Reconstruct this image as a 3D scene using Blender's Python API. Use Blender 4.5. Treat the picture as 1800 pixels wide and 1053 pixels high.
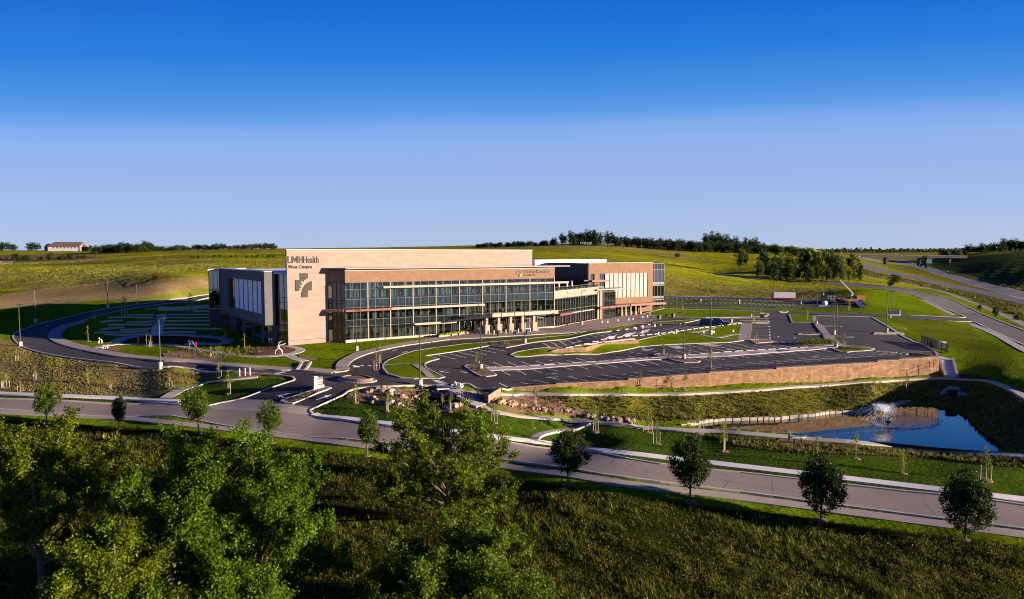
import bpy, bmesh, math, random
import numpy as np
from mathutils import Vector, Matrix, geometry
random.seed(7); RNG = np.random.default_rng(7)
S = bpy.context.scene
for o in list(bpy.data.objects): bpy.data.objects.remove(o)
COL = S.collection
# ------------------------------------------------------------ camera, sky, sun, exposure
FPX, CX, CY, HORIZON = 1216.0, 900.0, 526.5, 445.0
CAMZ = 18.0
PITCH = math.atan((CY - HORIZON) / FPX)
cam = bpy.data.cameras.new('camera'); camo = bpy.data.objects.new('camera', cam); COL.objects.link(camo)
camo.location = (0, 0, CAMZ); camo.rotation_euler = (math.pi / 2 - PITCH, 0, 0)
cam.sensor_width = 36.0; cam.lens = 36.0 * FPX / 1800.0; cam.clip_start = 0.5; cam.clip_end = 30000
S.camera = camo
SUN_EL = math.radians(9.5); SUN_H = Vector((0.968, -0.25, 0)).normalized()
SUN_DIR = Vector((SUN_H.x * math.cos(SUN_EL), SUN_H.y * math.cos(SUN_EL), math.sin(SUN_EL)))
W = bpy.data.worlds.new('World'); S.world = W; W.use_nodes = True
wn = W.node_tree.nodes; wl = W.node_tree.links
for n in list(wn): wn.remove(n)
def wnode(t, **k):
    n = wn.new(t)
    for a, v in k.items(): setattr(n, a, v)
    return n
out = wnode('ShaderNodeOutputWorld'); bg = wnode('ShaderNodeBackground')
sky = wnode('ShaderNodeTexSky'); sky.sky_type = 'NISHITA'; sky.sun_disc = False
sky.sun_elevation = SUN_EL; sky.sun_rotation = math.atan2(SUN_H.x, SUN_H.y)
sky.altitude = 300; sky.air_density = 1.0; sky.dust_density = 0.3; sky.ozone_density = 3.0
SKY_STRENGTH = 0.12
# thin high haze sheet: the lower sky is paler below a soft, slightly tilted edge
tc = wnode('ShaderNodeTexCoord'); sep = wnode('ShaderNodeSeparateXYZ'); wl.new(tc.outputs['Generated'], sep.inputs[0])
def wmath(op, a, b=None, c=None):
    n = wnode('ShaderNodeMath', operation=op)
    for i, v in enumerate((a, b, c)):
        if v is None: continue
        if isinstance(v, (int, float)): n.inputs[i].default_value = v
        else: wl.new(v, n.inputs[i])
    return n
# the sheet's edge is straight across the sky: height over the distance along the view's north, softened to the sides
xx = wmath('MULTIPLY', sep.outputs['X'], sep.outputs['X']); yy = wmath('MULTIPLY', sep.outputs['Y'], sep.outputs['Y'])
hz_ = wmath('SQRT', wmath('MULTIPLY_ADD', xx.outputs[0], .22, yy.outputs[0]).outputs[0]); slope = wmath('DIVIDE', sep.outputs['Z'], wmath('MAXIMUM', hz_.outputs[0], .3).outputs[0])
tilt = wmath('MULTIPLY_ADD', sep.outputs['X'], -0.028, slope.outputs[0])
nz = wnode('ShaderNodeTexNoise'); nz.inputs['Scale'].default_value = 3.0; nz.inputs['Detail'].default_value = 4
mp = wnode('ShaderNodeMapping'); mp.inputs['Scale'].default_value = (1, 1, 7); wl.new(tc.outputs['Generated'], mp.inputs[0]); wl.new(mp.outputs[0], nz.inputs['Vector'])
el = wnode('ShaderNodeMath', operation='MULTIPLY_ADD'); wl.new(nz.outputs['Fac'], el.inputs[0]); el.inputs[1].default_value = 0.02; wl.new(tilt.outputs[0], el.inputs[2])
rampc = wnode('ShaderNodeValToRGB'); wl.new(el.outputs[0], rampc.inputs[0])
def srgb(r, g, b):
    f = lambda c: (c / 255 / 12.92) if c / 255 <= .04045 else ((c / 255 + .055) / 1.055) ** 2.4
    return (f(r), f(g), f(b), 1)
cr = rampc.color_ramp
stops = [(0.0, (176, 193, 226)), (0.05, (164, 187, 229)), (0.12, (150, 178, 231)), (0.170, (139, 174, 233)), (0.188, (127, 168, 234)),
         (0.206, (96, 154, 230)), (0.235, (68, 140, 226)), (0.29, (24, 120, 217)), (0.36, (0, 104, 206)), (0.6, (0, 60, 172)), (1.0, (0, 36, 140))]
while len(cr.elements) < len(stops): cr.elements.new(0.5)
for e, (p, c) in zip(cr.elements, stops): e.position = p; e.color = srgb(*c)
# the physical sky and the measured colours of this evening's sky are blended
skm = wnode('ShaderNodeMix', data_type='RGBA'); skm.inputs[0].default_value = 0.96
scl = wnode('ShaderNodeMix', data_type='RGBA', blend_type='MULTIPLY'); scl.inputs[0].default_value = 1
wl.new(rampc.outputs[0], scl.inputs[6]); k = 0.36 / SKY_STRENGTH; scl.inputs[7].default_value = (k, k, k, 1)
wl.new(sky.outputs[0], skm.inputs[6]); wl.new(scl.outputs[2], skm.inputs[7])
wl.new(skm.outputs[2], bg.inputs[0]); bg.inputs[1].default_value = SKY_STRENGTH; wl.new(bg.outputs[0], out.inputs[0])
sl = bpy.data.lights.new('sun', 'SUN'); sl.energy = 5.0; sl.angle = math.radians(0.5); sl.color = (1.0, 0.80, 0.62)
so = bpy.data.objects.new('sun', sl); COL.objects.link(so); so.location = (60, -20, 60)
so.rotation_euler = SUN_DIR.to_track_quat('Z', 'Y').to_euler()
S.view_settings.view_transform = 'Standard'; S.view_settings.look = 'None'
S.view_settings.exposure = 1.5; S.view_settings.gamma = 1.0
S.cycles.pixel_filter_type = 'BLACKMAN_HARRIS'; S.cycles.filter_width = 1.05
S.cycles.max_bounces = 6; S.cycles.transparent_max_bounces = 8; S.cycles.diffuse_bounces = 2; S.cycles.glossy_bounces = 3
S.cycles.caustics_reflective = False; S.cycles.caustics_refractive = False

# ------------------------------------------------------------ pixel of the photograph -> ray / point
CP, SP = math.cos(PITCH), math.sin(PITCH)
def ray(px, py):
    dx = (px - CX) / FPX; dy = (CY - py) / FPX
    v = np.array([dx, CP + dy * SP, -SP + dy * CP]); return v / v[1]
def onz(px, py, z):
    r = ray(px, py); t = (z - CAMZ) / r[2]; return np.array([r[0] * t, t, z])
def aty(px, py, Y):
    r = ray(px, py); return np.array([r[0] * Y, Y, CAMZ + r[2] * Y])
def proj(p):
    x, y, z = p[0], p[1], p[2] - CAMZ
    f = y * CP - z * SP; u = y * SP + z * CP
    return CX + FPX * x / f, CY - FPX * u / f

# ------------------------------------------------------------ ground heights
CPTS = """-150 705 -4;0 712 -4;300 735 -4;600 765 -4.2;1000 805 -4.4;1300 835 -4.7;1800 905 -5.2;1950 925 -5.3
0 850 -4.3;0 1053 -4.5;450 900 -4.3;900 1053 -4.5;1300 950 -4.5;1800 1053 -5;650 830 -4.2;1650 960 -4.9
0 690 -3.8;100 668 -2.8;200 670 -2.8;350 668 -2.4;-150 640 -1.6;0 622 -1.2;100 627 -1;200 640 -1;300 648 -1;400 655 -1.1;500 660 -1.2
250 690 -3.7;480 738 -4;520 718 -3.4;560 692 -2.1;600 672 -1.4;628 666 -1.3;450 690 -2.7;400 680 -2.6;560 728 -3.9;700 742 -3.8;640 720 -3.3
700 640 -.9;740 668 -1.2;820 672 -1.3;800 640 -1;650 680 -1.5;620 690 -1.9;700 696 -2.1;760 708 -3.2;800 690 -1.8;850 695 -2.2;900 703 -3;1000 730 -4.8;820 725 -3.4;900 732 -4.1
900 688 -1.75;880 684 -1.38;1000 691 -2.25;960 683.5 -1.85;1060 683 -2.2;1200 681 -2.6;1365 673 -2.9;1500 666 -3.15;1590 661 -3.3;1200 691 -2.95;1400 678 -3.3;1600 665.3 -3.5;1690 665 -3.3;1790 690 -1.9;1764 677 -2.2;1730 668 -2.7;1300 686 -3.12;1500 672 -3.42;1100 691.3 -2.6
1000 705 -2.95;1200 712 -4.1;1400 700 -4.3;1540 690 -4.2
1130 742 -5.5;1250 744 -5.7;1300 738 -5.7;1450 723 -5.7;1560 708 -5.7;1650 708 -5.6;1765 795 -5.7;1500 777 -5.7;1300 757 -5.7;1050 738 -5.1;1850 807 -5.6;1715 712 -4.8;1755 712 -3.6;1800 745 -4.2;1850 770 -4.0
1300 790 -5.3;1500 812 -5.5;1100 775 -5;1700 850 -5.6
900 645 -1.25;905 672 -1.27;925 665 -1.25;880 673 -1.26;1100 633 -1.1;1300 612 -.8;1500 585 -.45;1560 575 -.4;1200 620 -1;1010 628 -1.15;985 625 -1.12;1050 617.5 -1.08;1100 615 -1.02;1124 612.5 -.95;1160 612 -.8;930 628.5 -1.1;1400 590 -.6
1200 577 .1;1100 582 .3;1000 590 0;900 615 -.4;800 622 -.7;650 630 -.9;1000 605 0;1100 592 .5;1050 600 .4;960 610 0
500 612 -.45;560 612 -.5;600 622 -.8;680 604 -.3;430 618 -1;350 622 -1;250 618 -1;200 610 -1;300 592 -.8;380 588 -.8;220 590 -.8;150 600 -.8;440 605 -.9
200 556 2.2;280 546 2.9;370 537 3.6;280 537 3.5;330 530 3.7;200 546 2.7;130 560 1.3;90 575 .2;65 592 -.6;30 612 -1;110 590 -.6;400 515 4.2;120 605 -.9
0 560 1.5;0 540 3;150 522 5;300 512 6.5;0 505 6.2;200 503 7;350 492 9
1200 532 .6;1450 532 .6;1300 546 .3;1200 550 .3;1400 561 -.1;1500 561 -.3;1350 575 -.4;1170 550 .6;1250 560 .1
1700 562 -1.7;1750 585 -1.7;1800 612 -1.7;1900 660 -1.7;1800 660 -1.6;1720 642 -2.1;1650 592 -1.2;1600 578 -.8;1690 612 -1.8;1850 640 -1.7;1620 600 -1;1750 660 -1.9
1650 525 -1.2;1600 508 -.5;1500 498 1;1550 540 0;1510 512 3.6;1400 492 2;1250 480 5
1800 519 -3.2;1742 502 -3.4;1705 494 -3.5;1660 482 -3.7;1625 471.5 -3.7;1600 465 -3.4;1567 459.2 -2;1547 474 -1.2;1582 481 -2.4;1650 499 -3.2;1800 556 -3.5;1700 520 -3;1620 495 -2.5;1900 570 -3.5"""
DPTS = """0 400 10;0 550 13.2;0 760 20.3;100 450 11;100 700 18.2;100 900 21.5;300 350 12.5;300 620 19.9;450 300 11.5;480 560 20;0 1500 16;300 1500 16;600 1500 20;-250 300 8;-250 700 17
600 400 13;700 500 17;900 620 22.5;1030 680 27;1030 480 16;1200 420 9.4;1180 300 3;1180 600 17;1200 820 24;1350 820 21.5;1400 600 13;1450 1000 19.8;1330 450 7;1300 350 2.4;1500 400 2;900 300 8;800 230 2
1490 1000 8;1500 1400 12;1780 420 -2;1800 500 1.5;1760 650 3.5;1760 850 8;1760 1400 22.5;1690 1400 15;1690 1000 2;1640 2500 14;1600 5000 25;1000 5000 20;200 5000 10;2100 400 1;2100 820 12;1850 1300 22;900 1500 25;1300 1500 20;1300 2500 15
900 20 -5;900 9 -5;-500 20 -5;2300 20 -5.5;-500 60 -4.5;2300 60 -6;-700 120 -3;2600 150 -4;-700 250 4;2700 400 2;-700 900 18;2700 900 20;-700 4000 10;2700 4000 15"""
WPTS = [(-33.8, 140, -.25), (-20, 148.5, -.1), (10, 167, 0), (23, 188, .1), (42, 206, .9), (50, 214, .8), (-45, 136, -.45), (-52, 142, -.9), (-64, 160, -.6), (-71, 167, .5),
        (36, 194, .1), (0, 152, -.1), (20, 174, .1), (-10, 190, 1), (20, 220, 1.5), (-50, 190, 2.6), (70, 225, .9), (40, 250, 1), (-20, 230, 3), (0, 280, 5)]
P = []
for ln in CPTS.replace('\n', ';').split(';'):
    a, b, c = map(float, ln.split()); P.append(onz(a, b, c))
for ln in DPTS.replace('\n', ';').split(';'):
    a, d, c = map(float, ln.split()); P.append(np.array([(a - CX) / FPX * d, d, c]))
for w in WPTS: P.append(np.array(w, float))
P = np.array(P)
def ab(x, y): return np.stack([np.asarray(x) / np.asarray(y) * 1.8, np.log(np.asarray(y))], -1)
CA = ab(P[:, 0], P[:, 1]); NP_ = len(P)
def kern(r2): return 0.5 * r2 * np.log(r2 + 1e-12)
_d = ((CA[:, None] - CA[None]) ** 2).sum(-1)
K = kern(_d) + np.eye(NP_) * 2e-4
Q = np.hstack([np.ones((NP_, 1)), CA])
A_ = np.block([[K, Q], [Q.T, np.zeros((3, 3))]])
SOL = np.linalg.solve(A_, np.concatenate([P[:, 2], np.zeros(3)]))
def RB(x, y):
    x = np.atleast_1d(np.asarray(x, float)); y = np.maximum(np.atleast_1d(np.asarray(y, float)), 3.0)
    sh = x.shape; q = ab(x.ravel(), y.ravel()); o = np.empty(len(q))
    for i in range(0, len(q), 20000):
        c = q[i:i + 20000]; r2 = ((c[:, None] - CA[None]) ** 2).sum(-1)
        o[i:i + 20000] = kern(r2) @ SOL[:NP_] + SOL[NP_] + c @ SOL[NP_ + 1:]
    return o.reshape(sh)
def pip(x, y, poly):
    x = np.asarray(x); y = np.asarray(y); ins = np.zeros(x.shape, bool); n = len(poly)
    for i in range(n):
        x0, y0 = poly[i][0], poly[i][1]; x1, y1 = poly[(i + 1) % n][0], poly[(i + 1) % n][1]
        if y0 == y1: continue
        ins ^= ((y0 > y) != (y1 > y)) & (x < (x1 - x0) * (y - y0) / (y1 - y0) + x0)
    return ins
# terraces: the lower parking lot behind the long retaining wall, the upper lot behind the short wall
WALL_B = [(898, 684), (960, 683.5), (1060, 683), (1200, 681), (1365, 673), (1500, 666), (1590, 661), (1650, 657)]   # foot of the long wall
def _w(px, py):
    r = ray(px, py); T = np.linspace(60, 180, 4000); d = CAMZ + r[2] * T - RB(r[0] * T, T); i = np.where(d < 0)[0][0]
    return np.array([r[0] * T[i], T[i], CAMZ + r[2] * T[i]])
WB = [_w(*p) for p in WALL_B]
def shift(pts, dx, dy): return [np.array([p[0] + dx, p[1] + dy, 0]) for p in pts]
def back(pts, s):
    d = WB[-1] - WB[0]; n = np.array([-d[1], d[0]]); n = n / np.hypot(*n); return [np.array([p[0] + n[0] * s, p[1] + n[1] * s]) for p in pts]
U2 = [p[:2] for p in WB] + back(WB, 17)[::-1]
U2T = back(WB, 2.6) + back(WB, 17)[::-1]
def lotz(x, y): return -1.25 + 0.0095 * np.clip(x, -5, 90)
SW_PX = [(955, 624.5), (985, 622.5), (1036, 619.5), (1050, 615), (1078, 612.8), (1124, 609.5)]   # foot of the short wall
SWB = [onz(a, b, -1.05) for a, b in SW_PX]
SWD = SWB[-1] - SWB[0]; SWN = np.array([-SWD[1], SWD[0]]) / np.hypot(SWD[0], SWD[1])
def swback(s0, s1): return [p[:2] + SWN * s0 for p in SWB] + [p[:2] + SWN * s1 for p in SWB][::-1]
def swz(x, y):
    t = ((x - SWB[0][0]) * SWD[0] + (y - SWB[0][1]) * SWD[1]) / (SWD[0] ** 2 + SWD[1] ** 2)
    return -0.45 + 1.0 * np.clip(t, 0, 1)
U1, U1T = swback(0, 8), swback(1.4, 8)
def H(x, y, low=False):
    x = np.atleast_1d(np.asarray(x, float)); y = np.atleast_1d(np.asarray(y, float)); z = RB(x, y)
    m = pip(x, y, U2T if low else U2); z = np.where(m, np.maximum(z, lotz(x, y)), z)
    m = pip(x, y, U1T if low else U1); z = np.where(m, np.maximum(z, swz(x, y)), z)
    return z
def Hlot(x, y):
    x = np.atleast_1d(np.asarray(x, float)); y = np.atleast_1d(np.asarray(y, float)); z = RB(x, y)
    return np.where(pip(x, y, U2), np.maximum(z, lotz(x, y)), z)
def h1(x, y): return float(H(x, y)[0])
_ts = np.exp(np.linspace(math.log(20), math.log(6000), 420))
def at(px, py):
    r = ray(px, py); X = r[0] * _ts; Z = CAMZ + r[2] * _ts; d = Z - H(X, _ts)
    i = np.where(d < 0)[0]
    if len(i) == 0: return np.array([r[0] * 3000, 3000, CAMZ + r[2] * 3000])
    i = max(i[0], 1); t0, t1 = _ts[i - 1], _ts[i]
    for _ in range(22):
        tm = .5 * (t0 + t1)
        if CAMZ + r[2] * tm - h1(r[0] * tm, tm) < 0: t1 = tm
        else: t0 = tm
    return np.array([r[0] * t1, t1, CAMZ + r[2] * t1])
def atl(pts): return [at(*p) for p in pts]

# ------------------------------------------------------------ materials
MATS = {}
def mat(name, col, rough=.85, nscale=0, namt=.3, bump=0, bscale=None, spec=.3, metal=0, emit=None, vcol=False, scale3=(1, 1, 1), nscale2=0, namt2=.3):
    m = bpy.data.materials.new(name); m.use_nodes = True; MATS[name] = m
    nt = m.node_tree; b = nt.nodes['Principled BSDF']; b.inputs['Roughness'].default_value = rough
    b.inputs['Specular IOR Level'].default_value = spec; b.inputs['Metallic'].default_value = metal
    c = (*col[:3], 1); src = None
    tcn = nt.nodes.new('ShaderNodeTexCoord'); mpn = nt.nodes.new('ShaderNodeMapping'); mpn.inputs['Scale'].default_value = scale3
    nt.links.new(tcn.outputs['Object'], mpn.inputs[0])
    if vcol:
        a = nt.nodes.new('ShaderNodeAttribute'); a.attribute_name = 'tint'; src = a.outputs['Color']
    for sc, am in ((nscale, namt), (nscale2, namt2)):
        if not sc: continue
        n = nt.nodes.new('ShaderNodeTexNoise'); n.inputs['Scale'].default_value = sc; n.inputs['Detail'].default_value = 6; n.inputs['Roughness'].default_value = .62
        nt.links.new(mpn.outputs[0], n.inputs['Vector'])
        r = nt.nodes.new('ShaderNodeMapRange'); r.inputs[1].default_value = .3; r.inputs[2].default_value = .7
        r.inputs[3].default_value = 1 - am; r.inputs[4].default_value = 1 + am; nt.links.new(n.outputs['Fac'], r.inputs[0])
        x = nt.nodes.new('ShaderNodeMix'); x.data_type = 'RGBA'; x.blend_type = 'MULTIPLY'; x.inputs[0].default_value = 1
        if src: nt.links.new(src, x.inputs[6])
        else: x.inputs[6].default_value = c
        cc = nt.nodes.new('ShaderNodeCombineColor')
        for i in range(3): nt.links.new(r.outputs[0], cc.inputs[i])
        nt.links.new(cc.outputs[0], x.inputs[7]); src = x.outputs[2]
    if src: nt.links.new(src, b.inputs['Base Color'])
    else: b.inputs['Base Color'].default_value = c
    if bump:
        n = nt.nodes.new('ShaderNodeTexNoise'); n.inputs['Scale'].default_value = bscale or nscale or 5; n.inputs['Detail'].default_value = 5
        nt.links.new(mpn.outputs[0], n.inputs['Vector']); bp = nt.nodes.new('ShaderNodeBump'); bp.inputs['Strength'].default_value = 1; bp.inputs['Distance'].default_value = bump
        nt.links.new(n.outputs['Fac'], bp.inputs['Height']); nt.links.new(bp.outputs[0], b.inputs['Normal'])
    if emit: b.inputs['Emission Color'].default_value = c; b.inputs['Emission Strength'].default_value = emit
    return m
def brickmat(name, c1, c2, cm, bw, bh, mortar=.01, rough=.85, tonal=.12, nsc=.4, squash=1.0):
    m = mat(name, c1, rough); nt = m.node_tree; b = nt.nodes['Principled BSDF']
    tcn = nt.nodes.new('ShaderNodeTexCoord'); s = nt.nodes.new('ShaderNodeSeparateXYZ'); nt.links.new(tcn.outputs['Object'], s.inputs[0])
    ad = nt.nodes.new('ShaderNodeMath'); ad.operation = 'ADD'; nt.links.new(s.outputs[0], ad.inputs[0]); nt.links.new(s.outputs[1], ad.inputs[1])
    cb = nt.nodes.new('ShaderNodeCombineXYZ'); nt.links.new(ad.outputs[0], cb.inputs[0]); nt.links.new(s.outputs[2], cb.inputs[1])
    t = nt.nodes.new('ShaderNodeTexBrick'); nt.links.new(cb.outputs[0], t.inputs['Vector'])
    t.inputs['Scale'].default_value = 1; t.inputs['Brick Width'].default_value = bw; t.inputs['Row Height'].default_value = bh; t.inputs['Mortar Size'].default_value = mortar
    t.inputs['Color1'].default_value = (*c1, 1); t.inputs['Color2'].default_value = (*c2, 1); t.inputs['Mortar'].default_value = (*cm, 1); t.inputs['Bias'].default_value = 0
    n = nt.nodes.new('ShaderNodeTexNoise'); n.inputs['Scale'].default_value = nsc; n.inputs['Detail'].default_value = 8; nt.links.new(cb.outputs[0], n.inputs['Vector'])
    r = nt.nodes.new('ShaderNodeMapRange'); r.inputs[1].default_value = .3; r.inputs[2].default_value = .7; r.inputs[3].default_value = 1 - tonal; r.inputs[4].default_value = 1 + tonal
    nt.links.new(n.outputs['Fac'], r.inputs[0]); cc = nt.nodes.new('ShaderNodeCombineColor')
    for i in range(3): nt.links.new(r.outputs[0], cc.inputs[i])
    x = nt.nodes.new('ShaderNodeMix'); x.data_type = 'RGBA'; x.blend_type = 'MULTIPLY'; x.inputs[0].default_value = 1
    nt.links.new(t.outputs['Color'], x.inputs[6]); nt.links.new(cc.outputs[0], x.inputs[7]); nt.links.new(x.outputs[2], b.inputs['Base Color'])
    bp = nt.nodes.new('ShaderNodeBump'); bp.inputs['Distance'].default_value = .01; bp.inputs['Strength'].default_value = .6; bp.invert = True
    nt.links.new(t.outputs['Fac'], bp.inputs['Height']); nt.links.new(bp.outputs[0], b.inputs['Normal'])
    return m
def glassmat(name, tint, trans=.5, rough=.02, refl=1.0, base=.12):
    """architectural glass: part see-through, part mirror by angle"""
    m = bpy.data.materials.new(name); m.use_nodes = True; MATS[name] = m; nt = m.node_tree
    for n in list(nt.nodes): nt.nodes.remove(n)
    o = nt.nodes.new('ShaderNodeOutputMaterial'); t = nt.nodes.new('ShaderNodeBsdfTransparent'); g = nt.nodes.new('ShaderNodeBsdfGlossy')
    t.inputs[0].default_value = (*[c * trans for c in tint], 1); g.inputs[0].default_value = (.92 * refl, .96 * refl, 1 * refl, 1); g.inputs['Roughness'].default_value = rough
    f = nt.nodes.new('ShaderNodeLayerWeight'); pw = nt.nodes.new('ShaderNodeMath'); pw.operation = 'POWER'; nt.links.new(f.outputs['Facing'], pw.inputs[0]); pw.inputs[1].default_value = 3.2
    ma = nt.nodes.new('ShaderNodeMath'); ma.operation = 'MULTIPLY_ADD'; nt.links.new(pw.outputs[0], ma.inputs[0]); ma.inputs[1].default_value = .8; ma.inputs[2].default_value = base; mx = nt.nodes.new('ShaderNodeMixShader')
    nt.links.new(ma.outputs[0], mx.inputs[0]); nt.links.new(t.outputs[0], mx.inputs[1]); nt.links.new(g.outputs[0], mx.inputs[2]); nt.links.new(mx.outputs[0], o.inputs[0])
    return m

# ------------------------------------------------------------ objects
def tag(o, label=None, cat=None, group=None, kind=None):
    if label: o['label'] = label
    if cat: o['category'] = cat
    if group: o['group'] = group
    if kind: o['kind'] = kind
    return o
def empty(name, loc, rz=0, label=None, cat=None, group=None):
    o = bpy.data.objects.new(name, None); COL.objects.link(o); o.location = [float(v) for v in loc]; o.rotation_euler = (0, 0, rz); o.empty_display_size = .3
    return tag(o, label, cat, group)
def link(name, me, m, parent=None):
    o = bpy.data.objects.new(name, me); COL.objects.link(o)
    for x in (m if isinstance(m, (list, tuple)) else [m]): me.materials.append(x)
    if parent: o.parent = parent
    return o
class MB:
    def __init__(s): s.v = []; s.f = []; s.mi = []
    def add(s, vs, fs, mi=0):
        k = len(s.v); s.v += [tuple(map(float, v)) for v in vs]; s.f += [tuple(i + k for i in f) for f in fs]; s.mi += [mi] * len(fs); return s
    def box(s, a, b, mi=0):
        x0, y0, z0 = a; x1, y1, z1 = b
        return s.add([(x0, y0, z0), (x1, y0, z0), (x1, y1, z0), (x0, y1, z0), (x0, y0, z1), (x1, y0, z1), (x1, y1, z1), (x0, y1, z1)],
                     [(0, 3, 2, 1), (4, 5, 6, 7), (0, 1, 5, 4), (1, 2, 6, 5), (2, 3, 7, 6), (3, 0, 4, 7)], mi)
    def cbox(s, c, d, mi=0): return s.box([c[i] - d[i] / 2 for i in range(3)], [c[i] + d[i] / 2 for i in range(3)], mi)
    def bevbox(s, a, b, r, mi=0):     # box with chamfered vertical edges and top
        x0, y0, z0 = a; x1, y1, z1 = b
        def ring(e, z): return [(x0 + e + r, y0 + e, z), (x1 - e - r, y0 + e, z), (x1 - e, y0 + e + r, z), (x1 - e, y1 - e - r, z), (x1 - e - r, y1 - e, z), (x0 + e + r, y1 - e, z), (x0 + e, y1 - e - r, z), (x0 + e, y0 + e + r, z)]
        return s.loft([ring(0, z0), ring(0, z1 - r), ring(r, z1)], mi)
    def loft(s, rings, mi=0, cap=True):
        n = len(rings[0]); vs = [p for r in rings for p in r]; fs = []
        for i in range(len(rings) - 1):
            for j in range(n): fs.append((i * n + j, i * n + (j + 1) % n, (i + 1) * n + (j + 1) % n, (i + 1) * n + j))
        if cap: fs.append(tuple(range(n - 1, -1, -1))); fs.append(tuple((len(rings) - 1) * n + j for j in range(n)))
        return s.add(vs, fs, mi)
    def prism(s, poly, z0, z1, mi=0):   # poly ccw in xy
        return s.loft([[(p[0], p[1], z0) for p in poly], [(p[0], p[1], z1) for p in poly]], mi)
    def wallslab(s, a, b, z0, z1, th, mi=0):   # vertical slab from a to b (xy), th to the left of a->b
        d = np.array(b[:2], float) - np.array(a[:2], float); n = np.array([-d[1], d[0]]) / np.hypot(*d) * th
        return s.prism([a[:2], b[:2], (b[0] + n[0], b[1] + n[1]), (a[0] + n[0], a[1] + n[1])], z0, z1, mi)
    def tube(s, pts, rad, n=6, mi=0):
        pts = [np.array(p, float) for p in pts]; rr = rad if isinstance(rad, (list, tuple)) else [rad] * len(pts); rings = []
        for i, p in enumerate(pts):
            d = pts[min(i + 1, len(pts) - 1)] - pts[max(i - 1, 0)]; d = d / (np.linalg.norm(d) + 1e-9)
            a = np.cross(d, [0, 0, 1] if abs(d[2]) < .9 else [1, 0, 0]); a = a / np.linalg.norm(a); b = np.cross(d, a)
            rings.append([p + rr[i] * (math.cos(2 * math.pi * k / n) * a + math.sin(2 * math.pi * k / n) * b) for k in range(n)])
        return s.loft(rings, mi)
    def bar(s, a, b, w, h=None, mi=0):
        a = np.array(a, float); b = np.array(b, float); h = h or w; d = b - a; d /= np.linalg.norm(d)
        x = np.cross(d, [0, 0, 1] if abs(d[2]) < .95 else [1, 0, 0]); x /= np.linalg.norm(x); y = np.cross(x, d)
        c = [(-1, -1), (1, -1), (1, 1), (-1, 1)]
        return s.loft([[q + x * i * w / 2 + y * j * h / 2 for i, j in c] for q in (a, b)], mi)
    def quad(s, a, b, c, d, mi=0): return s.add([a, b, c, d], [(0, 1, 2, 3)], mi)
    def ball(s, c, r, n=8, m=5, mi=0, jit=0):
        rings = []
        for i in range(m + 1):
            t = math.pi * (i + .02) / (m + .04); rings.append([(c[0] + r[0] * math.sin(t) * math.cos(2 * math.pi * k / n) * (1 + jit * (random.random() - .5)), c[1] + r[1] * math.sin(t) * math.sin(2 * math.pi * k / n) * (1 + jit * (random.random() - .5)), c[2] - r[2] * math.cos(t) * (1 + jit * .5 * (random.random() - .5))) for k in range(n)])
        return s.loft(rings, mi)
    def build(s, name, m, parent=None, smooth=False):
        me = bpy.data.meshes.new(name); me.from_pydata(s.v, [], s.f)
        if any(s.mi): me.polygons.foreach_set('material_index', s.mi)
        if smooth: me.polygons.foreach_set('use_smooth', [True] * len(s.f))
        me.update(); bm = bmesh.new(); bm.from_mesh(me); bmesh.ops.recalc_face_normals(bm, faces=bm.faces[:]); bm.to_mesh(me); bm.free()
        return link(name, me, m, parent)
def npmesh(name, V, F, tint=None, smooth=False):
    """mesh from arrays; F (n,k); tint (nverts,3) -> colour attribute"""
    me = bpy.data.meshes.new(name); V = np.asarray(V, np.float32); F = np.asarray(F, np.int32); n, k = F.shape
    me.vertices.add(len(V)); me.vertices.foreach_set('co', V.ravel()); me.loops.add(n * k); me.loops.foreach_set('vertex_index', F.ravel())
    me.polygons.add(n); me.polygons.foreach_set('loop_start', np.arange(0, n * k, k, dtype=np.int32)); me.polygons.foreach_set('loop_total', np.full(n, k, np.int32))
    if smooth: me.polygons.foreach_set('use_smooth', np.ones(n, bool))
    if tint is not None:
        ca = me.color_attributes.new('tint', 'FLOAT_COLOR', 'POINT'); ca.data.foreach_set('color', np.hstack([tint, np.ones((len(V), 1))]).astype(np.float32).ravel())
    me.update(calc_edges=True); me.validate(); return me
def copy_tree(o, parent=None):
    c = o.copy(); COL.objects.link(c)
    if parent: c.parent = parent
    for ch in o.children: copy_tree(ch, c)
    return c
def place(o, loc, rz=None, sc=None, label=None, group=None):
    o.location = [float(v) for v in loc]
    if rz is not None: o.rotation_euler = (0, 0, rz)
    if sc: o.scale = (sc, sc, sc) if not isinstance(sc, tuple) else sc
    if label: o['label'] = label
    if group: o['group'] = group
    return o

# ------------------------------------------------------------ draped ground sheets
def smooth(pts, n=5, closed=False):
    pts = [np.array(p, float) for p in pts]; out_ = []; N = len(pts); rng = N if closed else N - 1
    for i in range(rng):
        p0, p1, p2, p3 = [pts[j % N] if closed else pts[min(max(j, 0), N - 1)] for j in (i - 1, i, i + 1, i + 2)]
        for t in np.linspace(0, 1, n, endpoint=False):
            out_.append(.5 * ((2 * p1) + (-p0 + p2) * t + (2 * p0 - 5 * p1 + 4 * p2 - p3) * t * t + (-p0 + 3 * p1 - 3 * p2 + p3) * t ** 3))
    if not closed: out_.append(pts[-1])
    return out_
def resample(pts, step):
    pts = [np.array(p[:2], float) for p in pts]; o = [pts[0]]
    for a, b in zip(pts[:-1], pts[1:]):
        n = max(1, int(np.hypot(*(b - a)) / step))
        for i in range(1, n + 1): o.append(a + (b - a) * i / n)
    return o
def simplify(poly):
    o = []
    for p in poly:
        if not o or np.hypot(p[0] - o[-1][0], p[1] - o[-1][1]) > .05: o.append(p)
    if np.hypot(o[0][0] - o[-1][0], o[0][1] - o[-1][1]) < .05: o.pop()
    return o
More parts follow.
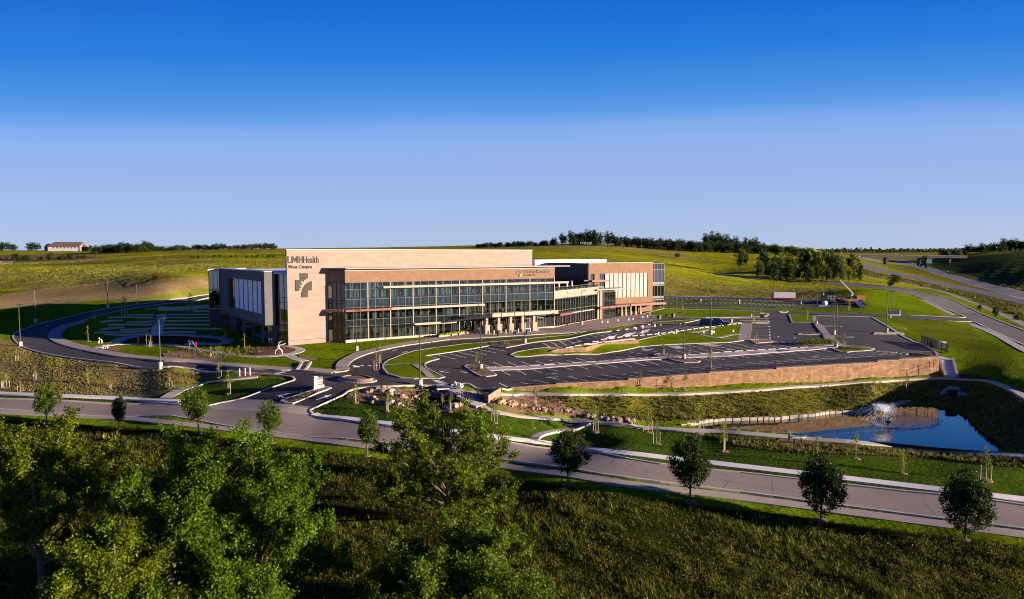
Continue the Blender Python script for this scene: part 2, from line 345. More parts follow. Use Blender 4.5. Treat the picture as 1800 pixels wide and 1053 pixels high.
def inset(poly, d):
    poly = simplify([np.array(p[:2], float) for p in poly]); n = len(poly)
    area = sum(poly[i][0] * poly[(i + 1) % n][1] - poly[(i + 1) % n][0] * poly[i][1] for i in range(n)); sg = 1 if area > 0 else -1; o = []
    for i in range(n):
        e1 = poly[i] - poly[i - 1]; e2 = poly[(i + 1) % n] - poly[i]; n1 = np.array([-e1[1], e1[0]]) / np.hypot(*e1) * sg; n2 = np.array([-e2[1], e2[0]]) / np.hypot(*e2) * sg
        b = n1 + n2; L = np.hypot(*b); b = b / L if L > 1e-6 else n1; c = max(.45, b @ n1); o.append(poly[i] + b * d / c)
    return o
def drape_poly(wp, off, step=3.0, side=0, zf=None, skip_step=False):
    """triangulated sheet over a world polygon following the ground; side>0 adds skirt walls of that depth"""
    zf = zf or H
    wp = simplify([np.array(p[:2], float) for p in wp]); wp = resample(wp + [wp[0]], step)[:-1]
    P2 = np.array(wp); x0, y0 = P2.min(0); x1, y1 = P2.max(0)
    gx, gy = np.meshgrid(np.arange(x0 + step * .37, x1, step), np.arange(y0 + step * .41, y1, step)); g = np.stack([gx.ravel(), gy.ravel()], -1)
    ins = pip(g[:, 0], g[:, 1], wp); g = g[ins]
    pts = [Vector(p) for p in wp] + [Vector(p) for p in g]; n = len(wp)
    V, E, F, *_ = geometry.delaunay_2d_cdt(pts, [(i, (i + 1) % n) for i in range(n)], [], 1, 1e-4)
    V = np.array([(v.x, v.y) for v in V]); z = zf(V[:, 0], V[:, 1]) + off
    C = np.array([V[list(f)].mean(0) for f in F]); keep = pip(C[:, 0], C[:, 1], wp)
    vs = [(a, b, c) for (a, b), c in zip(V, z)]; fs = [tuple(f) for f, k_ in zip(F, keep) if k_]
    mb = MB(); mb.add(vs, fs); mb.sm = not side
    if side:
        zz = zf(np.array(wp)[:, 0], np.array(wp)[:, 1]) + off
        for i in range(n):
            j = (i + 1) % n; mb.quad((*wp[i], zz[i]), (*wp[j], zz[j]), (*wp[j], zz[j] - side), (*wp[i], zz[i] - side))
    return mb
def ribbon_w(wp, width, off, hgt=0, step=2.5, side='c', mb=None, zf=None):
    """strip along a world polyline; hgt>0 gives kerb-like sides"""
    zf = zf or H
    wp = resample(wp, step); mb = mb or MB(); n = len(wp); L, R = [], []
    for i in range(n):
        d = wp[min(i + 1, n - 1)] - wp[max(i - 1, 0)]; d = d / (np.hypot(*d) + 1e-9); nn = np.array([-d[1], d[0]])
        a, b = {'c': (.5, -.5), 'l': (1, 0), 'r': (0, -1)}[side]; L.append(wp[i] + nn * width * a); R.append(wp[i] + nn * width * b)
    L, R = np.array(L), np.array(R); zl = zf(L[:, 0], L[:, 1]) + off; zr = zf(R[:, 0], R[:, 1]) + off
    if hgt and width < .6: zl = zr = np.maximum(zl, zr)
    elif hgt: wa = np.array(wp); zl = zr = zf(wa[:, 0], wa[:, 1]) + off
    for i in range(n - 1):
        a, b, c, d = (*L[i], zl[i]), (*R[i], zr[i]), (*R[i + 1], zr[i + 1]), (*L[i + 1], zl[i + 1]); mb.quad(a, b, c, d)
        if hgt:
            dn = lambda q: (q[0], q[1], q[2] - hgt)
            mb.quad(b, dn(b), dn(c), c); mb.quad(dn(a), a, d, dn(d))
    if hgt:
        for i in (0, n - 1):
            a, b = (*L[i], zl[i]), (*R[i], zr[i]); mb.quad(a, b, (b[0], b[1], b[2] - hgt), (a[0], a[1], a[2] - hgt))
    return mb
def struct(name, mb, m):
    o = mb.build(name, m, None, getattr(mb, 'sm', False)); o['kind'] = 'structure'; return o
# ------------------------------------------------------------ ground materials
mat('ground', (1, 1, 1), .95, .9, .28, .12, 2.2, spec=0, vcol=True, nscale2=.07, namt2=.22)
mat('asphalt', (.054, .046, .043), .9, .22, .26, .01, 30, spec=.25, nscale2=6, namt2=.12)
mat('new_asphalt', (.036, .034, .036), .9, .3, .2, .01, 30, spec=.25)
mat('road_concrete', (.222, .18, .142), .88, .12, .13, .004, 20, scale3=(1, 1, 1), nscale2=5, namt2=.06)
mat('concrete', (.31, .255, .205), .85, .5, .1, .004, 20)
mat('white_concrete', (.42, .37, .32), .8, .6, .08)
mat('paver', (.29, .21, .18), .85, 1.2, .18)
mat('red_mulch', (.17, .06, .035), .95, 3, .35, .04)
mat('mulch', (.20, .11, .065), .95, 2, .4, .05)
mat('lawn', (.125, .180, .006), .95, .8, .25, .05, 5, spec=0, nscale2=7, namt2=.3)
mat('paint_white', (.74, .73, .70), .7, 2.5, .12)
mat('paint_yellow', (.72, .42, .05), .7, 2.5, .1)
mat('red_brick_paver', (.24, .085, .06), .9, 3, .2)
SUNK = []      # world polygons where a road bed replaces the soil
def sheet(name, px, m, off=0.0, step=3.0, side=0, sink=False, sm=0, zf=None):
    wp = [p[:2] for p in (atl(px))]
    if sm: wp = smooth(wp, sm, True)
    if sink: SUNK.append(np.array(simplify(wp)))
    return struct(name, drape_poly(wp, off, step, side, zf), MATS[m])
def strip_poly(wp, w): 
    wp = resample(wp, 4); n = len(wp); L, R = [], []
    for i in range(n):
        d = wp[min(i + 1, n - 1)] - wp[max(i - 1, 0)]; d = d / (np.hypot(*d) + 1e-9); nn = np.array([-d[1], d[0]]) * w / 2; L.append(wp[i] + nn); R.append(wp[i] - nn)
    return L + R[::-1]
def path(name, px, width, m='white_concrete', off=.05, hgt=.12, sm=6, step=2.5, sink=False):
    dn = []
    for a, b in zip(px[:-1], px[1:]):
        k = max(1, int(math.hypot(b[0] - a[0], b[1] - a[1]) / 26)); dn += [(a[0] + (b[0] - a[0]) * i / k, a[1] + (b[1] - a[1]) * i / k) for i in range(k)]
    px = dn + [px[-1]]; sm = min(sm, 3) if len(px) > 3 else sm
    wp = [p[:2] for p in atl(px)]
    if sm: wp = smooth(wp, sm)
    if sink: SUNK.append(np.array(strip_poly(wp, width)))
    return struct(name, ribbon_w(wp, width, off, hgt, step), MATS[m])
def kerb(px, w=.3, h=.13, sm=4, closed=False, mb=None, step=2.5):
    wp = [p[:2] for p in atl(px)]
    if sm: wp = smooth(wp, sm, closed)
    if closed: wp = wp + [wp[0]]
    return ribbon_w(wp, w, h, h + .15, step, 'c', mb)
KERBS = MB()
def island(name, px, m='lawn', h=.13, sm=0, kw=.3, step=3.0, name_k=None, zf=None):
    wp = [p[:2] for p in atl(px)]
    if sm: wp = smooth(wp, sm, True)
    wp = simplify(wp); ribbon_w(resample(wp + [wp[0]], 1.2), kw, h, h + .12, 1.2, 'c', KERBS)
    return struct(name, drape_poly(wp, h - .03, step, 0, zf), MATS[m])

# ------------------------------------------------------------ main road in front, its verges and pavements
R_TOP = [(-700, 668), (-150, 693), (0, 701), (125, 705.5), (250, 710.5), (350, 716), (450, 723), (560, 733), (700, 752), (900, 779), (1000, 792), (1100, 806), (1300, 831), (1500, 854), (1800, 888.6), (1950, 905), (2450, 960)]
R_BOT = [(-700, 684), (-150, 711), (0, 719.7), (250, 732), (392, 748), (600, 771), (750, 790), (900, 811), (1000, 824), (1100, 840), (1300, 865), (1500, 892), (1800, 930.6), (1950, 950), (2450, 1012)]
wt = smooth([p[:2] for p in atl(R_TOP)], 3); wb = smooth([p[:2] for p in atl(R_BOT)], 3)
SUNK.append(np.array(wt + wb[::-1])); struct('road', drape_poly(wt + wb[::-1], 0, 4), MATS['road_concrete'])
cen = [(np.array(a) + np.array(b)) / 2 for a, b in zip(wt, wb)]
# slab joints as thin darker saw cuts
mat('joint', (.21, .175, .16), .95)
jm = ribbon_w(cen, .07, .006, 0, 4)
rs = resample(cen, 4.6)
for i in range(1, len(rs) - 1):
    d = rs[i + 1] - rs[i - 1]; d /= np.hypot(*d); nn = np.array([-d[1], d[0]]); a, b = rs[i] - nn * 4.2, rs[i] + nn * 4.2
    k = 0
    ribbon_w([a, b], .05, .006, 0, 1.5, 'c', jm)
struct('road_joints', jm, MATS['joint'])
iL = 10; iR = 19    # kerb gap at the entry
def gap(pts, lo, hi): return [p for p in pts if lo < proj((p[0], p[1], h1(p[0], p[1])))[0] < hi]
ribbon_w(gap(wt, -900, 345), .28, .13, .3, 2.5, 'c', KERBS); ribbon_w(gap(wt, 565, 2900), .28, .13, .3, 2.5, 'c', KERBS); ribbon_w(wb, .28, .13, .3, 2.5, 'c', KERBS)
path('pavement', [(-700, 688), (-150, 714), (0, 724.5), (250, 738), (392, 754), (600, 779), (900, 822.5), (1000, 834.5), (1100, 851.5), (1300, 875), (1500, 902), (1800, 941), (1950, 961), (2450, 1025)], 1.7, 'concrete', .1, .3)
mat('pavement_white', (.60, .57, .545), .8, .5, .08)
path('pavement', [(-700, 658), (-150, 683), (0, 691.5), (104, 695.5), (229, 700.5), (320, 704.8)], 1.6, 'pavement_white', .1, .3)
path('path', [(292, 699.5), (306, 691), (321, 683), (359, 673), (400, 667), (454, 661)], 2.0, 'white_concrete', .06, .2)
path('pavement', [(553, 727.5), (629, 738), (760, 754), (900, 770.5), (1000, 784), (1100, 797), (1300, 820), (1500, 843), (1800, 878.5), (1950, 896), (2450, 950)], 1.6, 'pavement_white', .1, .3)
# entry throat and drive
sheet('entry_apron', [(352, 716.5), (400, 708), (426, 700.5), (470, 703.5), (502, 706.5), (516, 710.6), (553, 714.5), (548, 722), (560, 733), (450, 723.5)], 'concrete', .012, 3, sink=True)
# ------------------------------------------------------------ asphalt of the campus
CAMP = [(451, 657), (488, 659.5), (517, 667), (509.6, 671.5), (470, 684), (426, 700.5), (470, 703.5), (502, 706.5), (516, 710.6), (553, 714.5), (580, 705), (604, 694), (614, 687), (640, 681.5), (690, 679.5), (735, 678.5), (772, 678), (793, 676.6), (812, 674.6),
        (826, 676), (837, 683), (852, 684.4), (882, 684), (898, 683.2), (960, 682.8), (1060, 682), (1200, 675), (1365, 660), (1500, 648), (1590, 641), (1650, 634), (1652, 627), (1642, 617), (1588, 592), (1533, 558), (1500, 556.8), (1429, 555.3), (1420, 551.7), (1395, 550.8), (1355, 548.3),
        (1347, 556.5), (1240, 560), (1180, 559), (1130, 566), (1075, 582), (1042, 585), (935, 591), (864, 595), (791, 599), (740, 605.5), (705, 610), (651, 622), (623, 633), (611.5, 643), (611, 651.5), (589, 656.5), (560, 653), (520, 650.5), (500, 653), (470, 650)]
camp_w = [p[:2] for p in atl(CAMP)]
# along the long wall the lot's edge is the wall itself
ia, ib = CAMP.index((898, 683.2)), CAMP.index((1650, 634))
wall_edge = back(WB, .35)
camp_w = camp_w[:ia] + [p[:2] for p in wall_edge] + camp_w[ib + 1:]
SUNK.append(np.array(simplify(camp_w))); struct('parking_lot', drape_poly(camp_w, 0, 2.0, zf=Hlot), MATS['asphalt'])
# darker new asphalt of the entry lanes
sheet('entry_lane', [(427, 700.3), (470, 684.5), (508, 672.5), (551, 681), (550, 686), (500, 703.5), (496, 705.5)], 'new_asphalt', .008, 2)
sheet('entry_lane', [(519, 710), (581, 684), (612, 688), (603, 694), (579, 705), (553, 714)], 'new_asphalt', .008, 2)
# loop road on the left
L_OUT = [(371, 518), (328, 524), (280, 531), (235, 536.5), (191, 543), (132, 554.4), (75, 568), (36, 581), (23, 590.5), (28, 601), (45, 612), (93, 624.5), (155.5, 633), (218, 641.5), (282, 646), (338, 649.5), (400, 653), (451, 657)]
L_IN = [(371, 523), (298, 533), (250, 539.5), (220, 544), (191, 550.5), (143, 564), (109, 573), (92, 583), (87, 591.5), (93, 599.5), (117, 609), (155.5, 618), (218, 627), (282, 632.5), (360, 640), (438, 646.5), (470, 650), (488, 652)]
lo = smooth([p[:2] for p in atl(L_OUT)], 4); li = smooth([p[:2] for p in atl(L_IN)], 4)
ex0 = aty(460, 507.5, 262)[:2]; 
SUNK.append(np.array(lo + li[::-1])); struct('loop_road', drape_poly(lo + li[::-1], .004, 3), MATS['asphalt'])
ribbon_w(lo, .3, .13, .3, 2.5, 'c', KERBS); ribbon_w(li, .3, .13, .3, 2.5, 'c', KERBS)
path('pavement', [(147, 565.5), (127, 571.5), (108, 577.5), (98, 585), (96, 592), (106, 599.5), (126, 606.5), (150, 613), (185, 620), (220, 626), (298, 633), (375, 638.8), (445, 645.4), (500, 649), (520, 648.5), (560, 652), (588, 654)], 2.6, 'concrete', .15, .3)
# kerbs of the entry, the drive and the lot
kerb([(350, 717), (385, 709), (426, 700.5), (470, 684), (509.6, 671), (516, 669), (517.5, 666.5), (512, 662.5), (488, 660), (451, 657)], mb=KERBS, w=.32)
kerb([(560, 733), (549, 727), (546, 721.5), (553, 717), (580, 705), (604, 694), (614, 687), (640, 681.5), (690, 679), (735, 678), (770, 677.5)], mb=KERBS, w=.32)
kerb([(588, 655), (603, 653.5), (610.6, 651.5), (612.5, 647), (611.5, 642), (623, 632), (651, 621), (705, 609), (740, 604), (791, 597)], mb=KERBS, w=.32)
kerb([(793, 677), (812, 674.8), (826, 676), (837, 683), (852, 684), (882, 684), (899, 683)], mb=KERBS, sm=2)
kerb([(1649, 626), (1642, 617), (1616, 604), (1588, 592), (1533, 558)], mb=KERBS, sm=2, w=.6)
kerb([(1533, 557.6), (1500, 556.6), (1437, 555.2)], mb=KERBS, sm=0)
# pavement along the drive to the front door, paved forecourt
sheet('pavement', [(590, 653.8), (590, 644), (594, 637), (605, 630), (620, 622), (659, 612.5), (700, 604.5), (729, 599.5), (760, 594.5), (791, 597), (740, 603.6), (705, 608.4), (651, 620.5), (623, 631.5), (612, 641.5), (610, 651)], 'concrete', .16, 2.5)
sheet('forecourt', [(760, 594.5), (830, 583), (900, 577), (975, 577), (1053, 562.5), (1085, 557.5), (1110, 552), (1131, 553), (1156, 557), (1157, 561), (1145, 566), (1120, 570), (1085, 576), (1070, 578.5), (1042, 582), (1020, 583.6), (958, 587.5), (935, 589.3), (898, 591.2), (864, 593.5), (791, 597)], 'paver', .13, 2.5)
kerb([(791, 597), (864, 593.5), (898, 591.2), (935, 589.3), (958, 587.5), (1020, 583.6), (1042, 582)], mb=KERBS, sm=0, w=.35)
sheet('forecourt_band', [(952, 586.8), (1008, 581.8), (1120, 566.3), (1120, 567.3), (1008, 583.0), (958, 587.3)], 'white_concrete', .145, 2)
sheet('forecourt_band', [(820, 593), (862, 589), (900, 589.5), (935, 587.6), (935, 588.4), (898, 590.6), (864, 592.6)], 'concrete', .142, 2)
# lawn islands
island('lawn_island', [(673.5, 641), (682, 634), (705, 624.5), (729, 617), (760, 612.5), (817, 605), (858, 602), (926, 596.5), (1020, 585.7), (1036, 581.6), (1056, 582), (1071, 583.5), (1000, 596), (934, 603), (890, 611.5), (861, 608), (802, 618), (747, 626), (771, 631.5), (757, 635), (748, 638.5), (746, 642.4), (750, 648), (760, 653.3), (781, 663.4), (772, 666), (752, 665.5), (728, 666), (705, 664.5), (682, 657.8), (673.5, 648)])
sheet('island_path', [(721, 640.3), (735, 639.6), (765, 665.3), (752, 665.4)], 'concrete', .145, 2)
sheet('island_path', [(674, 641.4), (721, 639.6), (721, 641.4), (674, 643.2)], 'white_concrete', .145, 2)
sheet('planting_bed', [(858, 602.8), (905, 601.5), (925, 602.5), (893, 610.5), (864, 607.3)], 'mulch', .14, 2)
island('median_lawn', [(897, 624), (906, 620), (919, 617.3), (942, 613.5), (1000, 611), (1057, 602), (1112, 595.6), (1199, 582), (1249, 573.5), (1303, 567), (1316, 568.5), (1314.5, 598), (1280, 602.4), (1124, 610), (1088, 617.8), (1020, 623), (926, 627.6), (906, 627.6)], step=.9, zf=lambda x, y: H(x, y, True))
path('pavement', [(1312, 569), (1310, 585), (1308, 599)], 2.6, 'concrete', .16, .1, 0)
path('island_path', [(1262, 572), (1245, 580), (1219, 585), (1208, 584.6)], 1.2, 'concrete', .15, .1)
path('island_path', [(1225, 585.5), (1240, 591), (1262, 595), (1307, 598.5)], 1.2, 'concrete', .15, .1)
path('island_path', [(1307, 588.5), (1286, 589), (1272, 592.5), (1259, 594.5)], 1.2, 'concrete', .15, .1)
island('planting_island', [(818, 645), (823, 642.3), (836, 643.5), (853, 647), (860, 652), (872, 659.3), (862, 661.5), (847, 662), (833, 655)], 'mulch', sm=2)
WALK = [(853, 646.3), (1020, 637.8), (1171, 627.3), (1280, 620), (1426, 611), (1470, 607), (1472, 611.5), (1451, 613.5), (1280, 626.5), (1174, 631.5), (1020, 642.6), (860, 652)]
sheet('walkway', WALK, 'white_concrete', .13, 2.2, .2)
island('planting_island', [(1149, 624), (1160, 621.7), (1172, 622.5), (1195, 628), (1215, 632), (1230, 635.5), (1226, 637.6), (1203, 638.2), (1185, 634), (1168, 628.5)], 'mulch')
sheet('walkway', [(1428, 556), (1436, 556), (1436, 568.4), (1446.8, 573), (1459, 588.7), (1481, 607.3), (1468, 608), (1453, 601), (1446, 589), (1434.4, 574.7), (1430.5, 568.5)], 'concrete', .15, 2.2, .2)
island('lawn_island', [(1387, 553), (1427.4, 555.2), (1430, 567.5), (1392.4, 567)])
island('hedge_bed', [(1393, 604), (1415, 601), (1440, 600.5), (1463, 604), (1464, 607), (1427, 611), (1405, 607.5)], 'mulch')
island('lawn_island', [(1456, 612.5), (1470, 608.7), (1480, 608), (1529, 611.3), (1533, 615.5), (1498, 618.2), (1480, 619.5)], sm=2)
path('island_path', [(1483, 610), (1505, 612.5), (1530, 613.2)], .9, 'concrete', .15, .1, 0)
island('planting_island', [(1318, 598), (1336, 596.8), (1352, 597), (1358, 601.5), (1329, 603.8)], 'mulch')
for a in ([(1321, 568.0), (1350, 568.6), (1350, 569.6), (1321, 569.2)], [(1406, 586.6), (1440, 586.3), (1440, 588.3), (1404, 588.6)], [(1443, 572.5), (1477, 574.2), (1479, 576), (1446, 574.6)], [(1463, 591), (1497, 592.4), (1500, 594), (1466, 593.2)], [(1540, 585.0), (1585, 585.2), (1588, 587.6), (1537, 587.6)]):
    island('divider_island', a, 'lawn', kw=.5)
island('west_lawn', [(1129, 552.8), (1149, 546.8), (1168, 542.5), (1240, 544.2), (1318, 547), (1340, 549.5), (1350, 552.5), (1345, 557), (1240, 558.7), (1170, 556.7), (1155, 556)], kw=.7)
island('lawn_island', [(1147, 567.6), (1160, 566.2), (1222, 562.5), (1232, 562), (1195, 570), (1150, 569.6)])
sheet('pavement_patch', [(1232, 561.7), (1262, 558.8), (1351, 559.8), (1351, 562), (1262, 561), (1236, 563.6)], 'concrete', .12, 2)
island('lawn_island', [(1300, 564), (1351, 564.2), (1352, 566.4), (1322, 567)], kw=.4)
# back drive and rear lots
BACKD = [(1163, 539.5), (1240, 541), (1355, 545), (1480, 549.3), (1588, 553.7), (1670, 557.5), (1697, 557.5), (1714, 566.5), (1668, 564), (1588, 558.6), (1480, 554.6), (1420, 552.2), (1355, 549), (1240, 544.5), (1163, 542.5)]
sheet('back_drive', BACKD, 'asphalt', .003, 4, sink=True)
sheet('rear_lot', [(1172, 531.6), (1250, 532.4), (1350, 534.5), (1430, 536.3), (1519, 539), (1513, 531), (1400, 529), (1490, 531), (1516, 534), (1519, 539.5), (1430, 540.5), (1340, 540), (1250, 537.4), (1172, 536)][:5] + [(1519, 540.4), (1430, 541), (1340, 540), (1250, 537.6), (1172, 536.2)], 'asphalt', .002, 4, sink=True)
sheet('rear_lot', [(1168, 520.2), (1250, 522), (1370, 526), (1430, 527), (1513, 531), (1519, 536), (1430, 534), (1350, 532), (1250, 528.2), (1168, 526.6)], 'asphalt', .002, 4, sink=True)
kerb([(1168, 520), (1250, 521.8), (1370, 525.8), (1440, 527.2)], mb=KERBS, w=.6, sm=0)
island('divider_island', [(1369, 548.2), (1376, 547.2), (1384, 547.8), (1380, 549.4), (1372, 549.6)], 'mulch', kw=.8)
# far roads
RR = [(1243, 477.2), (1293, 484.3), (1367, 490), (1450, 495), (1528, 500), (1596, 508.3), (1660, 523), (1715, 547), (1800, 581), (1900, 622), (1900, 655), (1800, 606.5), (1742, 580), (1714, 566.5), (1697, 557.5), (1679, 550), (1642, 534), (1596, 517), (1528, 505.5), (1450, 498.3), (1367, 493), (1293, 487.2), (1243, 479.5)]
mat('access_asphalt', (.10, .085, .078), .9, .1, .14)
sheet('access_road', RR, 'access_asphalt', .004, 6, sink=True)
kerb([(1450, 494.9), (1528, 499.9), (1596, 508.2), (1660, 522.8), (1715, 546.8), (1800, 580.8), (1900, 621.5)], mb=KERBS, w=.5, step=5)
kerb([(1800, 606.7), (1742, 580.2), (1714, 566.8), (1700, 565.6), (1668, 564.3), (1600, 559.3)], mb=KERBS, w=.5, step=5)
kerb([(1600, 554.2), (1670, 557.5), (1693, 558.5), (1694, 556.5), (1679, 549.8), (1642, 533.8), (1600, 517.6)], mb=KERBS, w=.5, step=5)
path('pavement', [(1516, 486), (1559, 493), (1615, 503.6), (1662, 514.5), (1705, 530.5), (1769, 556), (1800, 571), (1900, 612)], 2.6, 'concrete', .1, .3, step=6)
path('pavement', [(1620, 527), (1648, 540), (1678, 554.5)], 1.7, 'white_concrete', .1, .3)
path('pavement', [(1706, 569.5), (1751, 588.5), (1800, 615.5), (1880, 652)], 1.8, 'white_concrete', .1, .3)
mat('highway_asphalt', (.15, .13, .122), .9, .05, .12)
HW1 = [(1500, 452.2), (1553, 456), (1604, 462), (1625, 467), (1683, 484.5), (1742, 499.5), (1800, 513), (1900, 537), (1900, 551), (1800, 526.5), (1722, 505.5), (1664, 487.5), (1605, 468.4), (1567, 460.3), (1500, 453.8)]
HW2 = [(1478, 453.2), (1515, 461.8), (1547, 469.6), (1615, 486.5), (1683, 501), (1742, 512), (1800, 525.8), (1900, 551), (1900, 562), (1800, 535.5), (1742, 521.5), (1683, 507.8), (1615, 493), (1547, 478), (1493, 459.7), (1478, 455)]
sheet('highway', HW1, 'highway_asphalt', .01, 14, sink=True); 
mat('highway_dark', (.085, .075, .085), .9, .05, .12)
sheet('highway', HW2, 'highway_dark', .01, 14, sink=True)
for a in ([(1553, 456.2), (1604, 462.3), (1625, 467.5), (1683, 485), (1742, 500), (1800, 513.6), (1900, 538)], [(1605, 467.9), (1664, 487), (1722, 505), (1800, 526), (1900, 550)]): path('highway_line', a, .5, 'paint_white', .035, 0, step=12)
# ------------------------------------------------------------ paths by the pond
path('pond_path', [(776, 676), (790, 681.5), (806, 688), (826, 698), (845, 711), (868, 721.5), (900, 727.5), (933, 731), (1026, 738.5), (1073, 741.5), (1120, 749), (1200, 755.3), (1285, 760), (1365, 766.5), (1431, 772.4), (1497, 777), (1549, 781), (1580, 784.7), (1658, 790.5), (1729, 796), (1800, 800.5), (1900, 807), (2300, 826)], 1.9, 'white_concrete', .07, .3)
path('upper_path', [(818, 688.5), (836, 690), (879, 690.7), (1000, 691.5), (1120, 692), (1200, 691), (1320, 684.8), (1397, 678.5), (1448, 676), (1500, 672), (1595, 665.8), (1658, 665), (1729, 667.8), (1764, 676), (1784, 685.5), (1800, 695), (1850, 722), (1930, 772), (1990, 808)], 1.6, 'white_concrete', .07, .3)
path('connecting_path', [(1036, 740.5), (1019, 748), (988, 755), (957, 759.8), (941, 766), (934, 773.5)], 1.7, 'white_concrete', .075, .3)
# water
POND = [(1212, 749.5), (1237, 742.5), (1273, 738.3), (1371, 736), (1431, 730), (1456, 726.6), (1503, 725), (1535, 722.8), (1558, 714), (1590, 713), (1640, 714.7), (1675, 720), (1702, 734), (1720, 753.8), (1747, 771.5), (1764, 787.5), (1767, 794.5), (1658, 787.5), (1549, 777), (1480, 771.6), (1371, 762), (1302, 756.3)]
POND_Z = -5.95
pond_w = smooth([onz(a, b, POND_Z)[:2] for a, b in POND], 3, True)
def mk_water(name, wp, z, col, r=.03, ws=1.2):
    m = mat(name + '_surface', col, r, spec=.5); nt = m.node_tree; b = nt.nodes['Principled BSDF']; b.inputs['IOR'].default_value = 1.33
    tcn = nt.nodes.new('ShaderNodeTexCoord'); n = nt.nodes.new('ShaderNodeTexNoise'); n.inputs['Scale'].default_value = ws; n.inputs['Detail'].default_value = 3
    nt.links.new(tcn.outputs['Object'], n.inputs['Vector']); bp = nt.nodes.new('ShaderNodeBump'); bp.inputs['Strength'].default_value = .05; bp.inputs['Distance'].default_value = .05
    nt.links.new(n.outputs['Fac'], bp.inputs['Height']); nt.links.new(bp.outputs[0], b.inputs['Normal'])
    return struct(name, drape_poly(wp, 0, 4, zf=lambda x, y: np.full(np.shape(x), z)), m)
mk_water('pond_water', pond_w, POND_Z, (.006, .009, .010))
bpy.data.materials['pond_water_surface'].node_tree.nodes['Principled BSDF'].inputs['Specular IOR Level'].default_value = 1.0
rip = [onz(1594 + 60 * math.cos(t), 742 - 12 * math.sin(t), POND_Z)[:2] for t in np.linspace(0, 6.28, 40)[:-1]]
mk_water('pond_ripples', rip, POND_Z + .012, (.003, .006, .010), .06, 2.0)
for _n in bpy.data.materials['pond_ripples_surface'].node_tree.nodes:
    if _n.type == 'BUMP': _n.inputs['Strength'].default_value = .35; _n.inputs['Distance'].default_value = .1
CREEK = [(737, 697), (755, 693), (775, 696), (800, 699), (812, 704), (806, 710), (790, 714), (770, 716), (745, 718), (730, 714), (738, 706)]
CREEK_Z = -3.1
creek_w = smooth([onz(a, b, CREEK_Z)[:2] for a, b in CREEK], 3, True)
mk_water('creek_water', creek_w, CREEK_Z, (.03, .04, .045), .05, 4)
# mulch beds and pads
sheet('mulch_bed', [(612, 692), (640, 683), (700, 684), (745, 684), (775, 684), (790, 690), (800, 697), (745, 694), (728, 706), (735, 716), (770, 719), (815, 715), (835, 712), (850, 722), (810, 724), (740, 724), (700, 718), (670, 712), (640, 707), (608, 700)], 'mulch', .05, 1.6)
sheet('mulch_bed', [(846, 690), (880, 692), (930, 695), (985, 704), (1060, 730), (1100, 742), (1060, 738), (1000, 731), (930, 727), (885, 722), (860, 714), (846, 702)], 'mulch', .05, 1.6)
sheet('exercise_pad', [(1371, 770.5), (1431, 775.5), (1422, 784.5), (1362, 778.5)], 'red_mulch', .06, 1.5)
sheet('mulch_bed', [(312, 618), (330, 614), (352, 615), (365, 619), (345, 622), (318, 622)], 'red_mulch', .06, 1.5)
sheet('mulch_bed', [(440, 613), (470, 610), (500, 611), (515, 614), (508, 620), (480, 625), (450, 624), (436, 619)], 'red_mulch', .06, 1.5)
sheet('mulch_bed', [(524, 624), (545, 627), (559, 630), (552, 634), (540, 634), (528, 630)], 'mulch', .06, 1.5)
sheet('mulch_bed', [(285, 622), (310, 618), (345, 624), (385, 626), (395, 636), (340, 634), (290, 630)], 'mulch', .06, 1.5)
sheet('paver_strip', [(400, 664.5), (425, 660), (470, 655), (486, 657.5), (455, 660), (420, 664)], 'red_brick_paver', .075, 2)
sheet('paver_strip', [(180, 613), (200, 610), (215, 613), (205, 617)], 'red_brick_paver', .06, 2)
# garden walks on the left
path('garden_walk', [(196, 603), (215, 595), (245, 589.5), (290, 587.5), (340, 589), (388, 593), (404, 598), (392, 604), (360, 604.5), (330, 604)], 3.2, 'white_concrete', .07, .2)
path('garden_walk', [(168, 612), (190, 607), (215, 605), (260, 605.5), (310, 607), (345, 615.5), (375, 618), (400, 624), (440, 627), (480, 626), (505, 623), (520, 620), (528, 614), (505, 609), (490, 608.5)], 1.8, 'white_concrete', .07, .2)
path('garden_walk', [(505, 624), (520, 631), (535, 635)], 1.8, 'white_concrete', .06, .2, 0)
path('terrace_walk', [(255, 543.5), (300, 541), (371, 536)], 2.2, 'white_concrete', .06, .3, 0)
# painted markings
MK = MB()
def pline(a, b, w=.12, mb=None, off=.012):
    A, B = at(*a)[:2], at(*b)[:2]; ribbon_w([A, B], w, off, 0, 1.5, 'c', mb or MK); return A, B
def stallrow(p0, p1, n, dv, L=5.2, w=.17, skip=()):
    A, B = at(*p0)[:2], at(*p1)[:2]; d0, d1 = at(*dv[0])[:2], at(*dv[1])[:2]; d = (d1 - d0) / np.hypot(*(d1 - d0)) * L
    for i in range(n):
        if i in skip: continue
        q = A + (B - A) * i / (n - 1); k = 1.0
        while k > .3 and not pip(np.array([q[0] + d[0] * (k + .06)]), np.array([q[1] + d[1] * (k + .06)]), camp_w)[0]: k -= .05
        if k > .3: ribbon_w([q, q + d * k], w, .012, 0, 1.5, 'c', MK)
stallrow((877.5, 673.5), (1600, 622), 31, ((877.5, 673.5), (893, 681)), 4.6, skip=(15,))
stallrow((880, 651), (1445, 614.5), 26, ((880, 651), (895, 658.8)), 5.2, skip=(12, 13))
stallrow((862, 645.5), (1415, 610.5), 26, ((873, 646), (858, 640.5)), 4.8, skip=(12, 13, 14))
stallrow((771, 624.5), (858, 611.5), 6, ((771, 624.5), (791, 629)), 5.2)
stallrow((1093, 613), (1300, 600.5), 9, ((1093, 613), (1108, 618.5)), 5.2, skip=(2, 5, 8))
stallrow((968, 612), (1230, 575.5), 24, ((1035, 606), (1024, 601)), 4.6, skip=(10, 11, 14, 15))
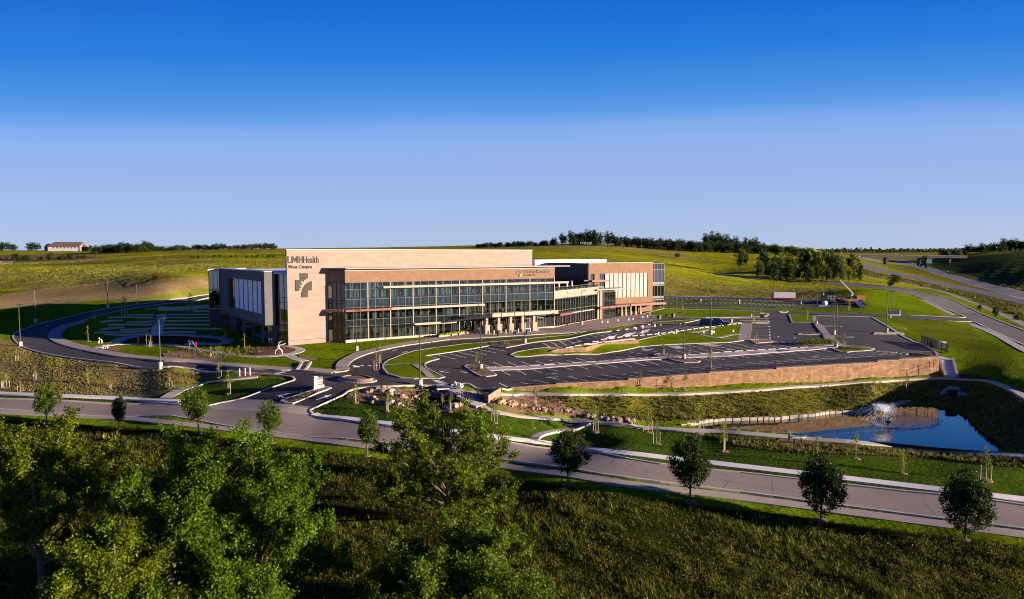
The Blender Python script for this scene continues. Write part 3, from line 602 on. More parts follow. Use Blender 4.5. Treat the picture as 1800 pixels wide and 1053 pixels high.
for y0, y1 in ((573.8, 574), (580.0, 580.2), (585.2, 585.2), (590.5, 590.5), (594.3, 594.3)): pline((1322, y0), (1353, y1), .16)
for i in range(5): pline((1352 + .3 * i, 573 + 5 * i), (1352.5 + .3 * i, 575 + 5 * i), .3)
camp_w, _keep = [np.array(p) for p in ((-999, -999), (999, -999), (999, 999), (-999, 999))], camp_w
stallrow((1173, 522.5), (1425, 530.2), 30, ((1200, 523.2), (1203, 525.4)), 5)
stallrow((1173, 534.8), (1425, 539), 30, ((1200, 535), (1197, 532.8)), 5)
camp_w = _keep
def hatch(p0, p1, p2, n):
    A, B, C = at(*p0)[:2], at(*p1)[:2], at(*p2)[:2]
    for i in range(n):
        q = A + (B - A) * (i + .5) / n; ribbon_w([q, q + (C - A) + (B - A) * .6 / n], .25, .012, 0, 1, 'c', MK)
for h in (((1112, 612), (1132, 610), (1130, 617.5), 6), ((1174, 609), (1190, 607.5), (1188, 613.5), 5), ((1226, 605.5), (1244, 604), (1250, 609.5), 6), ((1062, 597), (1077, 594.5), (1068, 592), 6), ((1092, 592), (1110, 589), (1100, 586), 6), ((1123, 586.5), (1138, 584), (1128, 581), 6), ((1085, 579.5), (1108, 576), (1100, 581.5), 7), ((1122, 574), (1138, 572), (1133, 577), 5)): hatch(*h)
def blk(px, w, L, ang, off=.012, mb=None):   # a short painted bar
    p = at(*px)[:2]; d = np.array([math.cos(ang), math.sin(ang)]) * L / 2; ribbon_w([p - d, p + d], w, off, 0, 1, 'c', mb or MK)
for x in (623, 636.5, 650, 663): pline((x - 2.5, 642.8), (x + 2.5, 642.2), 1.0)
for x, y in ((766, 669), (769, 670.5), (772, 672), (776, 673.6), (779, 675.4)): pline((x - 5, y), (x + 9, y - .3), .35)
for x, y in ((481, 657.2), (486, 658.2), (491, 656.0), (497, 655)): pline((x - 7, y), (x + 5, y - .6), .4)
for i in range(6): x = 1363 + i * 13.5; pline((x - 4, 600.6 + i * .9), (x + 4, 601.2 + i * .9), .45)
for i in range(6): x = 1532 + i * 12; pline((x - 3.5, 617 + i * .9), (x + 3.5, 617.4 + i * .9), .45)
def arrow(a, b, s=1.0):
    A, B = at(*a)[:2], at(*b)[:2]; d = (B - A) / np.hypot(*(B - A)); n = np.array([-d[1], d[0]]); L = 2.1 * s
    ribbon_w([A, A + d * L * .6], .2 * s, .02, 0, 1, 'c', MK); z = lambda q: (q[0], q[1], h1(*q) + .022)
    MK.add([z(A + d * L), z(A + d * L * .55 + n * .32 * s), z(A + d * L * .55 - n * .32 * s)], [(0, 1, 2)])
arrow((502, 700), (494, 697)); arrow((486, 695.5), (496, 694), 1); arrow((556, 703), (564, 700), 1.1); arrow((689, 617.5), (695, 615.5)); arrow((718, 617.2), (708, 619.8)); arrow((789, 655.5), (783, 654.5)); arrow((809, 652.5), (817, 654.5)); arrow((958, 658), (970, 657.4)); arrow((982, 662.6), (968, 663.2)); arrow((1428, 627), (1438, 625.6)); arrow((1458, 630), (1448, 631)); arrow((1368, 593), (1368, 590.5)); arrow((1397, 592), (1397, 595)); arrow((338, 648), (345, 648.5)); arrow((357, 643.2), (349, 642.8)); arrow((86, 574), (80, 571)); arrow((1272, 611.5), (1266, 610.8)); arrow((1290, 613.5), (1282, 614.3)); arrow((983, 601), (990, 600)); arrow((1008, 602.5), (1015, 601.3))
struct('road_markings', MK, MATS['paint_white'])
YK = MB()
for a, b in (((1043, 580.8), (1063, 578)), ((1074, 576.6), (1110, 570.8)), ((1110, 570.8), (1143, 568.8))): ribbon_w([at(*a)[:2], at(*b)[:2]], 1.0, .14, 0, 1.5, 'c', YK)
struct('tactile_strip', YK, MATS['paint_yellow'])
# ------------------------------------------------------------ terrain sheet, tinted by ground cover
def build_terrain():
    A = np.concatenate([np.linspace(-1.9, -.78, 40)[:-1], np.linspace(-.78, .78, 520), np.linspace(.78, 1.9, 40)[1:]])
    B = np.concatenate([np.exp(np.linspace(math.log(8), math.log(30), 30))[:-1], np.exp(np.linspace(math.log(30), math.log(1200), 470))[:-1], np.exp(np.linspace(math.log(1200), math.log(9000), 50))])
    a, y = np.meshgrid(A, B); x = a * y; z = H(x, y, True)
    f = y * CP - (z - CAMZ) * SP; px = CX + FPX * x / f; py = CY - FPX * (y * SP + (z - CAMZ) * CP) / f
    rnd = RNG.random(z.shape)
    def wob(s, k):   # cheap smooth noise in world space
        o = np.zeros(z.shape)
        for i in range(4):
            t = k * 1.7 + i * 2.1; o += np.sin(x * s * math.cos(t) + y * s * math.sin(t) + t * 3 + 1.3 * np.sin(y * s * .7 * math.cos(t + 1) - x * s * .6 * math.sin(t + 1)))
        return o / 4
    T = np.zeros(z.shape + (3,))
    lawn, meadow, olive, dry, wild = [np.array(c) for c in ((.116, .168, .006), (.225, .225, .012), (.108, .104, .015), (.22, .16, .055), (.022, .028, .004))]  # wild: near-black soil, shade of the gaps under the grass put into it
    T[:] = lawn
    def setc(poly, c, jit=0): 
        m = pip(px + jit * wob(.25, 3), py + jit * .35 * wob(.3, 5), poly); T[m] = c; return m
    far = py < 508; T[far] = meadow
    m = setc([(-900, 380), (2700, 380), (2700, 552), (1900, 580), (1700, 470), (1560, 460), (1500, 500), (1430, 528), (1168, 519), (1168, 480), (380, 470), (380, 480), (200, 507), (0, 512), (-900, 540)], meadow)
    rough = m
    # streaks of older, browner growth in the meadow
    w1 = wob(.012, 1) + .6 * wob(.05, 2); w2 = wob(.03, 4)
    k = (m & (w1 > .35)); T[k] = (.20, .175, .035)
    k = (m & (w1 < -.55)); T[k] = (.14, .15, .02)
    setc([(60, 508), (100, 503), (200, 497), (330, 488), (372, 484), (372, 510), (300, 521), (150, 531), (0, 543), (-300, 560), (-300, 520), (0, 520)], np.array((.28, .20, .08)), 3)
    setc([(200, 530), (372, 504), (372, 524), (280, 532), (200, 540)], np.array((.20, .21, .025)), 3)
    setc([(-300, 445), (0, 449), (100, 447), (140, 449), (200, 457), (150, 460), (60, 460), (0, 464), (-300, 470)], np.array((.17, .105, .052)), 2)
    setc([(-300, 455), (0, 456), (24, 459), (20, 464), (-300, 470)], np.array((.42, .30, .18)), 1)
    # left bank: dry clumps; foot of the bank
    setc([(-300, 600), (0, 592), (25, 600), (45, 613), (93, 625), (155, 634), (218, 643), (300, 650), (370, 655), (375, 662), (340, 672), (300, 680), (255, 690), (200, 700), (0, 690), (-300, 680)], dry, 8)
    setc([(60, 682), (150, 680), (250, 684), (300, 690), (240, 700), (110, 694)], np.array((.14, .12, .045)), 5)
    setc([(-300, 672), (0, 673), (60, 677), (70, 684), (0, 685), (-300, 678)], np.array((.085, .06, .04)), 3)
    # slopes round the pond
    setc([(930, 694), (1120, 695), (1200, 694), (1320, 687), (1400, 681), (1500, 674), (1600, 668), (1680, 668), (1760, 682), (1800, 705), (2000, 780), (2000, 800), (1770, 795), (1600, 712), (1560, 710), (1450, 724), (1240, 742), (1100, 742), (1000, 725)], olive, 4)
    setc([(1240, 762), (1380, 773), (1500, 781), (1640, 792), (1820, 804), (1820, 826), (1640, 806), (1500, 800), (1380, 795), (1290, 782)], np.array((.06, .06, .017)), 5)
    setc([(1560, 560), (1640, 560), (1700, 575), (1760, 610), (1800, 640), (1800, 660), (1700, 630), (1640, 600)], np.array((.10, .125, .009)), 6)
    setc([(1660, 665), (1668, 645), (1690, 650), (1750, 668), (1790, 688), (1760, 672), (1700, 664)], np.array((.07, .08, .02)), 3)
    dim_lawn = np.array((.042, .075, .007)); setc([(553, 716), (606, 695), (690, 712), (800, 722), (930, 733), (1030, 742), (1130, 752), (1290, 762), (1380, 773), (1500, 781), (1640, 792), (1820, 804), (1950, 830), (1950, 906), (1800, 889), (1300, 832), (1000, 793), (700, 753), (560, 734)], dim_lawn); setc([(-300, 686), (0, 694.5), (250, 703), (345, 707), (350, 716), (0, 701), (-300, 695)], dim_lawn); setc([(318, 690), (360, 675), (420, 665), (515, 665), (510, 672), (420, 700), (340, 710)], dim_lawn * 1.25)  # darker green sod, with this slope's weaker sun also put into the colour
    setc([(1240, 762), (1380, 773), (1500, 781), (1640, 792), (1820, 804), (1820, 826), (1640, 806), (1500, 800), (1380, 795), (1290, 782)], np.array((.06, .06, .017)), 5)
    # beyond the access road: rough verge, highway slopes
    setc([(1440, 470), (1560, 490), (1680, 515), (1800, 562), (2200, 700), (2200, 640), (1900, 562), (1800, 536), (1680, 508), (1540, 478), (1480, 460)], np.array((.082, .080, .020)), 4)
    setc([(1500, 452), (1547, 468), (1615, 485), (1683, 500), (1760, 515), (1722, 505), (1664, 488), (1605, 469)], np.array((.17, .155, .02)), 1)
    setc([(1625, 466), (1700, 485), (1800, 510), (2200, 600), (2200, 430), (1800, 440), (1700, 452)], np.array((.055, .075, .018)), 2)
    setc([(1625, 466), (1700, 483), (1800, 508), (1800, 513), (1742, 499), (1683, 484)], np.array((.19, .17, .025)), 1)
    # near side of the road: uncut grass
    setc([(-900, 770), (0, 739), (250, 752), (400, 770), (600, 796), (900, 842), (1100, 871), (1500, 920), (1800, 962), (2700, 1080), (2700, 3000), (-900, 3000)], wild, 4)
    dark_strip = setc([(140, 757), (300, 765), (420, 781), (560, 797), (420, 790), (250, 778), (130, 768)], np.array((.04, .05, .01)), 2)
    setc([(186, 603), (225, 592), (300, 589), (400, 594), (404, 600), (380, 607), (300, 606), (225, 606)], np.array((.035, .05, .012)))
    # mowing stripes read as faint bands on the mown lawns
    ml = (np.abs(T - lawn).sum(-1) < 1e-6); st = np.sin((x * .55 - y * .83) * 2.4 + .6 * wob(.05, 7)); T[ml] *= (1 + .10 * np.sign(st) * np.minimum(1, np.abs(st) * 3))[ml][:, None]
    T *= (1 + .22 * wob(.11, 8) + .10 * (rnd - .5))[..., None]
    T = np.clip(T, .004, .6)
    # relief of the rough cover
    rough = rough & (y < 900); z = z + np.where(rough, .25 * wob(.35, 9) + .25 * (rnd - .5) * np.minimum(1, y / 250), 0)
    z = z + np.where((py > 800) & (py < 1400), .10 * wob(.9, 11) * np.clip((py - 800) / 60, 0, 1), 0)
    z = np.where(pip(x, y, pond_w), -7.2, z); z = np.where(pip(x, y, creek_w), CREEK_Z - .6, z)
    for poly in SUNK:
        m = pip(x, y, poly); z = np.where(m, z - .35, z)
    nr, nc = z.shape; V = np.stack([x, y, z], -1).reshape(-1, 3); i = np.arange(nr * nc).reshape(nr, nc)
    F = np.stack([i[:-1, :-1], i[:-1, 1:], i[1:, 1:], i[1:, :-1]], -1).reshape(-1, 4)
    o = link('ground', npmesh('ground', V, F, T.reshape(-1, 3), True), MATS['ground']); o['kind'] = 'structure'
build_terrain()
# ------------------------------------------------------------ the medical building
brickmat('limestone', (.325, .222, .176), (.365, .254, .203), (.27, .182, .144), 2.4, .62, .012, .85, .07, .5)
brickmat('tan_brick', (.25, .142, .08), (.195, .105, .056), (.215, .133, .084), .42, .13, .02, .85, .1, .6)
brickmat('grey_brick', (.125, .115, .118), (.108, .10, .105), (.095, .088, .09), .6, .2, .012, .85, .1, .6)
brickmat('dark_brick', (.095, .08, .08), (.082, .068, .07), (.068, .06, .062), .6, .2, .012, .85, .1, .6)
mat('bronze_and_reflection', (.42, .25, .13), .6, 1.2, .1, scale3=(8, 8, .3))  # shelf bronze; on the return its brown paints the sunlit wall's reflection
mat('white_panel', (.44, .36, .29), .6, .4, .05)
mat('pale_panel', (.78, .78, .80), .6, .4, .05)
mat('dark_frame', (.02, .022, .025), .45, spec=.4)
mat('alu', (.13, .125, .115), .5, spec=.4)
mat('shelf', (.46, .31, .225), .55, .7, .06)
mat('red_metal', (.20, .07, .048), .5, .7, .08)
mat('roof_white', (.72, .72, .72), .7, .3, .06)
mat('roof_grey', (.30, .27, .24), .6, .3, .08)
mat('column', (.36, .29, .23), .7, 1, .1)
mat('coping', (.52, .45, .38), .5)
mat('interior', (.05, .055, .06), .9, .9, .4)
mat('interior_floor', (.16, .16, .16), .9, .8, .2)
mat('frit', (.11, .16, .175), .5)
mat('blind', (.40, .46, .38), .8)
mat('spandrel', (.045, .08, .10), .25, .8, .12, spec=.6)
mat('letter', (.045, .042, .032), .5)
mat('stone_trim', (.38, .275, .195), .85, 1.5, .1)
glassmat('clear_glass', (.72, .92, .90), .42, base=.085); glassmat('dark_glass', (.6, .75, .8), .30, base=.2); glassmat('bronze_glass', (.85, .72, .58), .85, .04, base=.05); glassmat('teal_glass', (.35, .8, .75), .5)
A0 = np.array([-33.8, 140.0]); UU = np.array([.853, .522]); UU = UU / np.hypot(*UU); VV = np.array([-UU[1], UU[0]])
BR = empty('medical_building', (A0[0], A0[1], 0), math.atan2(UU[1], UU[0]), 'long three storey tan brick and glass medical building with a tall limestone sign wall', 'building')
class VP:
    """a vertical wall plane in building coordinates; s along it, z up, o outward"""
    def __init__(s, a, b):
        s.a = np.array(a, float); s.b = np.array(b, float); s.L = np.hypot(*(s.b - s.a)); s.d = (s.b - s.a) / s.L; s.n = np.array([s.d[1], -s.d[0]])
    def p(s, t, z, o=0): q = s.a + s.d * t + s.n * o; return (q[0], q[1], z)
    def box(s, mb, s0, s1, z0, z1, o0, o1, mi=0):
        return mb.loft([[s.p(s0, z, o0), s.p(s0, z, o1), s.p(s1, z, o1), s.p(s1, z, o0)] for z in (z0, z1)], mi)
    def quad(s, mb, s0, s1, z0, z1, o=0, mi=0): return mb.quad(s.p(s0, z0, o), s.p(s1, z0, o), s.p(s1, z1, o), s.p(s0, z1, o), mi)
    def sz(s, px, py, o=0):
        r = ray(px, py); aw = A0 + (s.a[0] + s.n[0] * o) * UU + (s.a[1] + s.n[1] * o) * VV; dw = s.d[0] * UU + s.d[1] * VV
        M_ = np.array([[r[0], -dw[0]], [1.0, -dw[1]]]); t, k = np.linalg.solve(M_, aw); return k, CAMZ + r[2] * t
    def S(s, px, o=0): return s.sz(px, 500, o)[0]
    def Z(s, px, py, o=0): return s.sz(px, py, o)[1]
def part(mb, name, m, parent=None, label=None, smooth=False):
    o = mb.build(name, MATS[m], parent or BR, smooth)
    if label: o['label'] = label
    return o
FA = VP((0, 0), (51.7, 0)); RT = VP((-2.6, 3.2), (0, 0)); TW = VP((-10.7, 3.2), (47.3, 3.2)); LW = VP((-15.9, 42.6), (-13.1, 5.65)); LV = VP((51.7, .2), (74, 11))
RB_ = VP((74.7, 16.7), (99, 16.7)); DR = VP((74.7, 37), (74.7, 16.7)); GT = VP((99, 22), (108.6, 22))
# tall sign wall
mb = MB(); TW.box(mb, 0, TW.L, -1.5, 18.65, -1.0, 0); tw = part(mb, 'sign_wall', 'limestone')
mb = MB(); TW.box(mb, -.03, TW.L + .03, 18.65, 18.8, -1.04, .04); part(mb, 'coping', 'coping', tw)
mb = MB(); TW.box(mb, .3, 7.6, .55, .62, 0, .02); part(mb, 'joint_line', 'letter', tw)
# core of the building behind the glass, floors and roof
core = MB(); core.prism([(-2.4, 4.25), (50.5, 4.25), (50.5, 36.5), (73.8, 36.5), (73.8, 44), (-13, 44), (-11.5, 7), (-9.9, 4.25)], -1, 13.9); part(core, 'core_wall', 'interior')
rf = MB(); rf.prism([(-10.5, 4.2), (51.5, 4.2), (51.5, 37), (98.8, 37), (98.8, 44), (-15.7, 44), (-13.2, 6)], 13.9, 14.1); rf.prism([(75, 17.0), (98.7, 17.0), (98.7, 37), (75, 37)], 13.9, 14.1); roof = part(rf, 'roof', 'roof_white')
mb = MB(); mb.box((70.5, 37.2, 14.1), (98, 43, 16.0)); part(mb, 'roof_screen', 'roof_white', roof)
mb = MB()
for u in (52.5, 56, 61): mb.box((u, 38, 14.1), (u + 2.2, 40.5, 16.3))
mb.box((62, 38.5, 14.1), (69, 42, 15.6)); part(mb, 'roof_unit', 'roof_white', roof)
fl = MB()
for z in (-.05, 4.35, 8.85):
    fl.prism([(.15, .18), (51.5, .18), (51.5, 4.24), (-2.3, 4.24), (-2.3, 3.2)], z - .3, z)
fl.prism([(.15, .3), (51.5, .3), (51.5, 4.24), (-2.3, 4.24), (-2.3, 3.2)], 12.0, 12.3)
part(fl, 'floor_slab', 'interior_floor')
# front curtain wall
ms = [FA.S(p) for p in (646, 685.6, 725.5, 766, 807, 848, 889, 931)]
mb = MB(); FA.quad(mb, .1, FA.L, .35, 12.05, -.05); cw = part(mb, 'curtain_wall', 'clear_glass')
mb = MB(); FA.box(mb, .1, FA.L, 6.95, 8.5, -.14, -.09); FA.box(mb, .1, FA.L, 3.05, 4.3, -.14, -.09); part(mb, 'spandrel_glass', 'spandrel', cw)
mb = MB(); edges = [0] + ms + [FA.L - .4]
for i, s0 in enumerate(edges[:-1]):
    s1 = edges[i + 1]
    for k in (1, 2):
        q = s0 + (s1 - s0) * k / 3; FA.box(mb, q - .035, q + .035, .35, 12.05, -.1, .06)
for z in (.35, 3.0, 4.35, 6.9, 8.55, 10.6, 12.0): FA.box(mb, .05, FA.L, z - .03, z + .03, -.08, .04)
part(mb, 'mullion', 'alu', cw)
for s in ms + [FA.L - .15]: mb = MB(); FA.box(mb, s - .09, s + .09, .3, 12.05, -.3, .14); part(mb, 'column_cover', 'column', cw)
# blinds and slatted screens behind the top floor, ledge panels behind the spandrels
s = .3
while s < FA.L - 1:
    mb = MB(); w = random.choice((.3, .45, .6, .8)); 
    if random.random() < (.78 if s < 24 else .42): FA.box(mb, s, s + w, 8.62, random.choice((11.95, 11.95, 11.0, 10.4)), -.62, -.58); part(mb, 'window_blind', 'blind', cw)
    s += w + random.choice((.12, .25, .45))
s = .4
while s < FA.L - 1:
    mb = MB(); FA.box(mb, s, s + .75, 7.35, 8.35, -.09, -.07); s += 1.32; part(mb, 'spandrel_frit', 'frit', cw)
# lit furniture and partitions inside
for i in range(44):
    mb = MB()
    s = random.uniform(.5, FA.L - 2); f = random.choice((0, 4.35, 4.35)); w = random.uniform(.2, 1.2); hh = random.uniform(.6, 2.4); o = -random.uniform(.8, 3.0); FA.box(mb, s, s + w, f, f + hh, o - .2, o); part(mb, 'partition', random.choice(('white_panel', 'spandrel', 'grey_brick')))
mb = MB(); FA.box(mb, -.1, FA.L + .1, -.5, .33, -.4, .12); part(mb, 'plinth', 'white_panel')
# slanted return at the left end
mb = MB(); RT.quad(mb, .05, RT.L, .1, 12.0, -.02); rg = part(mb, 'return_glass', 'bronze_glass')
mb = MB(); RT.box(mb, .95, RT.L - .1, .1, 12.0, -.16, -.1); part(mb, 'return_screen', 'bronze_and_reflection', rg)  # brown screen added behind the glass to paint the sunlit sign wall's reflection
mb = MB()
for s in (.05, 1.0, 2.0, 3.1, RT.L - .04): RT.box(mb, s - .05, s + .05, 0, 12.0, -.05, .06)
for z in (.15, 5.0, 7.8, 8.4, 12.0): RT.box(mb, 0, RT.L, z - .05, z + .05, -.05, .05)
part(mb, 'mullion', 'dark_frame', rg)
# brick band under the roof
mb = MB(); mb.prism([(0, 0), (51.7, 0), (51.7, 4.2), (-3.2, 4.2), (-3.2, 3.9), (-2.6, 3.2)], 12.05, 14.4); bb = part(mb, 'brick_band', 'tan_brick')
mb = MB(); FA.box(mb, -.05, FA.L + .05, 14.4, 14.5, -.3, .05); part(mb, 'coping', 'coping', bb)
mb = MB(); mb.prism([(-.2, -1.1), (55.5, -1.1), (55.5, 3.0), (-3.7, 3.1), (-3.2, 2.4)], 14.78, 15.02); mb.prism([(.6, .4), (51, .4), (51, 3.1), (-1.5, 3.1)], 14.4, 14.79); part(mb, 'roof_canopy', 'roof_grey')
# light shelves
def shelf(s0, s1, z, m='shelf', th=.42, o=1.0, brk=True, fa=FA):
    mb = MB(); fa.box(mb, s0, s1, z - th / 2, z + th / 2, .17, o); q = part(mb, 'light_shelf', m)
    return q
s3 = FA.S(673, .6); shelf(s3, 55.2, 10.95, 'shelf'); sm_ = FA.S(688, .6); shelf(-.3, sm_, 6.35, 'red_metal'); shelf(sm_, FA.S(851, .6), 6.4); shelf(FA.S(727, .6), FA.S(801, .6), 2.85)
mb = MB(); RT.box(mb, -.4, RT.L + .05, 6.12, 6.55, .1, 1.0); part(mb, 'light_shelf', 'bronze_and_reflection')
# entrance canopy on stone piers
mb = MB(); mb.prism([(26, -2.2), (32, -4.6), (49.2, -4.6), (49.2, -.2), (24, -.2)], 3.75, 4.05); can = part(mb, 'entrance_canopy', 'dark_frame')
mb = MB(); FA.box(mb, 31.6, 49.4, 3.9, 4.65, 4.6, 4.85); part(mb, 'fascia', 'shelf', can)
mb = MB(); mb.bar((31.6, -4.7, 4.1), (22, -2.0, 3.2), .3, .35); part(mb, 'canopy_edge', 'dark_frame', can)
for p in (854.7, 876, 897, 918, 938):
    s = FA.S(p, 3.2); mb = MB(); mb.bevbox((s - .62, -3.8, -.1), (s + .62, -2.7, 1.95), .06); pr = part(mb, 'canopy_pier', 'stone_trim', can); mb = MB(); mb.box((s - .3, -3.5, 1.95), (s + .3, -2.95, 3.8)); mb.box((s - .7, -3.88, 1.9), (s + .7, -2.62, 2.05)); part(mb, 'pier_shaft', 'stone_trim', pr)
mb = MB()
for s in (27, 34, 38.5, 43, 46.5): 
    mb = MB(); FA.box(mb, s, s + 1.9, .05, 2.6, -.02, .05); dr = part(mb, 'entrance_door', 'dark_glass', can); mb = MB()
    for q in (0, .92, 1.84): FA.box(mb, s + q, s + q + .07, .05, 2.65, .0, .1)
    FA.box(mb, s, s + 1.9, 2.6, 2.7, 0, .1); part(mb, 'door_frame', 'alu', dr)
# terrace block beside the curtain wall
mb = MB(); mb.prism([(51.7, .2), (74, 11), (74.7, 16.7), (74.7, 36.6), (51.7, 36.6)], 7.0, 7.9); tb = part(mb, 'terrace_deck', 'interior_floor')
mb = MB(); LV.box(mb, 0, LV.L, 7.0, 8.75, -.3, .1); part(mb, 'terrace_parapet', 'limestone', tb)
mb = MB(); LV.box(mb, 0, LV.L, 8.75, 8.83, -.34, .14); part(mb, 'coping', 'coping', tb)
mb = MB()
for i in range(13): LV.box(mb, i * LV.L / 12 - .03, i * LV.L / 12 + .03, 8.83, 9.75, -.13, -.07)
LV.box(mb, 0, LV.L, 9.7, 9.77, -.14, -.06); rl = part(mb, 'terrace_railing', 'alu', tb)
mb = MB(); LV.quad(mb, .05, LV.L - .05, 8.95, 9.65, -.1); part(mb, 'glass_panel', 'clear_glass', rl)
mb = MB(); LV.quad(mb, 0, LV.L - 1.2, .25, 7.0, -.05); lg = part(mb, 'curtain_wall', 'dark_glass')
mb = MB(); LV.box(mb, 0, LV.L - 1.2, 2.9, 3.9, -.12, -.06); part(mb, 'spandrel_glass', 'spandrel', lg)
mb = MB(); n = 17
for i in range(n + 1): q = i * (LV.L - 1.2) / n; LV.box(mb, q - .05, q + .05, .2, 7.0, -.08, .1)
for z in (2.9, 3.95, 6.9): LV.box(mb, 0, LV.L - 1.2, z - .05, z + .05, -.08, .07)
part(mb, 'mullion', 'alu', lg)
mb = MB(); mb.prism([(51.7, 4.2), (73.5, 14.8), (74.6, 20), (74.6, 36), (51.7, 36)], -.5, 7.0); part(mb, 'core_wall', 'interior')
for i in range(20):
    mb = MB()
    s = random.uniform(.3, LV.L - 2); f = random.choice((0, 4.0)); w = random.uniform(.1, .5); LV.box(mb, s, s + w, f, f + random.uniform(1, 2.9), -random.uniform(1.5, 3), -1.4); part(mb, 'partition', 'white_panel')
mb = MB(); LV.box(mb, 0, LV.L - 1.2, -.4, .22, -.3, .12); part(mb, 'plinth', 'stone_trim')
mb = MB(); LV.box(mb, -.8, LV.L - 5, 3.0, 3.2, .1, 1.2); part(mb, 'ground_canopy', 'white_panel')
mb = MB(); LV.box(mb, -1.5, 5.2, 3.05, 3.5, .9, 2.6); part(mb, 'light_shelf', 'red_metal')
# pier, small glazed bay and its flat roof
mb = MB(); LV.box(mb, LV.L - 1.25, LV.L - .35, -.3, 7.6, -.6, .35); part(mb, 'stone_pier', 'stone_trim')
BY = VP((74.6, 10.8), (81.2, 12.6)); BYR = VP((81.2, 12.6), (81.2, 16.7))
mb = MB(); mb.prism([(73.6, 11.2), (74.6, 10.95), (81.1, 12.7), (81.1, 16.6), (74.4, 16.6)], -.3, 7.9); by = part(mb, 'entrance_bay', 'dark_brick')
mb = MB(); BY.quad(mb, 1.6, BY.L, .1, 7.4, .03); BYR.quad(mb, 0, BYR.L, .1, 7.4, .03); part(mb, 'bay_glass', 'dark_glass', by)
mb = MB()
for q in (1.6, 2.8, 4.0, 5.2, BY.L): BY.box(mb, q - .05, q + .05, 0, 7.4, 0, .1)
for z in (2.6, 3.4, 7.3): BY.box(mb, 1.6, BY.L, z - .07, z + .07, 0, .08)
part(mb, 'mullion', 'dark_frame', by)
mb = MB(); mb.prism([(72.0, 9.0), (84.5, 11.6), (86, 16.6), (72.5, 16.6)], 7.95, 8.25); part(mb, 'bay_roof', 'roof_grey', by)
mb = MB(); BY.box(mb, -3.5, BY.L + 1.6, 3.15, 3.6, .9, 2.4); part(mb, 'light_shelf', 'red_metal', by)
mb = MB(); BY.box(mb, -.7, -.1, -.3, 8, 0, .4); part(mb, 'stone_pier', 'stone_trim', by)
# right brick block
zt = 15.2
mb = MB(); RB_.box(mb, 0, RB_.L, 12.2, zt, -.4, 0); wl_, wr_ = RB_.S(1064), RB_.S(1139)
RB_.box(mb, wr_, RB_.L, 3.35, 12.2, -.4, 0); RB_.box(mb, 0, RB_.S(1038), 3.35, 12.2, -.4, 0); RB_.box(mb, RB_.S(1038), wr_, 3.35, 5.2, -.4, 0); RB_.box(mb, RB_.S(1045), RB_.S(1054), 5.2, 12.2, -.4, 0)
RB_.box(mb, RB_.L - 5.6, RB_.L, -.5, 3.35, -.4, 0); mb.box((98.6, 17.1, -.5), (99, 37, zt)); rb = part(mb, 'brick_block', 'tan_brick')
mb = MB(); RB_.box(mb, -.05, RB_.L + .05, zt, zt + .1, -.5, .06); mb.box((98.5, 17.1, zt), (99.05, 37, zt + .1)); part(mb, 'coping', 'coping', rb)
mb = MB(); RB_.quad(mb, RB_.S(1038), wr_, 5.2, 12.2, -.3); mb2 = part(mb, 'window_glass', 'dark_glass', rb)
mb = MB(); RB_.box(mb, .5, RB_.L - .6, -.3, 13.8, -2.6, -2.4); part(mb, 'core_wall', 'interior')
npan = 10; wp_ = (wr_ - wl_) / npan
for i in range(npan):
    mb = MB(); q = wl_ + i * wp_; RB_.box(mb, q, q + wp_ * (.78 if i else .8), 5.2, 12.2, -.26, .02); part(mb, 'wall_panel', 'white_panel', rb)
mb = MB(); RB_.box(mb, RB_.S(1037), RB_.S(1066), 10.0, 10.45, .02, 1.1); part(mb, 'light_shelf', 'red_metal', rb)
mb = MB(); DR.box(mb, 0, DR.L, 7.9, 11.6, -.4, 0); DR.box(mb, 0, DR.L, 11.6, zt, -.4, 0); dk = part(mb, 'terrace_wall', 'dark_brick')
mb = MB(); DR.box(mb, DR.S(1003), DR.S(1019), 7.95, 11.5, 0, .05); part(mb, 'terrace_door', 'dark_frame', dk)
mb = MB(); DR.box(mb, DR.S(984), DR.S(1034), 10.2, 10.5, .05, 1.4); part(mb, 'light_shelf', 'dark_frame', dk)
mb = MB(); mb.box((51.7, 36.6, 7.9), (74.5, 37, 14.3)); part(mb, 'terrace_wall', 'dark_brick')
# ground floor under the brick block
mb = MB(); RB_.quad(mb, .2, RB_.L - 5.6, -.2, 3.35, -1.6); gg = part(mb, 'window_glass', 'dark_glass')
mb = MB()
for i in range(9): q = 6.0 + i * 1.6; RB_.box(mb, q - .06, q + .06, -.2, 3.35, -1.65, -1.5)
part(mb, 'mullion', 'alu', gg)
cmb = MB(); RB_.box(cmb, 6.2, RB_.L + 1.0, 3.0, 3.4, .05, 4.2); RB_.box(cmb, 12, RB_.L + 1.2, 3.0, 3.62, 4.2, 4.45); cn = part(cmb, 'side_canopy', 'red_metal')
for p in (1094.5, 1101.5, 1110.5, 1119, 1127.5):
    s = RB_.S(p, 4); mb = MB(); RB_.box(mb, s - .3, s + .3, -.3, 1.5, 3.4, 4.0); RB_.box(mb, s - .16, s + .16, 1.5, 3.05, 3.55, 3.85); part(mb, 'canopy_pier', 'stone_trim', cn)
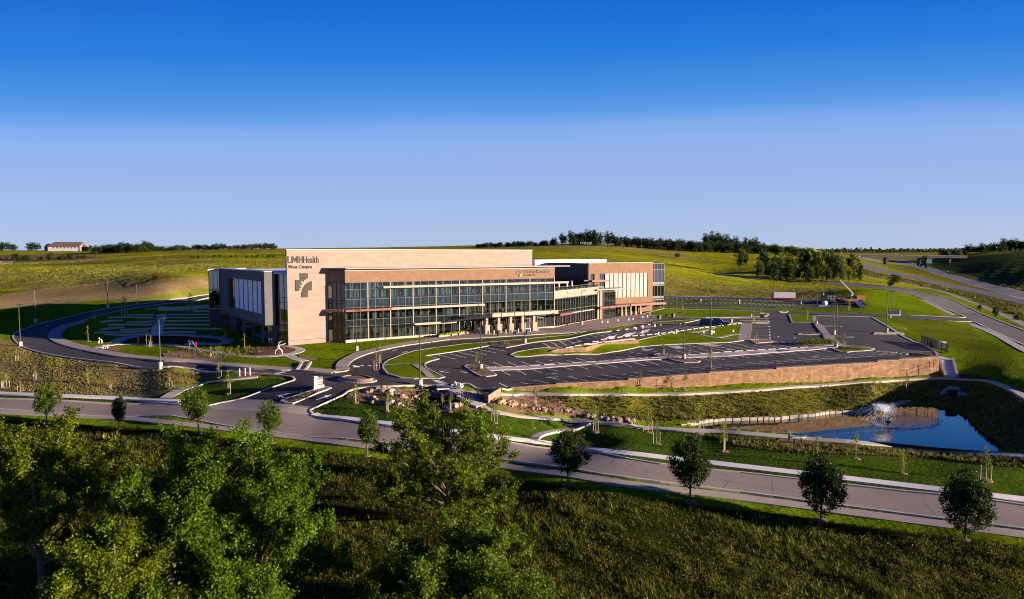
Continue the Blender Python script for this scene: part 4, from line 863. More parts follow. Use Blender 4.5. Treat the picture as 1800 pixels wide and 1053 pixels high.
# glazed end of the right wing
mb = MB(); GT.box(mb, 0, GT.L, -.5, 14.9, -14, -.1); gt = part(mb, 'end_wing', 'interior')
mb = MB(); GT.quad(mb, 0, GT.L, .3, 13.0, .02); mb.quad((108.65, 22, .3), (108.65, 36, .3), (108.65, 36, 13), (108.65, 22, 13)); part(mb, 'curtain_wall', 'dark_glass', gt)
mb = MB(); GT.quad(mb, 0, GT.L, 13.0, 14.9, .03); part(mb, 'glass_parapet', 'teal_glass', gt)
mb = MB()
for i in range(8): GT.box(mb, i * GT.L / 7 - .04, i * GT.L / 7 + .04, 0, 14.9, 0, .1)
for z in (.3, 3.6, 4.6, 8.0, 9.0, 13.0, 14.85): GT.box(mb, 0, GT.L, z - .05, z + .05, 0, .09)
part(mb, 'mullion', 'alu', gt)
mb = MB(); GT.box(mb, 0, GT.L, 4.0, 4.6, .01, .05); GT.box(mb, 0, GT.L, 8.3, 9.0, .01, .05); part(mb, 'spandrel_glass', 'spandrel', gt)
# left wing, in the shade
zl = 14.3
wA, wB = LW.S(412), LW.S(472); mb = MB(); zb0, zb1 = 2.9, 2.9
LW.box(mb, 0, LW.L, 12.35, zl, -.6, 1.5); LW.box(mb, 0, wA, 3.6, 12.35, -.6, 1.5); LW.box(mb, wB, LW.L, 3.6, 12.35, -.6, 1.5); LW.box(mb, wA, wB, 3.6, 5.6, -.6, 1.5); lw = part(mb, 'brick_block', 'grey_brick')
mb = MB(); LW.box(mb, -.05, LW.L + .05, zl, zl + .1, -.7, 1.55); part(mb, 'coping', 'coping', lw)
mb = MB(); LW.quad(mb, wA, wB, 5.6, 12.35, .95); part(mb, 'window_glass', 'dark_glass', lw)
for a, b in ((421.5, 427.6), (429.4, 435.5), (437.5, 443.5), (445.7, 451.8), (454, 460.1), (462.2, 468.8)):
    mb = MB(); LW.box(mb, LW.S(a), LW.S(b), 5.6, 12.35, .97, 1.07); part(mb, 'wall_panel', 'pale_panel', lw)
mb = MB(); LW.box(mb, 0, LW.L, -1.5, 3.6, -1, -.2); g0 = part(mb, 'ground_floor_wall', 'dark_brick')
for a, b in ((413, 422), (429, 440), (444, 455), (461, 472)): mb = MB(); LW.box(mb, LW.S(a), LW.S(b), -.6, 3.0, -.2, -.14); part(mb, 'window_glass', 'dark_glass', g0)
RC = VP((-13.3, 7.5), (-10.9, 4.0))
mb = MB(); RC.quad(mb, -.5, RC.L + .4, -1, 13.9, 0); rc = part(mb, 'link_glass', 'dark_glass')
mb = MB()
for q in (.1, 1.3, 2.6, 3.9): RC.box(mb, q - .04, q + .04, -1, 13.9, 0, .08)
for z in (3.6, 4.6, 8.2, 9.2, 13.8): RC.box(mb, -.5, RC.L + .4, z - .05, z + .05, 0, .07)
part(mb, 'mullion', 'dark_frame', rc)
FG = VP((-19.6, 43.0), (-15.9, 42.6)); FS = VP((-11, 56), (-19.6, 43.0))
mb = MB(); FG.quad(mb, 0, FG.L, 4.7, 13.6, 0); FS.quad(mb, 0, FS.L, 4.7, 13.6, 0); fg = part(mb, 'corner_glass', 'dark_glass')
mb = MB(); mb.prism([(-19.3, 43.2), (-15.9, 42.8), (-10, 50), (-11, 55.6)], -.5, 13.5); part(mb, 'core_wall', 'interior', fg)
mb = MB(); mb.prism([(-19.8, 42.8), (-15.9, 42.4), (-9.8, 50), (-11, 56.2)], 13.6, 14.2); part(mb, 'coping', 'coping', fg)
mb = MB()
for q in np.linspace(0, FG.L, 5): FG.box(mb, q - .05, q + .05, 4.7, 13.6, 0, .08)
for q in np.linspace(0, FS.L, 10): FS.box(mb, q - .05, q + .05, 4.7, 13.6, 0, .08)
for z in (4.7, 8.2, 9.2): FG.box(mb, 0, FG.L, z - .06, z + .06, 0, .07)
part(mb, 'mullion', 'dark_frame', fg)
mb = MB(); FG.box(mb, -.05, FG.L, -1, 4.6, -.3, .1); FS.box(mb, 0, FS.L, -1, 4.6, -.3, .1); part(mb, 'base_wall', 'dark_brick', fg)
mb = MB(); FG.box(mb, -.1, FG.L, 4.6, 4.75, -.3, .2); part(mb, 'sill', 'white_panel', fg)

# ---- lettering
def text_mesh(body, bold=0.0, ext=.04):
    cu = bpy.data.curves.new('txt', 'FONT'); cu.body = body; cu.size = 1.0; cu.extrude = ext; cu.offset = bold; cu.resolution_u = 3
    o = bpy.data.objects.new('txt', cu); COL.objects.link(o); dg = bpy.context.evaluated_depsgraph_get(); me = bpy.data.meshes.new_from_object(o.evaluated_get(dg)); bpy.data.objects.remove(o); return me
def text_on(vp, body, s0, s1, z0, cap, m, name='lettering', parent=None, bold=0.0, o=.05, ext=.04, label=None):
    """letters whose line runs from s0 to s1, baseline z0, capital height cap"""
    me = text_mesh(body, bold, ext); n = len(me.vertices); co = np.zeros(n * 3); me.vertices.foreach_get('co', co); co = co.reshape(-1, 3)
    x0, x1 = co[:, 0].min(), co[:, 0].max(); capu = .69
    t = s0 + (co[:, 0] - x0) / (x1 - x0) * (s1 - s0); z = z0 + co[:, 1] / capu * cap; oo = o + co[:, 2]
    q = vp.a[None] + vp.d[None] * t[:, None] + vp.n[None] * oo[:, None]; me.vertices.foreach_set('co', np.stack([q[:, 0], q[:, 1], z], -1).ravel().astype(np.float32)); me.update()
    ob = link(name, me, MATS[m], parent)
    if label: ob['label'] = label
    return ob
def lw_(px, py): return TW.sz(px, py)
a, zb = lw_(505.8, 462.3); b, _ = lw_(532.5, 462.3); c, _ = lw_(560.3, 461.4); cap = lw_(506, 450.5)[1] - zb
wd = b - a
text_on(TW, 'L', a, a + wd * .22, zb, cap, 'letter', 'lettering', tw, .02); text_on(TW, 'H', a + wd * .74, b, zb, cap, 'letter', 'lettering', tw, .02)
mb = MB(); MP = [(0, 0), (0, 1), (.24, 1), (.5, .5), (.76, 1), (1, 1), (1, 0), (.8, 0), (.8, .66), (.57, .2), (.43, .2), (.2, .66), (.2, 0)]
mp_ = [(a + wd * (.27 + .41 * x), zb + cap * y) for x, y in MP]; tri = geometry.tessellate_polygon([[Vector((x, y, 0)) for x, y in mp_]])
mb.add([TW.p(x, y, .1) for x, y in mp_], tri)
for i in range(13): j = (i + 1) % 13; mb.quad(TW.p(*mp_[i], .1), TW.p(*mp_[j], .1), TW.p(*mp_[j], .005), TW.p(*mp_[i], .005))
part(mb, 'lettering', 'letter', tw); text_on(TW, 'Health', b + .12, c, zb, cap * 1.0, 'letter', 'lettering', tw, .004)
a, zb = lw_(506.7, 472.1); b, _ = lw_(548.6, 471.4); cap = lw_(506.7, 466)[1] - zb; text_on(TW, 'West Campus', a, b, zb, cap, 'letter', 'lettering', tw, .006)
# cross emblem with a rising sun cut into it
def poly_on(vp, pts, o0, o1, m, name, parent):
    mbp = MB(); q = [vp.sz(px, py) for px, py in pts]; vs2 = [Vector((a, b)) for a, b in q]; n = len(q)
    V, E, F, *_ = geometry.delaunay_2d_cdt(vs2, [(i, (i + 1) % n) for i in range(n)], [], 1, 1e-5)
    C = np.array([np.mean([(V[i].x, V[i].y) for i in f], 0) for f in F]); ins = pip(C[:, 0], C[:, 1], q)
    mbp.add([vp.p(v.x, v.y, o1) for v in V], [tuple(f) for f, k in zip(F, ins) if k])
    for i in range(n): j = (i + 1) % n; mbp.quad(vp.p(*q[i], o1), vp.p(*q[j], o1), vp.p(*q[j], o0), vp.p(*q[i], o0))
    return mbp.build(name, MATS[m], parent)
z5 = lambda pts: [(480 + x / 5.544, 430 + y / 5.544) for x, y in pts]
poly_on(TW, z5([(262, 278), (338, 278), (338, 328), (331, 308), (318, 346), (296, 320), (302, 362), (268, 344), (282, 392), (250, 384), (276, 420), (250, 424), (262, 444), (244, 452), (220, 452), (220, 344), (262, 344)]), 0, .12, 'letter', 'emblem', tw)
poly_on(TW, z5([(378, 352), (378, 445), (338, 445), (338, 513), (274, 513), (277, 478), (286, 445), (301, 412), (322, 384), (348, 364)]), 0, .12, 'letter', 'emblem', tw)
a, zb = FA.sz(919, 480.3); b, _ = FA.sz(966.6, 479.8); cap = FA.sz(919, 474.6)[1] - zb
text_on(FA, 'OrthoKansas', a, b, zb, cap, 'letter', 'lettering', bb, .02); a, zb = FA.sz(919.3, 485.1); b, _ = FA.sz(940.8, 484.8); cap = FA.sz(919.3, 482.4)[1] - zb
text_on(FA, '& LMH Health', a, b, zb, cap, 'letter', 'lettering', bb, .02)
zz = lambda pts: [(895 + x / 22.5, 466 + y / 22.5) for x, y in pts]
mat('emblem_green', (.19, .18, .10), .5)
for pts, m in (([(272, 262), (312, 255), (308, 385), (272, 388)], 'letter'), ([(340, 195), (365, 200), (368, 265), (345, 262)], 'letter'), ([(380, 285), (440, 215), (468, 215), (450, 255), (400, 295)], 'letter'), ([(362, 470), (362, 405), (385, 345), (440, 300), (470, 290), (420, 345), (398, 400), (392, 470)], 'letter'), ([(410, 462), (405, 400), (450, 330), (505, 285), (520, 330), (480, 400), (450, 460)], 'emblem_green')):
    poly_on(FA, zz(pts), 0, .08, m, 'emblem', bb)
# ------------------------------------------------------------ walls, fences, stairs
brickmat('block_wall', (.29, .172, .088), (.20, .114, .056), (.18, .105, .056), 1.1, .3, .02, .9, .34, 1.0)
mat('metal_black', (.018, .018, .02), .5, spec=.4)
mat('pole_bronze', (.055, .042, .032), .45, spec=.5)
mat('white_paint', (.68, .66, .64), .5)
mat('limestone_rock', (.29, .20, .13), .9, 1.6, .25, .05)
mat('pale_rock', (.42, .36, .29), .9, 2, .2, .04)
mat('brown_rock', (.34, .20, .12), .9, 2, .3, .05)
mat('rail_brown', (.07, .032, .022), .6)
mat('blue_grey_conc', (.52, .50, .48), .85, 1, .1)
WBpx = np.array([proj(p)[0] for p in WB]); WBa = np.array(WB)
def wall_at(px):   # point of the long wall's front face that is seen at column px
    return np.array([np.interp(px, WBpx, WBa[:, 0]), np.interp(px, WBpx, WBa[:, 1])])
def wall_from_px(name, tops, foot, label, th=.5, m='block_wall', sink=.8):
    mb = MB(); cb = MB(); P_ = []; hold = None
    for px, py in tops: q = foot(px); P_.append((q, aty(px, py, q[1])[2]))
    for (a, za), (b, zb) in zip(P_[:-1], P_[1:]):
        if np.hypot(*(b - a)) < .35: hold = a; continue
        if hold is not None: a = hold; hold = None
        d = (b - a) / np.hypot(*(b - a)); n = np.array([-d[1], d[0]]); z0 = min(float(RB(*a)[0]), float(RB(*b)[0])) - sink
        z = (za + zb) / 2
        mb.loft([[(a[0], a[1], z0), (b[0], b[1], z0), (*(b + n * th), z0), (*(a + n * th), z0)], [(a[0], a[1], za), (b[0], b[1], zb), (*(b + n * th), zb), (*(a + n * th), za)]])
        o = n * -.04; cb.loft([[(*(a + o), za + .002), (*(b + o), zb + .002), (*(b + n * (th + .04)), zb + .002), (*(a + n * (th + .04)), za + .002)], [(*(a + o), za + .12), (*(b + o), zb + .12), (*(b + n * (th + .04)), zb + .12), (*(a + n * (th + .04)), za + .12)]])
    r = empty(name, (0, 0, 0), 0, label, 'wall'); mb.build('wall', MATS[m], r); cb.build('coping', MATS['limestone_rock'], r); return P_
LW_T = [(899, 682.6), (977, 676.8), (978, 675.6), (1103, 670), (1104, 667.2), (1245, 657.2), (1247, 655.4), (1364, 650.5), (1365, 648), (1541, 638), (1543, 635.6), (1579, 633.6), (1580, 632.4), (1650, 627.9)]
LWP = wall_from_px('retaining_wall', LW_T, wall_at, 'long tan block retaining wall below the parking lot')
mb = MB(); e = LWP[-1][0]; d = WB[-1] - WB[-2]; d = d[:2] / np.hypot(*d[:2]); n = np.array([-d[1], d[0]])
mb.wallslab(e + n * .5, e + n * 7, -5, LWP[-1][1], -.5); o = mb.build('wall_return', MATS['block_wall'], bpy.data.objects['retaining_wall'])
SWpx = np.array([proj((*p[:2], -1.05))[0] for p in SWB]); SWa = np.array(SWB)
wall_from_px('short_retaining_wall', [(957, 624), (965, 620.5), (966, 619.5), (979, 615), (1000, 613), (1031, 611.7), (1045, 607), (1062, 604.7), (1078, 602.4), (1123, 598.8)], lambda px: np.array([np.interp(px, SWpx, SWa[:, 0]), np.interp(px, SWpx, SWa[:, 1])]), 'short tan block wall in the middle of the parking lot', .45)
# picket fence along the top of the wall
FR = empty('wall_fence', (0, 0, 0), 0, 'black metal picket fence on top of the long retaining wall', 'fence')
mb = MB(); pk = MB(); tot = 0
fpts = [(q, z) for q, z in LWP if proj((*q, z))[0] > 955]
for (a, za), (b, zb) in zip(fpts[:-1], fpts[1:]):
    L = np.hypot(*(b - a))
    if L < .4: continue
    d = (b - a) / L; nn = np.array([-d[1], d[0]]) * .25; k = max(1, int(round(L / 2.6)))
    for i in range(k + 1):
        q = a + d * L * i / k + nn; z = za + (zb - za) * i / k; p_ = MB(); p_.cbox((q[0], q[1], z + .68), (.07, .07, 1.2)); p_.cbox((q[0], q[1], z + 1.29), (.1, .1, .05)); p_.build('post', MATS['metal_black'], FR)
    for h in (.25, 1.12): pk.bar((*(a + nn), za + h), (*(b + nn), zb + h), .045)
    for i in range(int(L / .16)):
        q = a + d * .16 * i + nn; z = za + (zb - za) * .16 * i / L; pk.bar((*q, z + .2), (*q, z + 1.16), .02)
pk.build('pickets', MATS['metal_black'], FR)
# dark screen fence at the lot's corner with its white post
A, B = at(1619, 604)[:2], at(1668, 621.5)[:2]; SF = empty('screen_fence', (0, 0, 0), 0, 'black slatted screen fence at the lot corner above the stairs', 'fence'); zz0, zz1 = h1(*A), h1(*B)
d = (B - A) / np.hypot(*(B - A)); L = np.hypot(*(B - A)); mb = MB()
for i in range(int(L / .22)): q = A + d * .22 * i; z = zz0 + (zz1 - zz0) * .22 * i / L; mb.bar((*q, z + .1), (*q, z + 1.75), .14, .04)
for h in (.3, 1.65): mb.bar((*A, zz0 + h), (*B, zz1 + h), .06)
mb.build('pickets', MATS['metal_black'], SF)
for i in range(9): q = A + d * L * i / 8; z = zz0 + (zz1 - zz0) * i / 8; mb = MB(); mb.cbox((*q, z + .9), (.1, .1, 1.9)); mb.cbox((*q, z + 1.87), (.13, .13, .05)); mb.build('post', MATS['metal_black'], SF)
q = at(1652, 612); mb = MB(); mb.bevbox((q[0] - 1, q[1] - .5, q[2]), (q[0] + 1, q[1] + .5, q[2] + 1.3), .06); mb.box((q[0] - 1.05, q[1] - .55, q[2] + 1.3), (q[0] + 1.05, q[1] + .55, q[2] + 1.36)); mb.box((q[0] - .7, q[1] - .53, q[2] + .3), (q[0] + .7, q[1] - .5, q[2] + 1.1)); tag(mb.build('utility_cabinet', MATS['white_paint']), 'white utility cabinet behind the black screen fence', 'utility box')
def stairs(name, bl, br, tl, tr, n, label, m='blue_grey_conc', cheek=True, zb=None, zt=None, lands=()):
    """flight from the bottom edge (bl,br) to the top edge (tl,tr), world xyz points"""
    bl, br, tl, tr = [np.array(p, float) for p in (bl, br, tl, tr)]; r = empty(name, (0, 0, 0), 0, label, 'stairs'); mb = MB()
    for i in range(n):
        t0, t1 = i / n, 1.0; z = bl[2] + (tl[2] - bl[2]) * (i + 1) / n; a, b = bl + (tl - bl) * t0, br + (br * 0 + tr - br) * t0; c, e = bl + (tl - bl) * ((i + 1) / n + (.15 / n)), br + (tr - br) * ((i + 1) / n + (.15 / n))
        mb.loft([[(a[0], a[1], zq), (b[0], b[1], zq), (e[0], e[1], zq), (c[0], c[1], zq)] for zq in (bl[2] - .5, z)])
    mb.build('treads', MATS[m], r)
    if cheek:
        for a, b in ((bl, tl), (br, tr)):
            mb = MB(); d = (b - a)[:2] / np.hypot(*(b - a)[:2]); nn = np.array([-d[1], d[0]]) * .2
            mb.loft([[(*(a[:2] + s * nn), a[2] - .5), (*(b[:2] + s * nn), a[2] - .5), (*(b[:2] + s * nn), b[2] + .35), (*(a[:2] + s * nn), a[2] + .35)] for s in (-1, 1)]); mb.build('cheek_wall', MATS['white_concrete'], r)
    return r
bl, br = at(1663, 663.5), at(1683, 663.5); tl, tr = aty(1651, 632.5, bl[1] + 6.6), aty(1675, 632, bl[1] + 6.6); st = stairs('stairs', bl, br, tl, tr, 16, 'concrete stairs with pale side walls at the right end of the long wall')
mb = MB(); q = (tl + tr) / 2; mb.box((tl[0] - .2, tl[1], tl[2] - 2.0), (tr[0] + .4, tr[1] + 4.5, tl[2] + .02)); mb.build('landing', MATS['blue_grey_conc'], st)
mb = MB(); a, b = aty(1613, 657.5, WB[-2][1] - .2), aty(1639, 644, WB[-1][1] - .3)
for k in (0, .35): mb.bar(a + [0, -.3, .9 - k * 2], b + [0, -.3, .9 - k * 2], .06)
for t in (0, .5, 1): q = a + (b - a) * t; mb.bar(q + [0, -.3, -.2], q + [0, -.3, .9], .06)
tag(mb.build('handrail', MATS['rail_brown']), 'slanted brown handrail in front of the right end of the long wall', 'handrail')
stairs('garden_stairs', at(523, 651.5), at(537.5, 651.5), at(531, 639), at(546, 638.5), 7, 'short concrete garden steps with pale cheek walls beside the loop road')
stairs('amphitheatre_stairs', at(264, 588), at(284, 588), at(275, 552.5), at(293, 552.5), 26, 'long straight stairs up the middle of the grass amphitheatre', cheek=False)
# seat walls of the amphitheatre
mat('seat_stone', (.36, .33, .30), .85, 1, .15)
ROWS = [((216, 555), (271, 554.4)), ((190, 559.3), (271, 559.3)), ((176, 567.3), (216, 564)), ((223, 568), (270, 566)), ((190, 572), (267, 571.5)), ((176, 580), (220, 576)), ((211, 581), (267, 578.3)), ((166, 586), (260, 581.8)), ((183, 589), (264, 586.3)),
        ((295, 553.7), (371, 553.7)), ((340, 548), (371, 547.5)), ((292, 559), (371, 559)), ((290, 565), (371, 564.5)), ((287, 571.8), (380, 571.5)), ((285, 578.5), (391, 578.5)), ((284, 585.5), (345, 585))]
for i, (a, b) in enumerate(ROWS):
    A, B = at(*a), at(*b); mb = ribbon_w([A[:2], B[:2]], .4, .3, .7, 2.0)
    side = 'left' if a[0] < 272 else 'right'; nth = ['top', 'second', 'third', 'inner third', 'fourth', 'fifth', 'inner fifth', 'sixth', 'lowest'][i] if side == 'left' else ['second', 'top', 'third', 'fourth', 'fifth', 'sixth', 'lowest'][i - 9]
    tag(mb.build('seat_wall', MATS['seat_stone']), f'{nth} long stone seat wall in the grass {side} of the amphitheatre stairs', 'seat wall', 'stone seat walls of the amphitheatre')
A, B = at(278, 546), at(371, 541.5); mb = ribbon_w([A[:2], B[:2]], .4, 1.0, 1.5, 3.0); tag(mb.build('terrace_wall', MATS['white_concrete']), 'low pale concrete wall along the top of the amphitheatre', 'wall')

# ------------------------------------------------------------ lamps
def lamp():
    r = empty('street_lamp', (0, 0, 0)); mb = MB(); mb.tube([(0, 0, -.3), (0, 0, .82), (0, 0, .86)], [.31, .31, .27], 12); mb.build('pedestal', MATS['white_concrete'], r)
    mb = MB(); mb.tube([(0, 0, .8), (0, 0, 7.4)], [.085, .06], 8); p = mb.build('pole', MATS['pole_bronze'], r); mb = MB(); mb.cbox((0, 0, .89), (.32, .32, .06)); mb.build('base_plate', MATS['pole_bronze'], p)
    mb = MB(); mb.bar((0, 0, 7.35), (.35, 0, 7.42), .06); mb.build('arm', MATS['pole_bronze'], r); mb = MB(); mb.bevbox((.3, -.17, 7.38), (.98, .17, 7.5), .03); h = mb.build('lamp_head', MATS['pole_bronze'], r); mb = MB(); mb.box((.4, -.12, 7.365), (.9, .12, 7.378)); mb.build('lens', MATS['white_paint'], h)
    return r
LAMPS = [(36, 609, 535, 'on the outer edge of the loop road\'s left bend'), (63, 567, 508, 'in the shaded grass outside the loop road, left of the others there'), (190, 541, 488, 'in shade on the far side of the loop road, left of centre'), (241, 533, 499, 'behind the amphitheatre near the top of the loop road'), (282, 646, 559, 'beside the loop road in front of the garden'), (627, 616.5, 545, 'on the lawn in front of the glass facade\'s left end'),
         (738.5, 679, 572, 'by the rock garden facing the drive'), (845, 650, 563, 'in the planting island at the left end of the parking rows'), (904.5, 588.5, 522, 'in front of the entrance piers'), (922.5, 603.5, 531, 'on the narrow lawn strip facing the main entrance'), (1022.3, 571.5, 510, 'on the forecourt by the terrace block'), (1187.5, 587, 518, 'at the edge of the upper parking lot by the lawn'),
         (1202, 631.5, 549, 'in the planting island on the white walkway'), (1170.7, 557.5, 506, 'on the lawn right of the building\'s glazed end'), (1249, 588.5, 512, 'on the triangular lawn with the crossing paths'), (1285, 567.5, 509, 'behind the two parked vehicles'), (1320, 557, 511, 'at the right end of the long west lawn'), (1231, 529.8, 490, 'between the two rear lots, left'), (1407.5, 534, 500, 'between the two rear lots, right'),
         (1435, 570.5, 515, 'at the top of the curved walkway'), (1465.7, 588, 519, 'beside the curved walkway, midway'), (1469.5, 610.5, 533, 'at the foot of the curved walkway'), (1558, 585, 512.5, 'on the divider at the lot\'s right edge'), (1564.4, 558.5, 512.5, 'beside the blue monument sign on the right'), (1447, 519, 486, 'by the dark mound behind the rear lot')]
lamp0 = lamp()
for i, (px, by, ty, w) in enumerate(LAMPS):
    q = at(px, by); hh = aty(px, ty, q[1])[2] - q[2]; o = lamp0 if i == 0 else copy_tree(lamp0); s = hh / 7.45
    place(o, q, math.radians(-10 if i % 3 else 170), s, f'street lamp {w}', 'street lamps round the campus'); o['category'] = 'street lamp'
    if i in (0, 2, 8, 9): o.rotation_euler.z = 0
# ------------------------------------------------------------ small signs, bollards, wheel stops
def psign():
    r = empty('parking_sign', (0, 0, 0)); mb = MB(); mb.tube([(0, 0, -.1), (0, 0, 2.0)], .035, 6); mb.build('post', MATS['metal_black'], r); mb = MB(); mb.box((-.15, -.05, 1.5), (.15, -.03, 2.0)); mb.build('sign_plate', MATS['white_paint'], r)
    mb = MB(); mb.tube([(0, 0, 0), (0, 0, .06)], .1, 8); mb.build('foot', MATS['metal_black'], r); return r
PS = [(1058.6, 580, 'first from the left on the forecourt edge'), (1068, 580, 'second from the left on the forecourt edge'), (1086.6, 576.5, 'third from the left on the forecourt edge'), (1105, 575, 'fourth from the left on the forecourt edge'), (1113, 574, 'fifth from the left on the forecourt edge'), (1129.6, 570.5, 'sixth from the left on the forecourt edge'), (1138, 569, 'last on the right on the forecourt edge'),
      (1118, 592.5, 'first by the hatched bays of the upper lot'), (1130, 590.5, 'second by the hatched bays of the upper lot'), (1151, 587, 'third by the hatched bays of the upper lot'), (1162, 585.5, 'last by the hatched bays of the upper lot'), (1129, 600, 'at the top of the short wall'), (1157.5, 602, 'on the lawn left, right of the short wall'), (1184, 600.5, 'on the lawn below the lamp of the upper lot'), (1237, 599, 'on the lawn left of the crossing paths'), (1254.6, 599, 'on the lawn right of the crossing paths'), (1288.6, 597, 'near the lower right corner of the triangular lawn')]
p0 = psign()
for i, (px, by, w) in enumerate(PS):
    o = p0 if i == 0 else copy_tree(p0); place(o, at(px, by) + [0, 0, .12], math.radians(14 - (i % 3) * 4), 1.0, f'white parking sign, {w}', 'parking signs'); o['category'] = 'sign'
mb = MB(); mb.loft([[(-.95, -.09, 0), (.95, -.09, 0), (.95, .09, 0), (-.95, .09, 0)], [(-.95, -.07, .1), (.95, -.07, .1), (.95, .07, .1), (-.95, .07, .1)], [(-.93, -.04, .14), (.93, -.04, .14), (.93, .04, .14), (-.93, .04, .14)]]); ws0 = mb.build('wheel_stop', MATS['white_concrete'])
first = [True]
def stops(pa, pb, n, grp, lab, off=.02, skip=(), sc=1.0):
    A, B = at(*pa)[:2], at(*pb)[:2]; ang = math.atan2(*(B - A)[::-1])
    for i in range(n):
        if i in skip: continue
        q = A + (B - A) * i / (n - 1); o = ws0 if first[0] else ws0.copy()
        if not first[0]: COL.objects.link(o)
        first[0] = False; place(o, (q[0], q[1], h1(*q) + off), ang, (sc, 1.3, 1.2), lab, grp); o['category'] = 'wheel stop'
stops((863, 646.8), (1413, 611.4), 26, 'wheel stops on the north side of the walkway', 'white concrete wheel stop along the north edge of the long white walkway', skip=(13, 14))
stops((1000, 612.0), (1300, 569.6), 26, 'wheel stops of the upper lot', 'white concrete wheel stop along the lawn edge of the upper lot', .1)
stops((1071, 583.2), (1141, 571), 6, 'wheel stops by the yellow strip', 'white concrete wheel stop in front of the yellow tactile strip', .02)
stops((1321, 574), (1318, 596), 6, 'wheel stops by the walkway', 'white concrete wheel stop beside the straight walkway of the small bays', .05, sc=.8)
def bollard(px, py, label, grp, m='white_paint', h=1.05, r=.13):
    q = at(px, py); mb = MB(); mb.tube([(*q[:2], q[2] - .1), (*q[:2], q[2] + h - .05), (*q[:2], q[2] + h)], [r, r, r * .6], 10); mb.tube([(*q[:2], q[2] + h * .72), (*q[:2], q[2] + h * .8)], r * 1.08, 10); tag(mb.build('bollard', MATS[m]), label, 'bollard', grp)
for i, px in enumerate((868, 889, 911, 932, 945)): bollard(px, 588.5 - i * 1.3, f'white bollard standing {["first", "second", "third", "fourth", "last"][i]} from the left between the entrance piers', 'bollards at the main entrance')
for i, px in enumerate((421.5, 431, 439.5)): bollard(px, 662 - i * .9, f'white post on the red brick strip by the entry lawn, {["left", "middle", "right"][i]} of three', 'posts on the brick strip', 'white_paint', 1.3, .07)
for i, px in enumerate((1136.5, 1142)): bollard(px, 555.2, f'white bollard on the lawn edge by the side canopy, {["left", "right"][i]} of two', 'bollards by the side canopy')
def bin_(px, py, label, h=1.1, w=.6):
    q = at(px, py); r = empty('litter_bin', q, .5, label, 'litter bin', 'dark litter bins'); mb = MB(); mb.bevbox((-w / 2, -w / 2, -.1), (w / 2, w / 2, h), .05); mb.build('body', MATS['metal_black'], r); mb = MB(); mb.bevbox((-w / 2 - .03, -w / 2 - .03, h + .02), (w / 2 + .03, w / 2 + .03, h + .14), .04); mb.build('lid', MATS['pole_bronze'], r)
bin_(877, 591.5, 'dark litter bin in front of the second entrance pier', 1.2); bin_(927, 589, 'dark litter bin by the lamp at the entrance kerb'); bin_(1159, 561, 'dark litter bin at the end of the forecourt', 1.1, .8); bin_(1183.5, 558, 'dark litter bin on the lawn edge beside the end lamp', 1.1, .8)
def dirsign(px, py, h, w, label, rz=.15, txt=None):
    q = at(px, py); r = empty('directory_sign', q, rz, label, 'sign'); mb = MB(); mb.bevbox((-w * .8, -.3, -.2), (w * .8, .3, .22), .04); mb.build('plinth', MATS['white_concrete'], r)
    mb = MB(); mb.box((-w / 2, -.12, .22), (w / 2, .12, .22 + h)); p = mb.build('panel', MATS['dark_frame'], r); mb = MB(); mb.box((-w / 2 - .04, -.15, .22 + h), (w / 2 + .04, .15, .34 + h)); mb.build('cap', MATS['white_paint'], r)
    for k, (t, z, c) in enumerate(txt or ()):
        text_on(VP((-w / 2, 0), (w / 2, 0)), t, .12 * w, .88 * w if len(t) > 6 else .55 * w, .22 + h * z, h * c, 'blue_grey_conc', 'lettering', r, .01, .125, .006)
    return r
dirsign(627, 664.5, 1.5, .8, 'dark upright directory sign on a white plinth in the roundabout', .12); dirsign(1339.5, 561, 1.3, 1.0, 'dark directory sign beside the central lane', 0)
q = at(1571, 554.5); r = empty('monument_sign', q, -.1, 'low blue grey monument sign on the grass by the right access road', 'sign'); mb = MB(); mb.bevbox((-1.9, -.3, -.3), (1.9, .3, .35), .05); mb.build('plinth', MATS['blue_grey_conc'], r); mb = MB(); mb.box((-1.7, -.15, .35), (1.5, .15, 1.45)); mb.build('panel', MATS['spandrel'], r); mb = MB(); mb.box((1.5, -.2, .35), (1.9, .2, 1.7)); mb.build('pillar', MATS['blue_grey_conc'], r)
# entrance monument sign
mat('sign_taupe', (.13, .10, .07), .6)
A, B = at(552.8, 686.2), at(570, 680.3); d = B - A; SGN = empty('monument_sign', (A[0], A[1], min(A[2], B[2])), math.atan2(d[1], d[0]), 'white monument sign with a dark panel and white lettering on the entry median', 'sign'); L = float(np.hypot(d[0], d[1])); sv = VP((0, 0), (L, 0))
mb = MB(); sv.box(mb, 0, L, -.4, .62, -.45, 0); mb.build('plinth', MATS['white_paint'], SGN); mb = MB(); sv.box(mb, .0, L * .12, .62, 1.9, -.42, -.02); sv.box(mb, .0, L * .40, 1.72, 1.98, -.42, -.02); mb.build('frame', MATS['white_paint'], SGN)
mb = MB(); sv.box(mb, L * .125, L * .93, .62, 1.70, -.35, -.1); sv.box(mb, L * .405, L * .9, 1.70, 1.84, -.35, -.1); pn = mb.build('panel', MATS['sign_taupe'], SGN)
text_on(sv, 'LMH Health', L * .40, L * .89, 1.18, .27, 'white_paint', 'lettering', pn, .02, -.095, .01); text_on(sv, 'West Campus', L * .40, L * .82, .84, .2, 'white_paint', 'lettering', pn, .015, -.095, .01)
mb = MB(); c = L * .275
for dx, dz, sx, sz in ((0, 0, .13, .42), (-.2, .02, .14, .2), (.2, .02, .14, .2)): sv.box(mb, c + dx * L * .25 - sx * L * .3, c + dx * L * .25 + sx * L * .3, 1.16 + dz - sz, 1.16 + dz + sz, -.1, -.07 + .001 * dx)
mb.build('emblem', MATS['white_paint'], pn)
